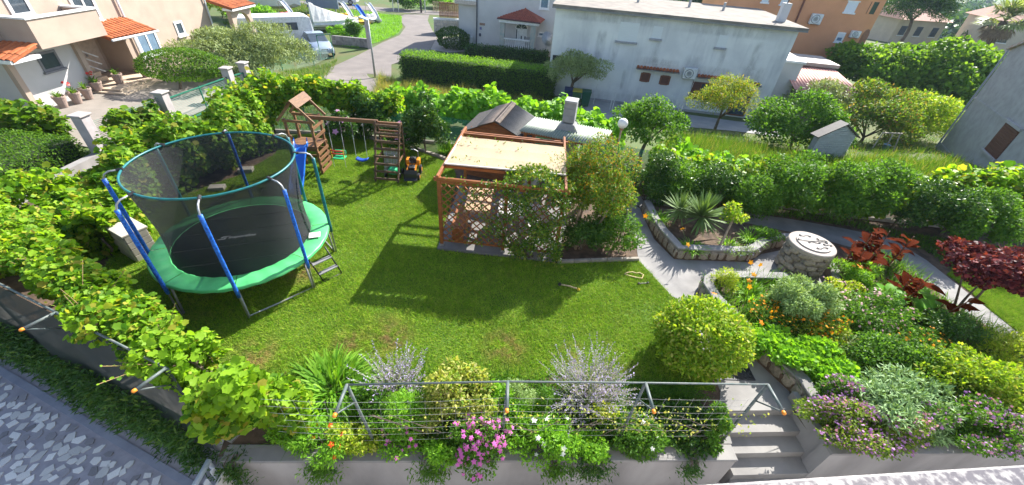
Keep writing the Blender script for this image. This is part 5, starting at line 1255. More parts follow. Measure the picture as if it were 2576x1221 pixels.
u0, u1, z0, z1 = pr(F3, *zz((1340, 0), (1510, 0), (1490, 170), (1330, 160))); window(F3, t, u0, u1, z0, z1+1.0, 1, glass=GLB, fw=.1, blind=.3)
u0, u1, z0, z1 = pr(F3, *zz((1310, 600), (1430, 610), (1420, 680), (1310, 670))); window(F3, t, u0, u1, z0, z1, 1, glass=GLB, fw=.07)
u0, u1, z0, z1 = pr(F3, *zz((215, 425), (312, 435), (310, 475), (217, 468)))
sg = single('house_sign', 'small brown name plaque on white wall of porch house', 'sign', slab(F3, u0, u1, z0, z1, 0, .03), mat('brown plaque', (.32, .20, .14)))
u0, u1, z0, z1 = pr(F3, *zz((215, 505), (250, 505), (250, 550), (215, 550))); single('blue_plaque', 'small blue square plaque below brown sign on white wall', 'sign', slab(F3, u0, u1, z0, z1, 0, .03), mat('blue plaque', (.18, .18, .36)))
u0, u1, z0, z1 = pr(F3, *zz((208, 622), (238, 622), (238, 672), (208, 672))); single('letter_box', 'dark letter box on the white wall of porch house', 'letter box', slab(F3, u0, u1, z0, z1, 0, .12), mat('dark box', (.03, .04, .08)))
u0, u1, z0, z1 = pr(F3, *zz((1070, 690), (1150, 700), (1140, 765), (1070, 760))); bev(single('porch_cabinet', 'grey metal cabinet standing beside the arched door', 'cabinet', slab(F3, u0, u1, zf, z1, .1, .5), mat('grey cabinet', (.42, .42, .42), metal=.3, rough=.4)), .02)
dc = Wp(F3, F3[0](*zz((1480, 700))[0])[0], F3[0](*zz((1480, 700))[0])[1], 1.0); t2 = thing('satellite_dish', 'large grey satellite dish at corner of the white porch house', 'satellite dish', dc)
MB().lathe([(.01, 0), (.35, .05), (.6, .15), (.62, .16)], dc, 24, Vector((0, 0, 1)).rotation_difference(Vector((.45, -.75, .4)).normalized()).to_matrix()).build('dish', mat('dish grey', (.5, .52, .54), rough=.5), t2, smooth=True).modifiers.new('thick', 'SOLIDIFY').thickness = .02
MB().tube([dc, dc+Vector((.3, -.6, -.1))], .025, 5).build('feed_arm', STEEL, t2); MB().tube([dc, (dc.x, dc.y, zg)], .04, 6).build('mast', STEEL, t2)
# wing with balcony on its left
t = thing('balcony_wing', 'white wing with stone balustrade balcony left of porch house', 'house wing', Wp(F3, -1.5, LOW, -1))
slab(F3, -1.75, -.02, zg, 1.55, -8, -.3).build('wall', WHITE, t); slab(F3, -2.0, -.03, 1.55, 1.85, -7, .1).build('balcony_slab', mat('balcony slab', (.55, .48, .42)), t)
hr = slab(F3, -1.9, -.05, 2.75, 2.9, -.25, .05).build('balustrade', PVC, t); slab(F3, -1.9, -.05, 1.85, 1.95, -.22, .02).build('base_rail', PVC, t)
for k in range(9): link(bme, 'baluster', hr, WM[hr.name].inverted() @ Matrix.Translation(Wp(F3, -1.75+k*.2, 1.95, -.1)) @ Matrix.Diagonal((1.3, 1.3, 1.07, 1)))
slab(F3, -1.75, -.04, 1.85, 5, -8, -2.5).build('upper_wall', WHITE, t)
aircon(FPL(A3-F3[3]*.3, A3-F3[3]*.3+d2*10), 'round fan air conditioner low on white wing behind clipped bush', -1.15, -.35, zg+.55, zg+1.1)
# stone faced wall and cedar fence beside the drive
z5 = lambda *a: [(x*.10552+1058, y*.10552) for x, y in a]
q = [M(*p) for p in z5((325, 765), (950, 790))]; F4 = FPL(q[0], q[1]); L4 = float(np.linalg.norm((q[1]-q[0])[:2])); zb4 = float(q[0][2])
t = thing('stone_faced_wall', 'pale crazy stone faced retaining wall beside the driveway', 'wall', q[0]); slab(F4, 0, L4, zb4-.1, zb4+1.15, -.4, 0).build('mortar', mat('pale mortar', (.48, .45, .42)), t)
slab(F4, -.02, L4+.02, zb4+1.15, zb4+1.3, -.45, .05).build('cap', PVC, t); rs_ = random.Random(8); PSTN = mat('pale wall stone', (.58, .52, .45), (.45, .40, .34), 6, .9, coord='obj', vary=.2)
STP = [m.copy() for m in SM[:3]]
for m_ in STP: m_.materials.clear(); m_.materials.append(PSTN)
ang4 = math.atan2(F4[2][1], F4[2][0])
for r in range(4):
    u_ = 0.05
    while u_ < L4-.1:
        w = rs_.uniform(.22, .42); p = Wp(F4, u_+w/2, zb4+.16+r*.28+rs_.uniform(-.03, .03), .01); link(rs_.choice(STP), 'stone', t, WM[t.name].inverted() @ Matrix.Translation(p) @ Matrix.Rotation(ang4, 4, 'Z') @ Matrix.Rotation(rs_.uniform(-.3, .3), 4, 'Y') @ Matrix.Diagonal((w*.95, .1, .27, 1))); u_ += w
t = thing('cedar_fence', 'orange brown vertical slat fence on top of the stone faced wall', 'fence', Wp(F4, L4*.6, zb4+1.3)); CED = mat('cedar slat', (.40, .19, .09), (.28, .13, .06), 5, .7, vary=.2)
for k in range(24): u_ = L4*.22+(L4*.78)*k/24; slab(F4, u_, u_+L4*.78/24*.72, zb4+1.32, zb4+2.75, -.55, -.5).build('slat', CED, t)
for z in (zb4+1.45, zb4+2.6): slab(F4, L4*.22, L4, z, z+.08, -.6, -.551).build('rail', CED, t)
F4b = FPL(M(*z5((300, 290))[0]), M(*z5((690, 320))[0])); q3 = M(*z5((300, 290))[0])
t = thing('picket_fence', 'thin pale picket fence farther up the grassy bank', 'fence', q3)
for k in range(20): slab(F4b, k*.2, k*.2+.08, q3[2]-.1, q3[2]+1.3, -.03, 0).build('picket', mat('pale picket', (.45, .36, .2)), t)
for z in (.3, 1.1): slab(F4b, 0, 3.9, q3[2]+z, q3[2]+z+.07, -.07, -.031).build('rail', MATS['pale picket'], t)

# ---------------- orange house
A5 = np.array([20.3, 40.0]); F5 = FPL(A5, A5+d2*10); ORW = mat('orange render', (.64, .30, .155), (.57, .265, .135), .8, .9, detail=8)
z4 = lambda *a: [(x*.45195+1748, y*.45195) for x, y in a]
t = thing('orange_house', 'tall orange rendered house with white shutters behind the white house', 'house', (A5[0]+5, A5[1], LOW-1))
ur = F5[0](*z4((1000, 130))[0])[0]; ul = F5[0](*z4((165, 60))[0])[0]
slab(F5, ul, ur, -6, 8.5, -9, 0).build('wall', ORW, t)
for pts in (((855, 10), (912, 14), (885, 72), (832, 66)), ((482, 0), (525, 2), (515, 24), (474, 24)), ((375, 0), (412, 0), (405, 12), (370, 10))):
    u0, u1, z0, z1 = pr(F5, *z4(*pts)); w = slab(F5, u0, u1, z0, z1, -.05, .03).build('window', SHUT, t); slab(F5, u0-.08, u1+.08, z0-.12, z0, 0, .12).build('sill', PVC, w); slab(F5, u0-.08, u1+.08, z1, z1+.08, 0, .06).build('lintel', PVC, w)
u0, u1, z0, z1 = pr(F5, *z4((800, 182), (840, 184), (815, 236), (778, 232))); window(F5, t, u0, u1, z0, z1, 1, glass=GLB, fw=.1, blind=.4)
aircon(F5, 'white air conditioner high on the orange wall', *pr(F5, *z4((650, 75), (705, 78), (685, 135), (630, 130)))); aircon(F5, 'white air conditioner beside arched balcony of orange house', *pr(F5, *z4((868, 172), (912, 172), (900, 208), (860, 205))))
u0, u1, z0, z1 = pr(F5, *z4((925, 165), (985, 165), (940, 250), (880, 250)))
ao = slab(F5, u0+.3, u1, z0, z1-.5, -.05, .01).build('arch_shade_panel', mat('opening shade', (.28, .13, .08)), t)  # no recess: shade under the arch is painted as a darker orange
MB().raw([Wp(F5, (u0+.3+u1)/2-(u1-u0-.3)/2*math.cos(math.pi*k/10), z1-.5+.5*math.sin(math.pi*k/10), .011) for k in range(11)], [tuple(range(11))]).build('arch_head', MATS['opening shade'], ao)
slab(F5, u0+.2, u1+.1, z0-.15, z0, 0, .5).build('balcony_floor', PVC, ao)
u0, u1, z0, z1 = pr(F5, *z4((985, 12), (1040, 15), (1005, 82), (965, 78))); slab(F5, u0, u1, z0, z1, -.05, .012).build('terrace_shade_panel', mat('dark green terrace shade', (.05, .08, .05)), t)  # flush panel; the terrace's inner shade is put into its dark green
for k in (.15, .9): slab(F5, u0+(u1-u0)*k-.08, u0+(u1-u0)*k+.08, z0, z1, 0, .05).build('terrace_post', ORW, t)
MB().tube([Wp(F5, F5[0](*z4((605, 0))[0])[0], 8.4, .08), Wp(F5, F5[0](*z4((560, 130))[0])[0], -2, .08)], .07, 6).build('downpipe', mat('brown pipe', (.2, .08, .05)), t)
slab(F5, ul-.3, ur+.6, 8.0, 8.25, -9.3, .5).build('eaves', PVC, t)

# ---------------- grey house on the right edge
A6, B6 = M(2356, 376), M(2576, 476); F6 = FPL(A6, B6)
GRW = mat('grey rough render', (.36, .355, .35), (.29, .285, .28), 2.5, .95, bmp=.4, detail=8)
t = thing('grey_house', 'grey rendered house gable with brown closed shutter', 'house', A6)
fx = lambda x, y: F6[0](x*.45195+1748, y*.45195)
zl_ = fx(1700, 250)[1]; zr_ = fx(1832, 175); zb6 = float(A6[2])-.6
mb = MB(); un = 9.0; slope_ = .42
prof = [(0, zb6), (un, zb6), (un, zl_+.3), (un/2, zl_+un/2*slope_), (0, zl_)]
for o in (0, -9): mb.v += [tuple(Wp(F6, u_, z_, o)) for u_, z_ in prof]
mb.f = [(0, 1, 2, 3, 4), (9, 8, 7, 6, 5)]+[(i, i+5, (i+1) % 5+5, (i+1) % 5) for i in range(5)]; mb.build('wall', GRW, t)
MB().bar(Wp(F6, -.15, zl_-.02, .06), Wp(F6, un/2, zl_+un/2*slope_+.05, .06), .18, .12).build('verge', mat('gable verge', (.40, .36, .32), (.3, .2, .15), 4, .8), t)
slab(F6, -.08, un, zb6, zb6+1.0, 0, .05).build('plinth', mat('grey plinth', (.33, .33, .33), (.26, .26, .26), 2, .95, bmp=.3), t); zc6 = fx(1600, 575)[1]; slab(F6, 0, un, zc6-.05, zc6+.05, 0, .03).build('string_course', GRW, t)
u0, u1, z0, z1 = pr(F6, *[(x*.45195+1748, y*.45195) for x, y in ((1720, 700), (1805, 728), (1700, 868), (1618, 832))])
w = slab(F6, u0+.03, u1-.03, z0, z1, -.05, .03).build('shutter', BROWN, t)
for k in range(10): z = z0+(z1-z0)*(k+.5)/10; slab(F6, u0+.06, u1-.06, z-.03, z+.03, .03, .045).build('louvre', BROWN, w)
slab(F6, u0-.1, u1+.1, z1+.02, z1+.14, 0, .12).build('lintel', GRW, t); slab(F6, u0-.08, u1+.08, z0-.1, z0-.002, 0, .12).build('sill', GRW, t)
MB().tube([Wp(F6, -.06, zb6, .06), Wp(F6, -.06, zl_, .06)], .05, 6).build('downpipe', mat('grey pipe', (.30, .32, .36)), t)

# ---------------- little white brick kennel
z6 = lambda *a: [(x*.10714+2024, y*.10714+294.4) for x, y in a]
A7, B7 = M(*z6((90, 990))[0]), M(*z6((860, 1010))[0]); F7 = FPL(A7, B7); L7 = float(np.linalg.norm((B7-A7)[:2])); zb7 = float(A7[2])
t = thing('brick_hutch', 'small whitewashed brick hutch with pitched top in overgrown yard', 'hutch', A7); BRK = mat('whitewashed brick', (.52, .53, .54), (.42, .43, .45), 8, .9, coord='obj', vary=.1)
ze = F7[0](*z6((280, 440))[0])[1]; zp = F7[0](*z6((640, 190))[0])[1]
mb = MB(); pf = [(0, zb7-.2), (L7, zb7-.2), (L7, ze), (L7*.55, zp), (0, ze)]
for o in (-.03, -.3): mb.v += [tuple(Wp(F7, u_, z_, o)) for u_, z_ in pf]
mb.f = [(0, 1, 2, 3, 4), (9, 8, 7, 6, 5)]+[(i, i+5, (i+1) % 5+5, (i+1) % 5) for i in range(5)]; mb.build('mortar_core', mat('grey mortar', (.26, .27, .28)), t)
bw, bh = .24, .085; r = 0; z = zb7
bmesh_ = MB().box((0, 0, 0), (1, 1, 1)).mesh('brick', BRK); R7 = Matrix.Rotation(math.atan2(F7[2][1], F7[2][0]), 4, 'Z')
while z < zp-bh:
    lo, hi = 0, L7
    if z > ze: q_ = (z+bh-ze)/(zp-ze); lo, hi = L7*.55*q_, L7-(L7*.45)*q_
    u_ = lo-(bw/2 if r % 2 else 0)
    while u_ < hi:
        a, b_ = max(u_, lo), min(u_+bw-.015, hi)
        if b_-a > .05: link(bmesh_, 'brick', t, WM[t.name].inverted() @ Matrix.Translation(Wp(F7, (a+b_)/2, z+bh/2, -.015)) @ R7 @ Matrix.Diagonal((b_-a, .06, bh-.018, 1)))
        u_ += bw
    z += bh; r += 1
for a, b_ in (((L7*.55, zp), (L7+.2, ze-.12)), ((L7*.55, zp), (-.2, ze-.12))):
    MB().raw([Wp(F7, a[0], a[1]+.05, .1), Wp(F7, b_[0], b_[1]+.05, .1), Wp(F7, b_[0], b_[1]+.05, -.36), Wp(F7, a[0], a[1]+.05, -.36)], [(0, 1, 2, 3)]).build('roof_sheet', mat('fibre roof', (.11, .095, .088)), t).modifiers.new('thick', 'SOLIDIFY').thickness = .04
# old trestle beside it
p = M(2215, 378); t = thing('wooden_trestle', 'old pale wooden trestle with blue bucket beside the hutch', 'trestle', p, .1); PWD = mat('pale old wood', (.42, .36, .3), (.3, .26, .22), 4, .8)
MB().bar((-.5, 0, .95), (.6, 0, .95), .07, .06).build('top_bar', PWD, t, local=True)
for a, b_ in (((-.5, 0, .95), (-.75, -.2, 0)), ((.5, 0, .95), (.45, -.3, 0)), ((.1, 0, .95), (-.1, -.3, .1))): MB().bar(a, b_, .05, .05).build('leg', PWD, t, local=True)
p = M(2222, 380); t = thing('blue_bucket', 'pale blue bucket standing under the old trestle', 'bucket', p); MB().lathe([(.12, 0), (.16, .36), (.17, .36), (.15, .35), (.11, .02), (.01, .02)], (0, 0, 0), 14).build('body', mat('pale blue plastic', (.3, .45, .6), rough=.4), t, local=True, smooth=True)
MB().tube([(.16*math.cos(a), 0, .36+.12*math.sin(a)) for a in np.linspace(0, 3.14, 9)], .008, 4).build('handle', STEEL, t, local=True)

# ---------------- far houses on the right
def farhouse(px, py, w, dpt, h, rh, wall, roof, label, rz=0, base=None):
    p = M(px, py) if base is None else np.array(base); t = thing('far_house', label, 'house', p, rz)
    MB().box((0, dpt/2, h/2-1), (w, dpt, h+2)).build('wall', wall, t, local=True)
    x, y0, y1 = w/2+.4, -.5, dpt+.5
    mb = MB().raw([(-x, y0, h), (x, y0, h), (x, y1, h), (-x, y1, h), (-x*.55, dpt/2, h+rh), (x*.55, dpt/2, h+rh)], [(0, 1, 5, 4), (1, 2, 5), (2, 3, 4, 5), (3, 0, 4), (3, 2, 1, 0)])
    mb.build('roof', roof, t, local=True)
    for k in range(3): u_ = -w/2+w*(k+.5)/3; win = MB().box((u_, -.02, h*.55), (1.0, .06, 1.2)).build('window', GLS, t, local=True); MB().box((u_, -.04, h*.55-.68), (1.2, .14, .1)).build('sill', PVC, win, local=True)
    return t
BEI = mat('beige render', (.55, .46, .36), (.48, .40, .31), 1, .9); RTF = mat('far red tile', (.46, .25, .18), (.38, .2, .15), 2, .8, stretch=(6, 1, 1))
farhouse(2290, 112, 8, 7, 3.2, 1.9, BEI, RTF, 'beige far house with pale red tiled hip roof behind pine', .15)
farhouse(2560, 150, 9, 8, 4.2, 2.0, BEI, RTF, 'beige far house with brown roof right of the palm', -.3)
farhouse(2420, 62, 14, 9, 4.0, 2.2, mat('cream render', (.6, .56, .5)), RTF, 'distant cream house among trees under the hill', .1)
farhouse(2385, 40, 10, 9, 4.0, 2.4, BEI, mat('bright red roof', (.5, .1, .07)), 'distant small house with bright red roof below the hill', -.1)
farhouse(1560, 8, 9, 8, 3.0, 1.2, WHITE, mat('grey roof', (.4, .38, .36)), 'white house partly seen beyond the flat roof', 0)

# ---------------- boats, van, car and street furniture
HUL = mat('white hull', (.72, .73, .73), (.66, .67, .67), 1, .35); TARP = mat('grey white boat cover', (.60, .60, .58), (.48, .48, .47), 3, .8, bmp=.3, dist=.06)
def loft(secs):
    mb = MB(); n = len(secs[0])
    for s in secs: mb.v += [tuple(p) for p in s]
    for i in range(len(secs)-1): mb.f += [(i*n+j, i*n+j+1, (i+1)*n+j+1, (i+1)*n+j) for j in range(n-1)]
    mb.f += [tuple(range(n))[::-1], tuple(range((len(secs)-1)*n, len(secs)*n))]; return mb
def hull(t, L, Wd, H, z0, m=HUL):
    secs = []
    for i in range(9):
        q = i/8; x = -L/2+L*q; w = Wd/2*(1-max(0, (q-.45)/.55)**2.2*.97); h = H*(1+.25*q*q); zb_ = z0+.35*H*max(0, (q-.6)/.4)**2
        secs.append([(x, -w, z0+h), (x, -w*.86, zb_+h*.35), (x, 0, zb_), (x, w*.86, zb_+h*.35), (x, w, z0+h)])
    o = loft(secs).build('hull', m, t, local=True, smooth=False); return o
def stand(t, xs_, z):
    for x in xs_:
        for s in (-1, 1): MB().bar((x, s*.7, -.05), (x, s*.35, z+.25), .08).build('prop', IRON, t, local=True)
p0, p1 = M(640, 34), M(762, 36); rz = math.atan2(*(p1-p0)[[1, 0]]); c = (p0+p1)/2
t = thing('white_boat', 'white motor boat hull with low cabin standing on props', 'boat', c, rz); Lb = float(np.linalg.norm(p1-p0))
hull(t, Lb, 2.2, 1.0, .5); stand(t, (-1.5, 1.2), .5); bev(MB().box((-.2, 0, 1.75), (2.2, 1.5, .7)).build('cabin', HUL, t, local=True), .15, 2); MB().box((.1, -.757, 1.8), (1.3, .02, .3)).build('cabin_window', GLS, t, local=True); MB().box((-2.2, 0, 1.5), (1.4, 1.5, .1)).build('deck', mat('deck', (.5, .5, .47)), t, local=True)
p0, p1 = M(790, 80), M(905, 76); rz = math.atan2(*(p1-p0)[[1, 0]]); c = (p0+p1)/2; Lb = float(np.linalg.norm(p1-p0))
t = thing('covered_boat', 'boat on trailer under tall grey white tent cover', 'boat', c, rz)
hull(t, Lb*1.0, 1.9, .7, .3); secs = []
for i in range(9):
    q = i/8; x = -Lb/2+Lb*q; w = 1.05*(1-max(0, (q-.45)/.55)**2.2*.9); hp = 2.5-1.45*q**.75 if q > .08 else 2.5
    secs.append([(x, -w, .72), (x, -w*.85, .92), (x, -.12, hp), (x, .12, hp), (x, w*.85, .92), (x, w, .72)])
loft(secs).build('cover', TARP, t, local=True)
for y in (-.5, .5): MB().bar((-Lb/2, y, .3), (Lb/2+.8, y*.3, .3), .1).build('trailer_beam', STEEL, t, local=True)
for y in (-.95, .95): MB().lathe([(.2, -.1), (.32, -.08), (.32, .08), (.2, .1)], (-.5, y, .32), 16, Matrix.Rotation(RAD(90), 3, 'X')).build('wheel', MATS['tyre'], t, local=True)
def pedal_boat(label, px, py, rz, mh, ms, x2=0):
    p = M(px, py); t = thing('pedal_boat', label, 'pedal boat', p, rz, ); t.scale = (.8, .8, .72)
    for s in (-1, 1): hull_ = loft([[(x, s*.55-w, .5), (x, s*.55-w*.7, .12+zz_), (x, s*.55+w*.7, .12+zz_), (x, s*.55+w, .5)] for x, w, zz_ in ((-1.6, .26, .1), (-.8, .3, 0), (.8, .3, 0), (1.4, .22, .06), (1.9, .06, .28))]).build('float', mh, t, local=True)
    bev(MB().box((0, 0, .58), (2.6, 1.5, .12)).build('deck', mh, t, local=True), .04)
    for s in (-1, 1): bev(MB().box((-.2, s*.35, .85), (.5, .5, .45)).build('seat', YEL if ms is SLB else mh, t, local=True), .08)
    mb = MB()
    for i in range(9):
        q = i/8; x = 1.9-2.6*q; z = .55+1.75*math.sin(min(1, q*1.12)*1.57)+.08*math.sin(q*9)
        for dy, dz in ((-.28, .2), (-.22, 0), (.22, 0), (.28, .2)): mb.v.append((x, x2+dy, z+dz))
    for i in range(8): mb.f += [(i*4+j, i*4+j+1, i*4+5+j, i*4+4+j) for j in range(3)]
    mb.build('slide', ms, t, local=True, smooth=True).modifiers.new('thick', 'SOLIDIFY').thickness = .04
    for s in (-.25, .25): MB().tube([(-.72, x2+s, .6), (-.75, x2+s, 2.7)], .03, 6).build('slide_post', STEEL, t, local=True)
    return t
WSL = mat('white slide', (.7, .71, .72), rough=.4)
pedal_boat('red pedal boat with white slide behind the vine hedge', 722, 52, -.6, RED, WSL); pedal_boat('pedal boat with bright blue slide on the verge grass', 905, 62, -.7, YEL, SLB); pedal_boat('pedal boat with white slide and yellow floats behind covered boat', 870, 54, -.7, YEL, WSL); pedal_boat('pale pedal boat with white slide nearest the street', 935, 56, -.75, WSL, WSL)
pedal_boat('yellow pedal boat half hidden behind the white minibus', 790, 58, -.5, YEL, WSL)
# minibus
p0, p1 = M(640, 120), M(770, 112); rz = math.atan2(*(p1-p0)[[1, 0]]); c = M(703, 118); t = thing('white_minibus', 'white minibus with dark windows parked behind the olive tree', 'minibus', c, rz)
secs = [[(x, -w, .35), (x, -w, 1.1), (x, -w*.93, h), (x, w*.93, h), (x, w, 1.1), (x, w, .35)] for x, w, h in ((-2.7, .9, 2.2), (-2.4, .98, 2.35), (2.3, .98, 2.35), (2.65, .95, 2.25), (2.8, .92, 1.2))]
bev(loft(secs).build('body', mat('white van paint', (.74, .75, .76), rough=.25), t, local=True), .05, 2)
for k in range(4): bev(MB().box((-2.0+k*1.05, -.97, 1.65), (.85, .05, .55)).build('side_window', GLS, t, local=True), .01)
for k in (-.45, .45): bev(MB().box((2.74, k, 1.65), (.06, .7, .7), R=Matrix.Rotation(RAD(-6), 3, 'Y')).build('rear_window', GLS, t, local=True), .01)
for x in (-1.8, 1.7):
    for s in (-1, 1): w_ = MB().lathe([(.2, -.1), (.34, -.09), (.34, .09), (.2, .1)], (x, s*.88, .34), 18, Matrix.Rotation(RAD(90), 3, 'X')).build('wheel', MATS['tyre'], t, local=True); MB().lathe([(.01, -.105), (.2, -.1), (.2, .1), (.01, .105)], (x, s*.88, .34), 12, Matrix.Rotation(RAD(90), 3, 'X')).build('rim', STEEL, w_, local=True)
# car: nose toward the street
def car(label, c, rz, paint):
    t = thing('parked_car', label, 'car', c, rz); secs = []
    for x, zl, zh, w, wt in ((-2.05, .35, .75, .72, .7), (-1.9, .25, .92, .82, .78), (-1.2, .22, .98, .85, .8), (.6, .22, .95, .86, .8), (1.5, .22, .85, .84, .74), (1.95, .3, .72, .74, .66), (2.08, .38, .6, .6, .55)):
        secs.append([(x, -w*.96, zl), (x, -w, (zl+zh)/2), (x, -wt, zh), (x, 0, zh+.04), (x, wt, zh), (x, w, (zl+zh)/2), (x, w*.96, zl)])
    bev(loft(secs).build('body', paint, t, local=True, smooth=True), .03)
    cab = loft([[(x, -w, .9), (x, -w*.84, h), (x, w*.84, h), (x, w, .9)] for x, w, h in ((-1.85, .72, .95), (-1.15, .74, 1.38), (-.1, .74, 1.42), (.75, .74, .93))]); cb = cab.build('cabin', GLS, t, local=True)
    loft([[(x, -w, h-.03), (x, -w*.98, h+.015), (x, w*.98, h+.015), (x, w, h-.03)] for x, w, h in ((-1.2, .64, 1.38), (-.6, .66, 1.43), (-.05, .64, 1.42))]).build('roof', paint, cb, local=True)
    for x in (-1.3, 1.3):
        for s in (-1, 1): w_ = MB().lathe([(.18, -.09), (.31, -.08), (.31, .08), (.18, .09)], (x, s*.78, .31), 18, Matrix.Rotation(RAD(90), 3, 'X')).build('wheel', MATS['tyre'], t, local=True); MB().lathe([(.01, -.095), (.18, -.092), (.18, .092), (.01, .095)], (x, s*.78, .31), 12, Matrix.Rotation(RAD(90), 3, 'X')).build('rim', STEEL, w_, local=True)
    for s in (-1, 1): bev(MB().box((1.96, s*.52, .66), (.16, .26, .13)).build('headlight', mat('headlight', (.75, .77, .8), rough=.1), t, local=True), .02)
    bev(MB().box((2.04, 0, .62), (.06, .5, .12)).build('grille', BLACK, t, local=True), .01); MB().box((2.085, 0, .42), (.03, .5, .11)).build('number_plate', PVC, t, local=True)
    return t
SIL = mat('silver blue paint', (.36, .42, .50), (.33, .39, .47), 2, .25, metal=.4)
pc_ = M(822, 146); car('silver blue car parked nose out behind green gate frame', (pc_[0]-1.2, pc_[1]+1.4, pc_[2]), RAD(-52), SIL)
pc_ = M(862, 9); car('white car far off on the cross road', pc_, RAD(5), mat('white car paint', (.7, .71, .72), rough=.25))
# green gate frame, block wall, billboard, street lamp
a, b_ = M(803, 152), M(846, 147); wirepanel('gate_frame', 'green metal gate frame in front of parked silver car', a, b_, .05, 1.75, 2, 'gate'); 
a, b_ = M(838, 112), M(928, 121); t = thing('block_wall', 'low grey block wall with post beside the verge', 'wall', a); BLW = mat('grey block', (.26, .25, .24), (.18, .17, .17), 4, .95, bmp=.4, vary=.2)
aa, bb_ = Vector(a), Vector(b_); n = 9
for r in range(2):
    for k in range(n): MB().bar(aa.lerp(bb_, (k+.02)/n)+Vector((0, 0, .2+r*.36)), aa.lerp(bb_, (k+.98)/n)+Vector((0, 0, .2+r*.36)), .25, .35).build('block', BLW, t)
p = M(931, 122); MB().box((p[0], p[1], p[2]+1.1), (.3, .3, 2.3)).build('end_post', PST, t)
p = M(815, 33); t = thing('billboard_back', 'grey blue blank back of a board standing behind the boats', 'board', p, .1); MB().box((0, 0, 2.2), (3.6, .12, 3.4)).build('panel', mat('slate board', (.18, .22, .30), (.16, .2, .27), 1, .6), t, local=True)
for s in (-1.4, 1.4): MB().box((s, .1, 1.5), (.12, .12, 3.2)).build('post', STEEL, t, local=True)
p = M(944, 196); t = thing('street_lamp', 'tall grey street lamp post with flat head beside street', 'street lamp', p)
ht_ = 3.75; LMP = mat('lamp grey', (.42, .44, .45), metal=.3, rough=.5)
MB().tube([(0, 0, 0), (.02, 0, ht_)], [.075, .045], 10).build('pole', LMP, t, local=True, smooth=True)
bev(MB().box((-.12, -.3, ht_+.03), (.55, .5, .08), R=Matrix.Rotation(.25, 3, 'Y')).build('lamp_head', mat('lamp head blue grey', (.45, .6, .68), rough=.4), t, local=True), .02)
for i, (px, py, h) in enumerate(((1060, 33, 3.2), (1070, 34, 4.6), (990, 30, 2.4), (1003, 31, 2.4))):
    p = M(px, py); single('far_post', ['short dark post by the cross road', 'thin grey utility pole by the cross road', 'first thin post of the meadow frame', 'second thin post of the meadow frame'][i], 'post', MB().tube([tuple(p), (p[0], p[1], p[2]+h)], .12 if i == 0 else .06, 6), [BLACK, LMP, LMP, LMP][i])
# ================================================================== PLANTS
LV = leafmat('vine leaf', (.035, .105, .010), (.21, .34, .03), (.36, .33, .05), .5)
LVD2 = leafmat('vine leaf mid', (.05, .13, .012), (.17, .28, .03), (.3, .3, .05), .45)
LVD = leafmat('vine leaf dark', (.04, .10, .012), (.12, .21, .025), (.2, .2, .05), .4)
LG = leafmat('mid green leaf', (.035, .10, .018), (.09, .18, .03))
LD = leafmat('dark glossy leaf', (.018, .055, .014), (.05, .11, .025), (.10, .16, .04), .25, .3)
LF = leafmat('fig leaf', (.05, .12, .02), (.14, .23, .04))
LB = leafmat('bright green leaf', (.08, .20, .02), (.17, .32, .04))
LY = leafmat('yellow green leaf', (.12, .21, .015), (.32, .36, .05), (.42, .42, .12))
LYB = leafmat('privet leaf', (.07, .16, .012), (.24, .32, .035), (.42, .42, .10))
LLA = leafmat('lantana leaf', (.06, .12, .025), (.16, .22, .05))
LYV = leafmat('variegated leaf', (.10, .19, .02), (.40, .40, .10), (.5, .48, .2))
LO = leafmat('olive leaf', (.12, .155, .075), (.25, .29, .17), None, .2)
LS = leafmat('silver leaf', (.14, .22, .09), (.25, .34, .18), None, .3, tint=1.1)
LSG = leafmat('sage leaf', (.12, .20, .11), (.22, .32, .20), None, .2, tint=1.1)
LC = leafmat('crepe leaf', (.04, .11, .02), (.14, .20, .03), (.34, .22, .03))
LCT = leafmat('crepe tip', (.35, .20, .03), (.45, .16, .03), (.3, .28, .05))
LP = leafmat('purple smoke leaf', (.05, .012, .018), (.17, .04, .05), (.28, .05, .05), .35, tint=1.3, spec=.1)
LBR = leafmat('bronze canna leaf', (.05, .009, .004), (.13, .024, .006), None, .45, .8, tint=1.7, spec=.02)
LCG = leafmat('green canna leaf', (.08, .22, .03), (.14, .30, .05), None, .45)
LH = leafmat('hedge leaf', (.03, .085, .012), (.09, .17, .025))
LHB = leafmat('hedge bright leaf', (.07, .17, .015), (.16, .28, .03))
LJ = leafmat('jasmine leaf', (.03, .085, .018), (.13, .20, .03), (.3, .28, .06), .35, .3)
LPE = leafmat('peach leaf', (.08, .15, .02), (.21, .24, .035), (.38, .26, .05))
LST = leafmat('dry grass', (.10, .15, .03), (.28, .26, .10), (.42, .33, .17))
LGR = leafmat('tall green grass', (.035, .095, .012), (.09, .15, .025), (.28, .25, .11))
LYU = leafmat('yucca leaf', (.05, .10, .04), (.12, .18, .08), None, .2, .6)
LDL = leafmat('daylily leaf', (.07, .18, .02), (.17, .30, .045))
FPK, FWH, FOR, FRO, FPU, FLI, FPI = [leafmat(n, a, b, None, .3) for n, a, b in (('magenta daisy', (.55, .06, .38), (.62, .18, .48)), ('white daisy', (.72, .70, .68), (.78, .75, .74)), ('orange calendula', (.75, .22, .01), (.8, .35, .02)), ('red gazania', (.6, .05, .01), (.7, .12, .02)), ('purple blossom', (.30, .12, .36), (.46, .24, .50)), ('lilac spike', (.30, .25, .46), (.42, .37, .58)), ('pink blossom', (.5, .24, .32), (.6, .36, .4)))]
FPK2 = leafmat('hydrangea pink', (.50, .20, .42), (.58, .32, .5), None, .3)
sd_i = [100]
def nseed(): sd_i[0] += 1; return sd_i[0]
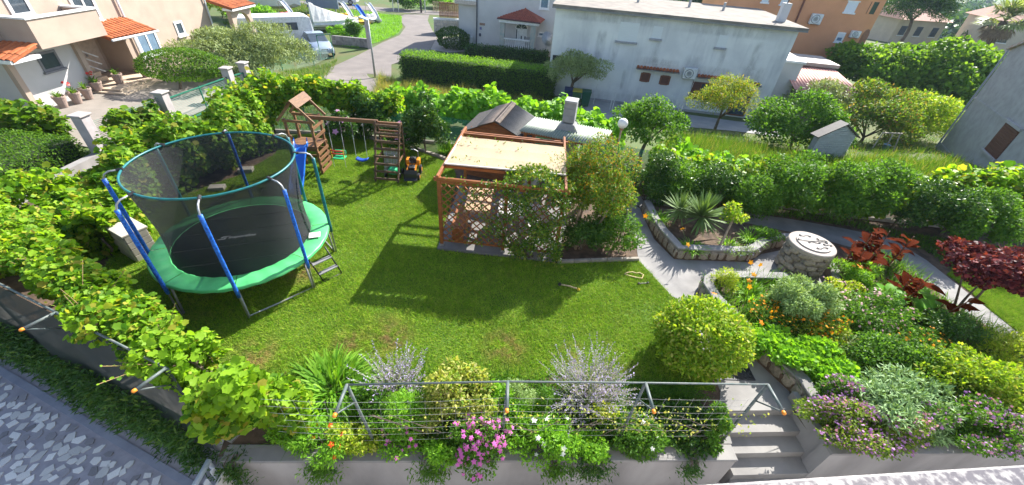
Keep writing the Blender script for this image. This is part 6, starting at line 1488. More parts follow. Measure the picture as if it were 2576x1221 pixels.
def bush(name, label, cat, px, py, zc, rad, n, leaf, m, b=0.0, **k):
    c = P(px, py, zc); return plant(name, label, cat, (c[0], c[1], b), (0, 0, zc-b), rad, n, leaf, m, seed=nseed(), **k)
def tree(name, label, px, py, h, rad, n, leaf, m, tr=.12, off=(0, 0), **k):
    b = M(px, py); return plant(name, label, 'tree', b, (off[0], off[1], h), rad, n, leaf, m, seed=nseed(), tr=(tr, off[0]*.5, off[1]*.5), **k)

# ---- vines: foliage along a line of nodes (x, y, centre height, half width, half height)
def vine(name, label, nodes_, n, leaf, m, nbig=0, cane=True, group=None, zmin=None, twigs=20):
    rng = np.random.default_rng(nseed()); nd = np.array(nodes_, float); seg = np.linalg.norm(np.diff(nd[:, :2], axis=0), axis=1); cum = np.concatenate([[0], np.cumsum(seg)])
    s = rng.uniform(0, cum[-1], n); q = np.stack([np.interp(s, cum, nd[:, k]) for k in range(5)], 1)
    i = np.clip(np.searchsorted(cum, s)-1, 0, len(seg)-1); d = (nd[i+1, :2]-nd[i, :2])/seg[i][:, None]; side = np.stack([-d[:, 1], d[:, 0]], 1)
    a = rng.uniform(0, 2*math.pi, n); rr = (.3+.85*rng.random(n)**.6)
    ph = rng.uniform(0, 6.28, 6); wob = 1+.28*np.sin(s*1.9+ph[0])*np.sin(a*2+ph[1])+.2*np.sin(s*4.3+ph[2]+a)+.14*np.sin(s*8.1+ph[3]-2*a)
    ox = np.cos(a)*rr*wob*q[:, 3]; oz = np.sin(a)*rr*wob*q[:, 4]
    p = np.stack([q[:, 0]+side[:, 0]*ox, q[:, 1]+side[:, 1]*ox, q[:, 2]+oz], 1)
    out = unit(np.stack([side[:, 0]*np.cos(a)/q[:, 3], side[:, 1]*np.cos(a)/q[:, 3], np.sin(a)/q[:, 4]], 1))
    b0 = np.array([nd[len(nd)//2, 0], nd[len(nd)//2, 1], 0.0]); b0[2] = float(T(b0[0], b0[1])) if b0[1] > 13.4 else 0
    t = thing(name, label, 'vine', b0, group=group)
    if zmin is not None: k = p[:, 2] > zmin; p, out = p[k], out[k]
    ax = unit(out*.5+rng.normal(size=(len(p), 3))*.7+np.array([0, 0, -.25])); nr = unit(out*.8+np.array([.1, .1, .75])+rng.normal(size=(len(p), 3))*.45); sz = leaf*rng.uniform(.35, 1.35, len(p))
    if nbig:
        sc = -np.linalg.norm(p-np.array([0, 0, CAMH]), axis=1)+sz*6+nr[:, 2]; k = np.argsort(-sc)[:nbig]; leafobjs(t, 'leaf', p[k]-b0, ax[k], nr[k], sz[k], 'vine', m)
        msk = np.ones(len(p), bool); msk[k] = False; p, ax, nr, sz = p[msk], ax[msk], nr[msk], sz[msk]
    v, f = leafgeo(p-b0, ax, nr, sz, 'vine'); fo = link(fastmesh('foliage', v, f, m), 'foliage', t)
    if nbig: fo['kind'] = 'stuff'
    if cane:
        mb = MB()
        for k in range(len(nd)-1):
            x0, x1 = nd[k], nd[k+1]; mb.tube([(x0[0], x0[1], x0[2]-.1), tuple((x0[:3]+x1[:3])/2+rng.normal(size=3)*.06), (x1[0], x1[1], x1[2]-.1)], .018, 5)
            z0 = float(T(x0[0], x0[1])) if x0[1] > 13.4 else 0.0
            mb.tube([(x0[0]+rng.normal()*.1, x0[1]+rng.normal()*.1, z0-.05), (x0[0]+rng.normal()*.12, x0[1], (z0+x0[2])/2), tuple(x0[:3])], [.035, .028, .018], 6)
        mb.build('cane', BARK, t, smooth=True)
    # shoots standing off the mass
    m2 = rng.integers(0, len(p), twigs); P2, A2, N2, S2 = [], [], [], []; mb = MB()
    for j in m2:
        o_ = unit((p[j]-b0)*0+np.array([rng.normal()*.6, rng.normal()*.6-.1, .9])); L = rng.uniform(.2, .5); mb.tube([tuple(p[j]), tuple(p[j]+o_*L)], .005, 4)
        for k in range(6): P2.append(p[j]+o_*L*(k+1)/6-b0); A2.append(rng.normal(size=3)); N2.append([rng.normal()*.4, rng.normal()*.4, 1]); S2.append(leaf*(.8-.09*k))
    if twigs:
        v, f = leafgeo(np.array(P2), np.array(A2), np.array(N2), np.array(S2), 'vine'); tag(link(fastmesh('shoots', v, f, m), 'shoots', t), kind='stuff'); tag(mb.build('shoot_stems', mat('shoot stem', (.25, .16, .07)), t), kind='stuff')
    return t
vine('grape_vine', 'lush bright grape vine spilling over the dark netted fence', [(-4.35, 3.45, 1.1, .38, .42), (-4.9, 3.5, 1.3, .36, .3), (-6.2, 4.12, 1.52, .32, .22), (-7.6, 4.8, 1.52, .36, .24), (-9.2, 5.45, 1.5, .46, .28), (-10.8, 6.1, 1.45, .6, .34), (-13.2, 7.0, 1.45, .8, .4)], 16000, .084, LV, 300, twigs=90)
vine('grape_vine', 'bright grape vine mass at the corner of the wire railing', [(-4.3, 3.15, .75, .35, .55), (-3.7, 3.2, .85, .35, .5), (-3.15, 3.25, .75, .3, .42), (-2.95, 3.3, .55, .18, .3)], 4800, .105, LV, 300, twigs=20)
vine('grape_vine', 'grape vine thicket between the clipped hedge and block box', [(-9.3, 6.9, .55, .4, .5), (-10.0, 7.9, .6, .7, .55), (-10.9, 7.4, .7, .9, .65), (-12.2, 8.0, .6, .8, .6)], 10000, .115, LV, 0, twigs=30)
vine('grape_vine', 'grape vine wall behind the trampoline', [(-10.5, 8.3, .7, .5, .7), (-10.4, 9.6, .8, .55, .75), (-9.9, 10.8, .9, .6, .85), (-9.4, 12.0, .95, .6, .9), (-9.3, 13.2, 1.0, .55, .9)], 15000, .11, LVD2, 0, twigs=36)
vine('grape_vine', 'bright grape vine arching behind wooden play tower', [(-9.4, 13.2, 1.3, .5, .6), (-9.3, 14.4, 1.55, .5, .55), (-8.3, 15.0, 1.55, .45, .5), (-7.0, 15.2, 1.4, .4, .42), (-5.8, 15.3, 1.15, .4, .4), (-4.7, 15.3, 1.2, .35, .42)], 11500, .115, LV, 0, twigs=60)
vine('grape_vine', 'bright vine growing through the wire panel between grey pillars', [(-13.1, 12.0, .6, .25, .5), (-13.3, 12.9, .75, .3, .45), (-13.2, 13.8, .5, .25, .4)], 1800, .15, LVD, 0, twigs=14)
vine('grape_vine', 'dark leafy vine below the white wall of pink house', [(-15.5, 11.9, .45, .6, .55), (-16.8, 12.4, .5, .7, .55), (-18.6, 12.6, .5, .8, .55)], 3800, .15, LVD, 0, twigs=14)
vine('grape_vine', 'sunlit vine along the right end of the back fence', [(13.2, 11.9, 1.2, .4, .4), (14.6, 12.0, 1.3, .6, .45), (16.2, 12.0, 1.3, .7, .5), (18.2, 11.8, 1.25, .8, .55), (20, 11.7, 1.2, .8, .5)], 4200, .17, LV, 0, twigs=30)
vine('kiwi_row', 'bright leafy kiwi row growing behind the garden shed', [(M(1085, 250)[0], 17.6, .35, .6, .6), (-2.0, 17.6, .5, .7, .65), (.5, 17.2, .45, .8, .65), (3.0, 16.4, .4, .8, .65), (4.2, 16.0, .3, .6, .55)], 6500, .2, LB, 0, twigs=30)
vine('squash_row', 'bright climbing leaves over the green net right of lamp', [(5.6, 14.2, .55, .5, .45), (7.4, 13.4, .5, .5, .4), (9.2, 12.9, .4, .4, .35)], 1900, .16, LB, 0, twigs=10)

# ---- clipped hedges
def hedge(name, label, a, b_, w, h, n, leaf, m, top=None, z0=None, rnd_=.1, cat='hedge', group=None):
    rng = np.random.default_rng(nseed()); a, b_ = np.array(a[:2], float), np.array(b_[:2], float); d = (b_-a); L = np.linalg.norm(d); d /= L; s = np.array([-d[1], d[0]]); c = (a+b_)/2; z0 = float(T(*c)) if z0 is None else z0
    t = thing(name, label, cat, (c[0], c[1], z0), group=group)
    f = rng.random(n); At, Af, Ae = L*w, L*h*2, w*h*2; tot = At+Af+Ae; P_ = []; O_ = []
    u = rng.uniform(-.5, .5, n); v = rng.uniform(-.5, .5, n); k = f*tot; sg = np.where(rng.random(n) < .5, -1, 1)
    top_ = k < At; frt = (k >= At) & (k < At+Af)
    lx = np.where(top_ | frt, u*L, sg*L/2); ly = np.where(top_, v*w, np.where(frt, sg*w/2, u*w)); lz = np.where(top_, h, (v+.5)*h)
    no = np.stack([np.where(top_ | frt, 0, sg), np.where(frt, sg, 0), np.where(top_, 1, 0)], 1).astype(float)
    jit = rng.normal(size=n)*rnd_*.6+rnd_*(np.sin(lx*3.1)*np.sin(lz*4+ly*3))*.5; q = np.stack([lx, ly, lz], 1)+no*jit[:, None]+rng.normal(size=(n, 3))*.02
    wp = np.stack([c[0]+q[:, 0]*d[0]+q[:, 1]*s[0], c[1]+q[:, 0]*d[1]+q[:, 1]*s[1], z0+q[:, 2]], 1); wn = np.stack([no[:, 0]*d[0]+no[:, 1]*s[0], no[:, 0]*d[1]+no[:, 1]*s[1], no[:, 2]], 1)
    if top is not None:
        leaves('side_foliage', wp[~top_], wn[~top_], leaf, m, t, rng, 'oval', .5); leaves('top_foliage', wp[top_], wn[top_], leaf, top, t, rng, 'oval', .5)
    else: leaves('foliage', wp, wn, leaf, m, t, rng, 'oval', .5)
    MB().box((c[0], c[1], z0+h/2-.06), (L-.2, w-.2, h-.06), rz=math.atan2(d[1], d[0])).build('solid_core', mat('hedge core', (.03, .05, .015), (.015, .025, .008), 9, .95), t)  # solid dark box added inside so nothing shows through the hedge
    return t
ha, hb = M(1010, 205), M(1385, 252); dd = unit((hb-ha)[:2]); nn_ = np.array([-dd[1], dd[0]])
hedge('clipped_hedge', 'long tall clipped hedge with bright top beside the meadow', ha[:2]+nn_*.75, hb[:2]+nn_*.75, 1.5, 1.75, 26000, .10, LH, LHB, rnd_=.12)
hedge('low_hedge', 'flat clipped dark green hedge beneath first grey pillar', (-15.6, 7.0), (-15.35, 11.4), 3.2, .75, 16000, .075, LH, None, 0.0, .05)
hedge('low_hedge', 'low dark hedge before the porch house', M(1175, 138)[:2], M(1375, 158)[:2], 1.2, .8, 5000, .12, LD, None)
# topiary with flat top beside the gate
p = P(452, 226); plant('topiary', 'broad clipped topiary bush on short trunk behind green gate', 'bush', (p[0], p[1], 0), (.1, .5, 1.0), (1.8, 1.35, .62), 9000, .09, LH, K=0, seed=nseed(), tr=(.07, 0, .3), hollow=.85, zlo=-1)
p = M(1140, 122); plant('round_bush', 'dark rounded clipped bush beside the driveway', 'bush', p, (0, 0, .85), (1.5, 1.1, .95), 6000, .13, LD, K=0, seed=nseed(), hollow=.85, zlo=-.9)

# ---- trees of the neighbourhood
b = M(560, 190); b[0] -= .5; 
tree('olive_tree', 'large bushy grey green olive tree beside the street', 628, 188, 1.35, (3.3, 2.1, 1.0), 28000, .17, LO, .2, tmpl='slim', K=34, cs=.34, limbs=8)
tree('olive_tree', 'grey green olive tree with forked trunk before long white house', 1428, 258, 2.15, (2.0, 1.6, 1.15), 9000, .16, LO, .13, tmpl='slim', K=20, cs=.33, off=(.3, 0))
tree('citrus_tree', 'dense dark citrus tree behind the globe lamp', 1610, 412, 1.5, (1.35, 1.1, .85), 7000, .11, LG, .08, K=22, cs=.36)
tree('peach_tree', 'small peach tree with yellow orange leaves before the white house', 1795, 335, 1.75, (1.75, 1.4, 1.2), 7500, .16, LPE, .09, tmpl='slim', K=16, cs=.4)
tree('fruit_tree', 'round green fruit tree left of the brick hutch', 1985, 372, 1.35, (2.5, 1.9, 1.5), 12500, .15, LG, .1, K=22, cs=.36)
tree('fruit_tree', 'soft grey green fruit tree behind the round green one', 2040, 310, 1.5, (2.5, 1.7, 1.3), 9000, .15, LO, .1, K=18, cs=.4)
tree('plum_tree', 'yellowish plum tree directly behind brick hutch', 2165, 358, 1.45, (2.5, 2.0, 1.65), 12500, .15, leafmat('plum leaf', (.05, .12, .025), (.15, .21, .04), (.30, .17, .06)), .1, K=20, cs=.38)
tree('fruit_tree', 'bright yellow green fruit tree right of the plum', 2285, 352, 1.35, (2.2, 1.8, 1.5), 10500, .17, LYB, .1, K=18, cs=.4)
tree('fig_tree', 'huge dark fig tree left half of the great leafy mass', 2200, 240, 2.0, (4.4, 3.4, 2.1), 22000, .26, LF, .25, K=44, cs=.34, tmpl='round', limbs=8)
tree('fig_tree', 'huge dark fig tree nearest the grey house', 2395, 272, 2.1, (4.7, 3.5, 2.4), 24000, .26, LF, .25, K=46, cs=.34, tmpl='round', limbs=8)
tree('pine_tree', 'dark feathery pine tree beside orange house', 2255, 118, 5.4, (4.0, 3.2, 2.8), 12000, .42, LD, .25, K=26, cs=.34, tmpl='slim')
tree('broad_tree', 'bright green rounded tree beyond the red tiled house', 2400, 95, 2.6, (4.6, 3.6, 2.6), 9000, .42, LB, .25, K=26, cs=.36)
tree('broad_tree', 'dark tree below the palm', 2470, 130, 1.8, (3.6, 3.0, 1.9), 6000, .4, LD, .25, K=22, cs=.36)
tree('laurel_tree', 'green laurel trees between annex and orange house', 2030, 175, 1.4, (2.4, 1.8, 1.5), 5000, .25, LG, .15, K=16, cs=.4)
# palm
pb = M(2452, 160); t = thing('fan_palm', 'fan palm with shaggy brown skirt beyond the grey house', 'palm', pb); rng = np.random.default_rng(9)
MB().tube([(0, 0, -.3), (.1, 0, 2.2), (0, 0, 4.6)], [.5, .42, .36], 10).build('trunk', BARK, t, local=True, smooth=True)
def fronds(n, el0, el1, L, m, name):
    V, F, k = [], [], 0
    for i in range(n):
        a = rng.uniform(0, 6.28); e = rng.uniform(el0, el1); d = np.array([math.cos(a)*math.cos(e), math.sin(a)*math.cos(e), math.sin(e)]); s = np.array([-math.sin(a), math.cos(a), 0]); c = np.array([0, 0, 4.7])+d*L*.55
        for j in range(13):
            th = (j-6)/6*1.5; dv = d*math.cos(th)+s*math.sin(th)+np.array([0, 0, -.15*abs(th)]); w = np.cross(dv, [0, 0, 1.]); w = w/np.linalg.norm(w)*.09; l = L*.62
            V += [c-w*.4, c+w*.4, c+dv*l*.6+w, c+dv*l+np.array([0, 0, -.22]), c+dv*l*.6-w]; F += [(k, k+1, k+2), (k, k+2, k+4), (k+4, k+2, k+3)]; k += 5
        V += [np.array([0, 0, 4.6])-s*.05, np.array([0, 0, 4.6])+s*.05, c]; F.append((k, k+1, k+2)); k += 3
    link(fastmesh(name, np.array(V), np.array(F), m), name, t)
fronds(46, -.25, 1.3, 2.5, leafmat('palm leaf', (.14, .19, .08), (.28, .32, .18), None, .3), 'fronds'); fronds(30, -1.3, -.5, 2.0, mat('dead frond', (.30, .22, .14), (.2, .14, .09), 3, .9), 'dead_skirt')
# background trees
for i, (px, py, h, r, m_, lab) in enumerate(((640, 60, .9, 2.6, LB, 'bright vine covered shrub row behind the white minibus'), (560, 45, 1.1, 2.2, LY, 'yellow green bush beside the arched porch'), (1025, 24, .9, 2.2, LG, 'small green bush beside the cross road'), (1385, 12, 1.2, 2.4, LB, 'green bush beyond the flat roof'), (1790, 18, 3.4, 5.0, LD, 'dark round tree left of the orange house'), (1100, 20, .8, 2.0, LB, 'light green shrub on the far bank'), (1720, 14, 1.4, 3.0, LB, 'light green tree beyond flat roof vents'), (500, 150, .9, 1.1, LG, 'small green shrub under olive tree'), (850, 108, .75, .75, LB, 'sapling with bright leaves on the block wall'), (893, 104, .9, .65, LG, 'thin sapling beside the wall end post'))):
    p = M(px, py); plant('far_bush' if h < 2 else 'far_tree', lab, 'bush' if h < 2 else 'tree', p, (0, 0, h), (r, r*.8, h*.95), int(2600+900*r), .1+.07*r, m_, seed=nseed(), K=16, cs=.4, tr=(.15, 0, 0) if h > 2 else None)
# wood on the hill
rng = np.random.default_rng(77); V = []; pts = []; outs = []
for i in range(230):
    x = rng.uniform(35, 330); y = rng.uniform(105, 400)
    if abs(x/y-.95) > .75: continue
    z = float(T(x, y)); r = rng.uniform(3, 6.5); p_, o_ = crownpts((x, y, z+r*.7), (r, r, r*.9), 300, rng, 9, .45); pts.append(p_); outs.append(o_)
pts = np.concatenate(pts); outs = np.concatenate(outs); v, f = leafgeo(pts, unit(outs+rng.normal(size=outs.shape)*.6), unit(outs+np.array([0, 0, .4])), 1.5*rng.uniform(.6, 1.3, len(pts)), 'round')
tag(link(fastmesh('hill_wood', v, f, LD), 'hill_wood'), 'distant dark wood covering the far hillside', 'wood', None, 'stuff')

# ---- trees and shrubs of the garden
c0 = P(1496, 440, 2.0)
rng = np.random.default_rng(21); t = thing('crepe_myrtle', 'crepe myrtle tree with yellow and orange shoot tips beside the pergola', 'tree', (1.75, 8.75, 0))
p_, o_ = crownpts((c0[0], c0[1], 1.75), (1.08, .98, 1.0), 15000, rng, 26, .36, -.75); k = (p_[:, 2] > 2.1+.4*rng.normal(size=len(p_))) & (rng.random(len(p_)) < .24)
leaves('crown', p_[~k], o_[~k], .075, LC, t, rng); leaves('shoot_tips', p_[k], o_[k], .08, LCT, t, rng, 'slim', .3, .5)
sp = []; 
for _ in range(120):
    d = unit(rng.normal(size=3)+np.array([0, 0, .7])); d[2] = abs(d[2]); s_ = np.array([c0[0], c0[1], 1.95])+d*np.array([1.0, .9, .85])*rng.uniform(.75, 1.0); g_ = unit(d+np.array([0, 0, .9])); L = rng.uniform(.2, .5)
    for j in range(16): sp.append(s_+g_*L*j/16+rng.normal(size=3)*.025)
sp = np.array(sp); leaves('shoots', sp, unit(sp-np.array([c0[0], c0[1], 1.4])), .07, LC, t, rng, 'slim')
mb = MB()
for e in ((-.3, .1), (.2, .3), (.35, -.2), (-.1, -.3), (.6, .2)): trunk(mb, (1.75+e[0]*.2, 8.75+e[1]*.2, -.05), (c0[0]+e[0]*1.6, c0[1]+e[1]*1.6, 1.9), .045, .015, rng, .1)
mb.build('trunk', mat('pale smooth bark', (.36, .27, .2), (.24, .18, .13), 8, .8), t, smooth=True)
bush('leafy_shrub', 'bright leafy shrub with small pink flowers between pergola and path', 'shrub', 1550, 590, .5, (.72, .55, .5), 5200, .075, LG, K=18, flowers=(FPI, 24, .05))
bush('leafy_shrub', 'dark shaded shrub under the crepe myrtle', 'shrub', 1470, 590, .5, (.5, .5, .55), 3600, .08, LD, K=14)
bush('leafy_shrub', 'white flecked shrub below the crepe myrtle crown', 'shrub', 1530, 530, .8, (.55, .5, .6), 3200, .07, LJ, K=14, flowers=(FWH, 60, .04))
for px, h in ((1566, 1.1), (1533, 1.2)):
    p = P(px-12, 612 if px > 1550 else 585); single('wooden_stake', 'wooden stake in the bright leafy shrub' if px > 1550 else 'wooden stake under the crepe myrtle', 'stake', MB().tube([(p[0], p[1], -.05), (p[0]+.02, p[1], h)], .022, 6), PWD)
# jasmine on the lattice
rng = np.random.default_rng(31); t = thing('star_jasmine', 'climbing star jasmine with small white flowers covering right half of lattice', 'climber', (.5, 8.15, 0)); n = 14500
x = rng.beta(2.0, 1.2, n)*3.1-1.82; zlo_ = np.where(x > .0, .05, .25); z = zlo_+rng.random(n)*(2.15-zlo_); dens = np.clip(.16+.5*sst(-1.1, .3, x)+.4*sst(-.5, .4, x)*(z < 1.1)+.22*(z > 1.75), 0, 1)*(.46+.5*np.sin(x*5.3+1)*np.sin(z*4.7+.5)+.3*np.sin(x*11)*np.sin(z*9)); k = rng.random(n) < dens
x, z = x[k], z[k]; th = .06+.12*sst(-.6, .6, x)*(1.2-.4*z); y = 8.22-.03*x-np.abs(rng.normal(size=len(x)))*th; pj = np.stack([x, y, z], 1)
x2 = rng.uniform(-.3, 1.35, 1500); pj2 = np.stack([x2, 8.2+rng.random(1500)*.75, 2.1+.12*rng.random(1500)+.1*np.sin(x2*4)], 1); pj = np.concatenate([pj, pj2]); oj = unit(np.tile([0, -.8, .45], (len(pj), 1))+rng.normal(size=(len(pj), 3))*.3)
leaves('foliage', pj, oj, .085, LJ, t, rng); kf = rng.permutation(len(pj))[:210]; tag(leaves('flowers', pj[kf]+oj[kf]*.05, oj[kf], .05, FWH, t, rng, 'petal', .6, .2), kind='stuff')
mb = MB()
for _ in range(9): xx = rng.uniform(-.9, 1.1); mb.tube([(rng.uniform(.2, .8), 8.1, -.02), (xx*.7+.1, 8.15, .8), (xx, 8.18, 1.5), (xx+rng.normal()*.2, 8.2, 2.1)], [.02, .015, .01, .006], 5)
mb.build('stems', BARK, t, smooth=True)
pl_ = []
for y0 in (9.0, 9.9, 10.35):
    for k in range(26): q = rng.random()**1.6; pl_.append((-1.75+2.0*q, y0+.1*math.sin(q*9)+rng.normal()*.07, 2.19))
pl_ = np.array(pl_); tag(leaves('roof_shoots', pl_, np.tile([0, 0, 1.], (len(pl_), 1)), .07, LJ, t, rng), kind='stuff')

# back hedge row along the green net
for i, (px, py, zc, r, m_, lab) in enumerate(((1640, 456, .75, (.8, .6, .8), LD, 'dark evergreen shrub at left end of back hedge'), (1720, 470, .75, (.85, .6, .75), LG, 'green evergreen shrub behind the yucca'), (1805, 484, .75, (.85, .6, .75), LD, 'dark evergreen shrub behind the small staked tree'), (1895, 496, .75, (.8, .6, .72), LG, 'green evergreen shrub at right end of back hedge'))):
    bush('evergreen_shrub', lab, 'shrub', px, py, zc, r, 7000, .085, m_, K=22, cs=.4)
for i, (px, py, zc, r, m_, tx, ty, lab) in enumerate(((2010, 470, 1.05, (1.15, .9, .85), LG, 2075, 540, 'small spreading tree with forked trunk before green net'), (2120, 490, 1.0, (1.1, .9, .95), LG, 2130, 560, 'dense dark bushy tree behind stone well'), (2240, 480, 1.1, (1.15, .9, .9), LG, 2240, 575, 'dark leafy tree behind the bronze cannas'), (2355, 520, 1.0, (1.15, .9, .85), LD, 2365, 590, 'dark low branching tree by the fence footing'), (2470, 545, 1.0, (1.25, .9, .85), LG, 2480, 620, 'leafy tree right of low branching one by fence'))):
    c = P(px, py, zc); b_ = P(tx, ty); plant('garden_tree', lab, 'tree', (b_[0], b_[1], 0), (c[0]-b_[0], c[1]-b_[1], zc), r, 9000, .095, m_, seed=nseed(), K=26, cs=.36, tr=(.05, 0, 0))
bush('laurel_bush', 'tall glossy dark laurel bush left of the shed', 'bush', 1068, 320, 1.0, (.75, .7, 1.1), 6500, .13, LD, K=20, cs=.38)
bush('laurel_bush', 'dark laurel bush behind the swing beam', 'bush', 925, 290, .9, (.7, .55, .85), 4200, .13, LD, K=16, cs=.4)
bush('hydrangea', 'hydrangea with pink flower heads behind the left swing', 'shrub', 855, 322, .75, (.5, .4, .55), 2200, .12, LD, K=10, flowers=(FPK2, 16, .26))
bush('hydrangea', 'hydrangea with pink flower heads beside ladder frame', 'shrub', 1010, 335, .75, (.45, .4, .6), 2200, .12, LD, K=10, flowers=(FPK2, 18, .26))
for i, (px, py, lab) in enumerate(((1120, 385, 'iris clump with upright leaves at corner of shed'), (985, 362, 'leafy clump at kerb behind the ladder frame'), (915, 350, 'leafy clump at kerb behind blue swing'))): blades('iris_clump', lab, 'plant', P(px, py), 130, .6, .035, LG, nseed(), lean=.7, sag=.3, radius=.25)
tb = P(845, 342); single('black_planter', 'black planter box at the back kerb behind swings', 'planter', MB().box((tb[0], tb[1]+.2, .3), (.7, .4, .6)), BLACK)

# ---- the raised yucca bed
def yucca(label, px, py, z, n, L, seed):
    rng = np.random.default_rng(seed); c = P(px, py, z); t = thing('yucca', label, 'yucca', (c[0], c[1], .22))
    d = unit(rng.normal(size=(n, 3))+np.array([0, 0, .75])); d[:, 2] = np.maximum(d[:, 2], -.25); v, f = stripgeo(np.zeros((1, 3)), np.array([[0, 1., .02]]), 1.0, .085, .06, 4); me = fastmesh('leaf', v, f, LYU)
    for i in range(n):
        y = unit(d[i]); x = unit(np.cross(y, [0, 0, 1.])); zz_ = np.cross(x, y); s_ = L*rng.uniform(.7, 1.1); o = bpy.data.objects.new('leaf', me); COL.objects.link(o); o.parent = t
        o.matrix_local = Matrix([[x[k]*s_, y[k]*s_, zz_[k]*s_, y[k]*.05+(z-.22 if k == 2 else 0)] for k in range(3)]+[[0, 0, 0, 1]])
    MB().tube([(0, 0, -.05), (0, 0, z-.18)], [.1, .08], 8).build('trunk', BARK, t, local=True); return t
yucca('large spiky yucca in the stone walled bed', 1765, 545, .75, 240, .72, 3); yucca('second spiky yucca head left of the large one', 1712, 530, .7, 130, .58, 4)
rng = np.random.default_rng(5); sb_, se_ = P(1806, 628, .22), P(1848, 545, 1.0); t = thing('staked_tree', 'small leaning tree with yellow green leaves in the stone bed', 'tree', sb_); mb = MB(); trunk(mb, sb_, se_, .035, .028, rng, .03); mb.build('trunk', mat('pale smooth bark', (.36, .27, .2)), t, smooth=True)
cp, co = crownpts(se_+np.array([.05, .05, .12]), (.44, .36, .36), 520, rng, 13, .3, -.9); leaves('crown', cp, co, .095, LYB, t, rng)
for i, (px, py, n_, L, fl, lab) in enumerate(((1655, 548, 170, .5, None, 'daylily clump at upper end of stone bed'), (1740, 622, 150, .42, (FOR, 3, .16, .55), 'daylily with orange bloom at the bend of stone bed'), (1885, 598, 160, .5, None, 'daylily clump right of the small leaning tree'), (1835, 612, 90, .3, None, 'short grassy clump in front of leaning tree'))): blades('daylily', lab, 'plant', P(px, py+8, .22), n_, L, .032, LDL, nseed(), lean=1.0, sag=.6, radius=.2, flowers=fl)
bush('low_lavender', 'low grey lavender patch in stone bed near the wall', 'plant', 1855, 628, .32, (.45, .22, .14), 900, .06, LS, .22, tmpl='slim', K=8, flowers=(FLI, 50, .04)); bush('ground_cover', 'low mixed ground cover in stone bed toward the well', 'plant', 1925, 592, .34, (.55, .3, .16), 1500, .06, LG, .22, K=9)

# ---- flower bed on the right
BZ = .2
bush('golden_bush', 'small feathery golden bush at corner of flower bed', 'bush', 1822, 712, .42, (.36, .3, .28), 1500, .07, LY, BZ, tmpl='slim', K=8)
blades('daylily', 'daylily clump with orange blooms left of silver bush', 'plant', P(1885, 745, BZ), 190, .5, .03, LDL, nseed(), lean=1.0, sag=.6, radius=.3, flowers=(FOR, 9, .15, .55))
bush('silver_bush', 'feathery silver green artemisia bush before the well', 'bush', 2010, 748, .72, (.68, .5, .6), 9500, .1, LS, BZ, tmpl='slim', K=22, cs=.34, up=1.0)
bush('calendula', 'mass of orange calendula flowers in middle of flower bed', 'flowers', 2020, 810, .42, (1.0, .55, .28), 5200, .075, LG, BZ, tmpl='slim', K=20, flowers=(FOR, 330, .07)); bush('calendula', 'orange calendula patch left of sage toward the path wall', 'flowers', 1920, 780, .38, (.5, .4, .25), 2200, .075, LG, BZ, tmpl='slim', K=10, flowers=(FOR, 60, .07)); bush('calendula', 'orange calendula patch beside the purple tree', 'flowers', 2310, 865, .4, (.7, .4, .25), 2400, .075, LG, BZ, tmpl='slim', K=10, flowers=(FOR, 70, .07))
bush('strawberry_cover', 'bright green leafy ground cover along the low stone wall', 'plant', 1985, 880, .36, (.85, .6, .2), 4200, .09, LB, BZ, tmpl='round', K=20, cs=.34); bush('strawberry_cover', 'bright green leafy ground cover above purple bush', 'plant', 2080, 935, .34, (.6, .4, .18), 2600, .09, LB, BZ, tmpl='round', K=14, cs=.34)
bush('spiraea', 'pink flowering spiraea bush behind the calendulas', 'bush', 2200, 785, .5, (.85, .55, .4), 5200, .065, LG, BZ, K=18, flowers=(FPI, 130, .07)); bush('spiraea', 'pale pink spiraea bush right of the silver bush', 'bush', 2135, 740, .45, (.45, .35, .3), 2200, .065, LY, BZ, K=10, flowers=(FPI, 50, .06))
bush('sage_bush', 'large grey green sage mound among purple flowers', 'bush', 2265, 1015, .5, (.92, .65, .42), 6200, .13, LSG, BZ, tmpl='slim', K=24, cs=.32, up=.8)
bush('purple_bush', 'purple flowering bush spilling over wall beside the stairs', 'bush', 2170, 1070, .46, (1.12, .52, .5), 11500, .055, LLA, .0, K=26, cs=.32, flowers=(FPU, 1300, .055)); bush('purple_bush', 'purple flowering bush between ground cover and stairs', 'bush', 2110, 1000, .48, (.55, .4, .32), 4500, .055, LG, BZ, K=16, cs=.36, flowers=(FPU, 450, .055)); bush('purple_bush', 'purple flowering bush right of the sage mound', 'bush', 2490, 1080, .45, (1.05, .55, .48), 8000, .055, LG, .0, K=20, cs=.34, flowers=(FPU, 700, .055))
bush('euonymus', 'pale yellow euonymus bush at the right end of bed', 'bush', 2470, 955, .55, (1.05, .65, .45), 6500, .085, LYB, BZ, K=22, cs=.34); bush('euonymus', 'yellow green bush beside path at bed end', 'bush', 2560, 880, .5, (.7, .5, .4), 3200, .09, LY, BZ, tmpl='slim', K=14)
bush('twiggy_shrub', 'dark twiggy shrub beneath the purple smoke tree', 'shrub', 2390, 830, .5, (.6, .45, .4), 2600, .06, LD, BZ, K=12, stems=9); bush('mixed_shrub', 'green leafy filler shrub in the centre of the flower bed', 'shrub', 2220, 890, .4, (.9, .5, .28), 4800, .07, LG, BZ, K=18); bush('mixed_shrub', 'dry brownish low shrub between ground cover and sage', 'shrub', 2120, 875, .34, (.5, .35, .18), 1700, .06, LO, BZ, K=10); bush('mixed_shrub', 'green filler shrub above the pale euonymus', 'shrub', 2330, 940, .42, (.7, .5, .3), 3600, .07, LG, BZ, K=14)
bush('orange_lily', 'green leafy lily clump around the well base', 'plant', 2140, 690, .4, (.5, .4, .3), 2200, .1, LDL, BZ, tmpl='slim', K=10, flowers=(FOR, 4, .14))
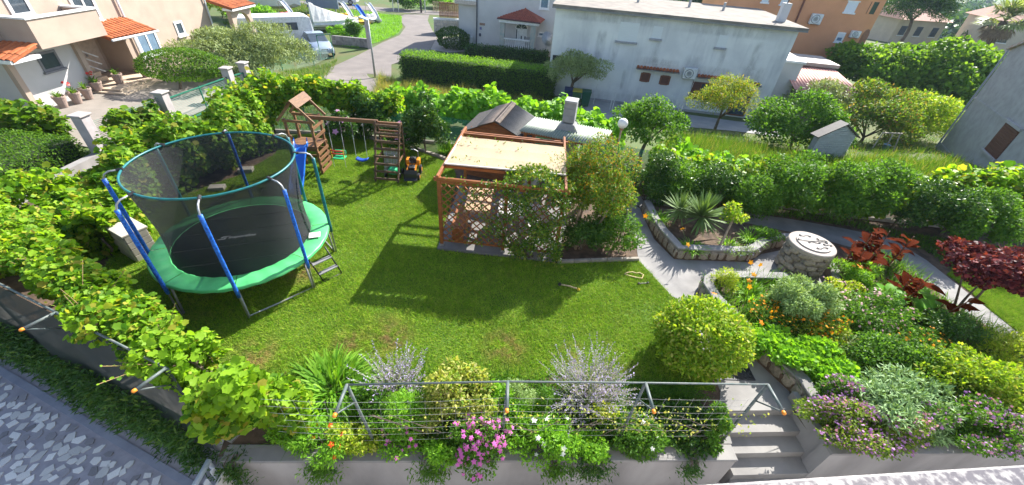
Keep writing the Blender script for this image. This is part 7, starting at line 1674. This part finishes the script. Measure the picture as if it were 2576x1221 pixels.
def canna(label, px, py, n, L, m, seed, hgt, name='canna'):
    rng = np.random.default_rng(seed); c = P(px, py, BZ); t = thing(name, label, 'canna', c); mb = MB(); P_, A_, N_, S_ = [], [], [], []
    ns = max(2, n//7)
    for i in range(ns):
        b0 = rng.normal(size=2)*.2; h = hgt*rng.uniform(.75, 1.1); mb.tube([(b0[0], b0[1], -.02), (b0[0]*1.3, b0[1]*1.3, h)], [.018, .01], 6)
        for k in range(n//ns): a = rng.uniform(0, 6.28); q = .2+.75*k/(n//ns); P_.append((b0[0]*(1+.3*q), b0[1]*(1+.3*q), h*q)); A_.append((math.cos(a), math.sin(a), rng.uniform(.2, .9))); N_.append((-math.cos(a)*.8, -math.sin(a)*.8, 1.0)); S_.append(L*rng.uniform(.7, 1.15))
    mb.build('stems', mat('canna stem', (.18, .09, .05)), t, local=True); leafobjs(t, 'leaf', np.array(P_), np.array(A_), np.array(N_), np.array(S_), 'round2', m); return t
tt = np.linspace(0, 1, 6); prof_ = [.04, .3, .40, .36, .2, .0]; vv_ = []; ff_ = []
for q, w in zip(tt, prof_): vv_ += [(-w*.8, q, .10*w*2-.3*q*q), (0, q, -.3*q*q-.02), (w*.8, q, .10*w*2-.3*q*q)]
for i in range(5): ff_ += [(3*i, 3*i+1, 3*i+4), (3*i, 3*i+4, 3*i+3), (3*i+1, 3*i+2, 3*i+5), (3*i+1, 3*i+5, 3*i+4)]
TMPL['round2'] = (np.array(vv_), np.array(ff_))
canna('bronze red canna with broad upright leaves beside the well', 2165, 668, 35, .38, LBR, 1, .9); canna('bronze red canna with broad leaves by the side path', 2225, 660, 30, .38, LBR, 2, .95); canna('bronze canna rising from the green leaves', 2262, 765, 28, .38, LBR, 3, .9); canna('green broad leaved canna left of bronze one', 2225, 770, 28, .36, LCG, 4, .5); canna('green broad leaved canna right of bronze one', 2315, 785, 28, .38, LCG, 5, .5)
blades('daylily', 'daylily clump in front of the bronze cannas', 'plant', P(2150, 725, BZ), 170, .55, .03, LDL, nseed(), lean=1.0, sag=.6, radius=.25)
for i, (px, py) in enumerate(((2093, 735), (2120, 748))): p = P(px, py+24, BZ); single('thin_stake', ['short dark stake left of pair near the well landing', 'short dark stake right of pair near well landing'][i], 'stake', MB().tube([tuple(p), (p[0]+.04, p[1]+.02, BZ+.55)], .02, 5), mat('stake wood', (.2, .12, .08)))
rng = np.random.default_rng(41); sb_ = P(2400, 792, 0); sc_ = P(2492, 690, 1.35); t = thing('smoke_tree', 'small purple leaved smoke tree leaning beside the path', 'tree', sb_); mb = MB()
for e in ((0, 0, 0), (.2, .1, .1), (-.15, .1, .05)): trunk(mb, sb_+np.array([e[0]*.3, 0, -.05]), sc_+np.array([e[0]*2, e[1]*2, -.2]), .035, .015, rng, .06)
mb.build('trunk', BARK, t, smooth=True); cp, co = crownpts(sc_+np.array([.15, .1, .05]), (.95, .8, .55), 6000, rng, 24, .34); leaves('crown', cp, co, .09, LP, t, rng, 'round', .5)

# ---- bright round bush by the path
c = P(1765, 848, .72); plant('privet_ball', 'large round yellow green bush beside the path and stairs', 'bush', (c[0], c[1], 0), (0, 0, .72), (.84, .82, .7), 13000, .085, LYB, seed=nseed(), K=0, hollow=.42)

# ---- the front bed along the wire railing
blades('daylily', 'big arching daylily clump at left of the front bed', 'plant', P(835, 985), 420, .85, .045, LDL, nseed(), lean=1.1, sag=.65, radius=.42)
blades('daylily', 'small daylily tuft behind red flowers', 'plant', P(900, 1062), 90, .5, .03, LDL, nseed(), lean=.9, sag=.5, radius=.15)
def spikes(name, label, px, py, n, L, seed, spread=.75):
    rng = np.random.default_rng(seed); c = P(px, py); t = thing(name, label, 'shrub', (c[0], c[1], 0)); d = unit(np.stack([rng.normal(size=n)*spread, rng.normal(size=n)*spread*.8, np.full(n, 1.0)], 1)); Ls = L*rng.uniform(.6, 1.1, n)
    b0 = np.stack([rng.normal(size=n)*.14, rng.normal(size=n)*.12, np.zeros(n)], 1); v, f = stripgeo(b0, d, Ls, .012, .08, 3); link(fastmesh('stems', v, f, leafmat('silver stem', (.16, .20, .14), (.24, .28, .20), None, .2)), 'stems', t)
    pts_ = []; ax_ = []; lp_ = []
    for i in range(n):
        for k in range(15): q = .5+.5*k/15; pts_.append(b0[i]+d[i]*Ls[i]*q-np.array([0, 0, .08*Ls[i]*q*q])); ax_.append(d[i])
        for k in range(7): q = .1+.5*k/7; lp_.append(b0[i]+d[i]*Ls[i]*q)
    pts_ = np.array(pts_); v, f = leafgeo(pts_, rng.normal(size=pts_.shape)+np.array(ax_), rng.normal(size=pts_.shape), .038, 'oval'); link(fastmesh('blossom', v, f, FLI), 'blossom', t)
    lp_ = np.array(lp_); v, f = leafgeo(lp_, rng.normal(size=lp_.shape)+np.array([0, 0, .4]), rng.normal(size=lp_.shape)+np.array([0, 0, 1]), .05, 'slim'); link(fastmesh('leaves', v, f, LS), 'leaves', t)
spikes('russian_sage', 'silvery lilac flowering shrub right of the arching daylily', 1005, 985, 150, .95, 61, .5); spikes('russian_sage', 'large silvery lilac flowering shrub in middle of front bed', 1478, 1005, 290, 1.1, 62, .7); spikes('russian_sage', 'small lilac sprig leaning below the large lilac shrub', 1450, 1050, 26, .5, 63, .6)
bush('euonymus', 'yellow variegated euonymus bush in the front bed', 'bush', 1150, 985, .5, (.66, .5, .5), 5200, .085, LYV, K=18, cs=.38)
bush('fern_bush', 'bright ferny green bush below lilac shrub', 'bush', 1010, 1050, .4, (.5, .38, .38), 3400, .07, LB, tmpl='slim', K=14)
bush('grey_herb', 'grey green herb tuft left of the large lilac shrub', 'plant', 1310, 1000, .35, (.3, .25, .3), 1500, .06, LS, tmpl='slim', K=8); bush('dark_herb', 'small dark upright herb before the large lilac shrub', 'plant', 1370, 1010, .3, (.24, .2, .26), 1200, .06, LG, tmpl='slim', K=6)
bush('green_herb', 'bright herb between euonymus and middle rail post', 'plant', 1262, 1020, .35, (.3, .28, .3), 1500, .065, LB, K=8); bush('yellow_herb', 'yellowish herb tuft right of the lilac sprig', 'plant', 1520, 1045, .3, (.3, .25, .25), 1300, .06, LY, K=8)
bush('pink_daisy', 'large cushion of magenta daisies spilling over the wall', 'flowers', 1205, 1115, .2, (.52, .36, .42), 3800, .06, LG, -.3, K=16, flowers=(FPK, 125, .09)); bush('pink_daisy', 'small magenta daisy cushion near the left rail post', 'flowers', 1005, 1115, .2, (.34, .26, .24), 1700, .055, LB, K=10, flowers=(FPK, 20, .08)); bush('pink_daisy', 'few magenta daisies climbing above the large cushion', 'flowers', 1235, 1050, .35, (.2, .15, .16), 500, .055, LG, K=6, flowers=(FPK, 14, .075))
bush('white_daisy', 'green cushion with scattered white daisies right of middle post', 'flowers', 1365, 1110, .2, (.62, .34, .28), 4600, .06, LB, K=18, flowers=(FWH, 11, .1)); bush('white_daisy', 'green cushion with few white daisies by the third post', 'flowers', 1600, 1105, .18, (.5, .3, .22), 3000, .06, LG, K=14, flowers=(FWH, 4, .09))
bush('red_gazania', 'trailing plant with red orange gazania flowers beside grape vine', 'flowers', 810, 1110, .2, (.5, .32, .24), 3200, .07, LB, tmpl='slim', K=14, flowers=(FRO, 8, .11)); bush('yellow_bush', 'yellow green cushion between gazania and left post', 'plant', 905, 1105, .2, (.35, .28, .22), 2200, .06, LY, K=10)
bush('ivy_cover', 'dark ivy covering the shaded bed before the stairs', 'plant', 1690, 1060, .1, (.85, .55, .16), 6500, .075, LD, K=24, cs=.32); bush('ivy_cover', 'ivy clump climbing the last rail post', 'plant', 1800, 1085, .35, (.2, .25, .45), 1700, .07, LG, K=8); bush('low_weeds', 'low leafy weeds under the wires behind pink daisies', 'plant', 1130, 1090, .1, (.9, .3, .14), 3000, .06, LG, K=16); bush('low_weeds', 'low leafy weeds between lawn and the ivy', 'plant', 1650, 985, .08, (.8, .28, .12), 3000, .07, LG, tmpl='slim', K=16)
rng = np.random.default_rng(71)
for i, (x, w, h, m_, lab) in enumerate(((-3.95, .3, .55, LD, 'ivy hanging on the wall beside the white gate'), (-2.62, .3, .45, LG, 'trailing greenery on wall under gazanias'), (-.95, .3, .4, LG, 'trailing greenery on wall between two daisy cushions'), (1.0, .25, .4, LG, 'trailing greenery on wall below white daisies'), (1.55, .4, .35, LD, 'dark trailing greenery on wall at third rail post'), (3.2, .2, .35, LD, 'ivy strand hanging down at end of wall'))):
    n = int(2200*w); q = np.stack([x+rng.normal(size=n)*w*.45, np.zeros(n), .08-np.abs(rng.normal(size=n))*h*.55], 1); q[:, 1] = yw(q[:, 0])-.03-np.abs(rng.normal(size=n))*.07+np.where(q[:, 2] > 0, rng.random(n)*.3, 0)
    t = thing('trailing_plant', lab, 'plant', (x, yw(x), 0)); leaves('foliage', q, np.tile([0, -1, .3], (n, 1)), .08, m_, t, rng, 'slim', .4, .6)
    mb = MB()
    for k in range(6): xx = x+rng.normal()*w*.3; mb.tube([(xx, yw(xx)+.1, .06), (xx, yw(xx)-.05, .03), (xx+rng.normal()*.05, yw(xx)-.06, -h*.7)], .006, 4)
    mb.build('stems', BARK, t)
# rose twigs along the wires
q = []
for k in range(60):
    x = rng.uniform(-1.7, 3.9); y = np.interp(x, [p[0] for p in pts], [p[1] for p in pts]) if len(pts) < 10 else 3.3; y = 3.3+.085*x; z = rng.uniform(.3, 1.1)
    for j in range(9): q.append((x+j*.045*rng.choice([-1, 1]), y-.05+rng.normal()*.03, z+.03*j*rng.normal()))
q = np.array(q); t = thing('rose_twigs', 'thin twining shoots with small yellow leaves on railing wires', 'climber', (1, 3.35, 0)); leaves('foliage', q, unit(np.tile([0, -.6, .6], (len(q), 1))), .055, LYV, t, rng)
mb = MB()
for k in range(14): x = rng.uniform(-1.5, 3.6); mb.tube([(x, 3.28+.085*x, .0), (x+.2, 3.25+.085*x, .45), (x+.55*rng.choice([-1, 1]), 3.26+.085*x, .8)], .006, 4)
mb.build('stems', BARK, t)
# shrubs hanging on the court wall
q = []; n = 17000; x = rng.uniform(-13.5, -4.75, n); z = -1.0+1.1*rng.random(n)**.8; thk = .42*(1-.35*np.abs(z+.4)); y = yl(x)-.02-rng.random(n)*thk*(1+.35*np.sin(x*3.1)*np.sin(z*5+x)); q = np.stack([x, y, z], 1)
for a, b_, lab in ((-13.6, -9.2, 'dark trailing shrub on court wall at far end'), (-9.2, -6.6, 'dark trailing shrub on court wall below vine middle'), (-6.6, -4.2, 'dark trailing shrub on court wall near white gate')):
    k = (x >= a) & (x < b_); t = thing('wall_shrub', lab, 'shrub', ((a+b_)/2, yl((a+b_)/2)-.2, COURT)); leaves('foliage', q[k], unit(np.tile([-.3, -.9, .4], (k.sum(), 1))), .12, LD, t, rng, 'slim', .5, .6)

# ---- tall grasses
drape_z = lambda x, y: T(x, y)
mp1 = mpoly((955, 195), (1000, 215), (1190, 238), (1400, 268), (1480, 285), (1300, 262), (1120, 262), (1010, 268), (935, 262))
grasspatch('meadow_grass', mp1, 16000, .55, LST, 12, 'tall dry meadow grass between street and hedge', drape_z, .03, lean=.35)
mp2 = mpoly((1640, 385), (1700, 345), (1850, 365), (2030, 395), (2130, 405), (2240, 400), (2400, 420), (2500, 470), (2350, 480), (2150, 450), (1960, 435), (1800, 425))
grasspatch('yard_grass', mp2, 12000, .42, LGR, 13, 'tall seeding grass in the neighbouring yard', drape_z, .03, lean=.4)
grasspatch('yard_green_grass', mpoly((2340, 240), (2380, 310), (2350, 380), (2560, 480), (2576, 560), (2300, 460), (2100, 410), (1700, 350), (1500, 310), (1700, 330), (1950, 350), (2200, 360)), 16000, .3, LGR, 14, 'rough green grass of the neighbouring yard', drape_z, .03)
grasspatch('verge_grass', vp, 12000, .16, LB, 15, 'green grass of the street verge', lambda x, y: T(x, y)+.01, .05)
grasspatch('street_side_grass', mpoly((640, 240), (760, 175), (850, 150), (820, 195), (860, 260), (790, 330), (690, 330)), 9000, .18, LGR, 16, 'patchy grass on the slope beside street', drape_z, .03)
grasspatch('far_grass', mpoly((700, 5), (870, 22), (860, 60), (800, 90), (640, 90), (560, 60)), 9000, .3, LGR, 17, 'grass under the laid up boats', drape_z, .06)
grasspatch('path_weeds', poly((1560, 484), (1700, 503), (1850, 529), (2010, 553), (2140, 572), (2260, 605), (2340, 640), (2400, 690), (2500, 700), (2640, 720), (2640, 640), (2400, 610), (2150, 560), (2000, 535), (1850, 505), (1700, 480), (1580, 470)), 15000, .12, LG, 18, 'weeds and grass along the fence footing', None, .02)

grasspatch('bed_grass', s2, 9000, .28, LG, 21, 'thin leaves and stems filling the right flower bed', lambda x, y: np.full(len(x), .2), .022, lean=.6)
grasspatch('front_bed_weeds', [(-3.6, 3.0), (3.4, 3.5), (3.6, 4.7), (-3.8, 4.4)], 9000, .2, LG, 22, 'low weeds filling the front bed under the wires', None, .022, lean=.7)
for i, (px, py, zc, r, n_, m_, lab) in enumerate(((735, 1085, .2, (.42, .3, .25), 2000, LB, 'leafy green filler between grape vine and gazanias'), (930, 1030, .3, (.4, .32, .3), 2200, LG, 'leafy green filler right of the arching daylily'), (1085, 1040, .3, (.4, .3, .3), 2000, LYV, 'yellow leaved filler under the variegated euonymus'), (1330, 1060, .25, (.5, .3, .25), 2400, LB, 'bright leafy filler right of the middle post'), (1560, 1060, .22, (.5, .3, .22), 2200, LG, 'leafy filler left of the third post'), (1110, 1135, .12, (.35, .22, .2), 1700, LB, 'leafy filler on wall between daisy cushions'), (1480, 1120, .12, (.4, .24, .22), 2000, LB, 'leafy filler on wall right of white daisies'), (2390, 985, .4, (.5, .4, .3), 2400, LG, 'leafy filler between sage and pale euonymus'), (2080, 850, .38, (.6, .4, .22), 2600, LY, 'yellow green filler between calendulas and ground cover'), (2430, 1050, .35, (.5, .35, .3), 2200, LG, 'pale leaved filler above right purple bush'), (2270, 840, .4, (.6, .4, .28), 2600, LG, 'leafy filler right of pink spiraea'))):
    bush('filler_plant', lab, 'plant', px, py, zc, r, n_, .065, m_, .0 if px < 2000 else .2, K=12, cs=.4)

vine('creeper_row', 'continuous leafy creeper on the back fence behind the side path', [(4.4, 12.9, .7, .35, .5), (6.5, 12.3, .75, .4, .5), (8.6, 11.9, .8, .4, .55), (10.6, 11.6, .85, .45, .55), (12.8, 11.5, .95, .5, .55), (14.5, 11.5, 1.0, .5, .5)], 9000, .11, LVD2, 0, cane=False, twigs=30)
# ---------------- sunny haze between the garden and the far hill
HZ = bpy.data.materials.new('haze air'); HZ.use_nodes = True; nt = HZ.node_tree; nt.nodes.remove(nt.nodes['Principled BSDF'])
pv = nt.nodes.new('ShaderNodeVolumePrincipled'); pv.inputs['Color'].default_value = (.62, .78, 1.0, 1); pv.inputs['Density'].default_value = .00022; pv.inputs['Anisotropy'].default_value = .2
nt.links.new(pv.outputs[0], nt.nodes['Material Output'].inputs['Volume'])
hz = MB().box((0, 720, -2.0), (1440, 1540, 32)).build('haze', HZ); tag(hz, 'thin pale blue haze in the air', 'haze', None, 'stuff')

# ---------------- real-world scale: the measured layout is in units of 1.16 m
K_ = 1.16
for o in list(bpy.data.objects):
    if o.parent is None:
        o.matrix_world = Matrix.Diagonal((K_, K_, K_, 1)) @ Matrix.LocRotScale(o.location, o.rotation_euler, o.scale) if o.type not in ('CAMERA', 'LIGHT') else o.matrix_world
cam.location = cam.location*K_
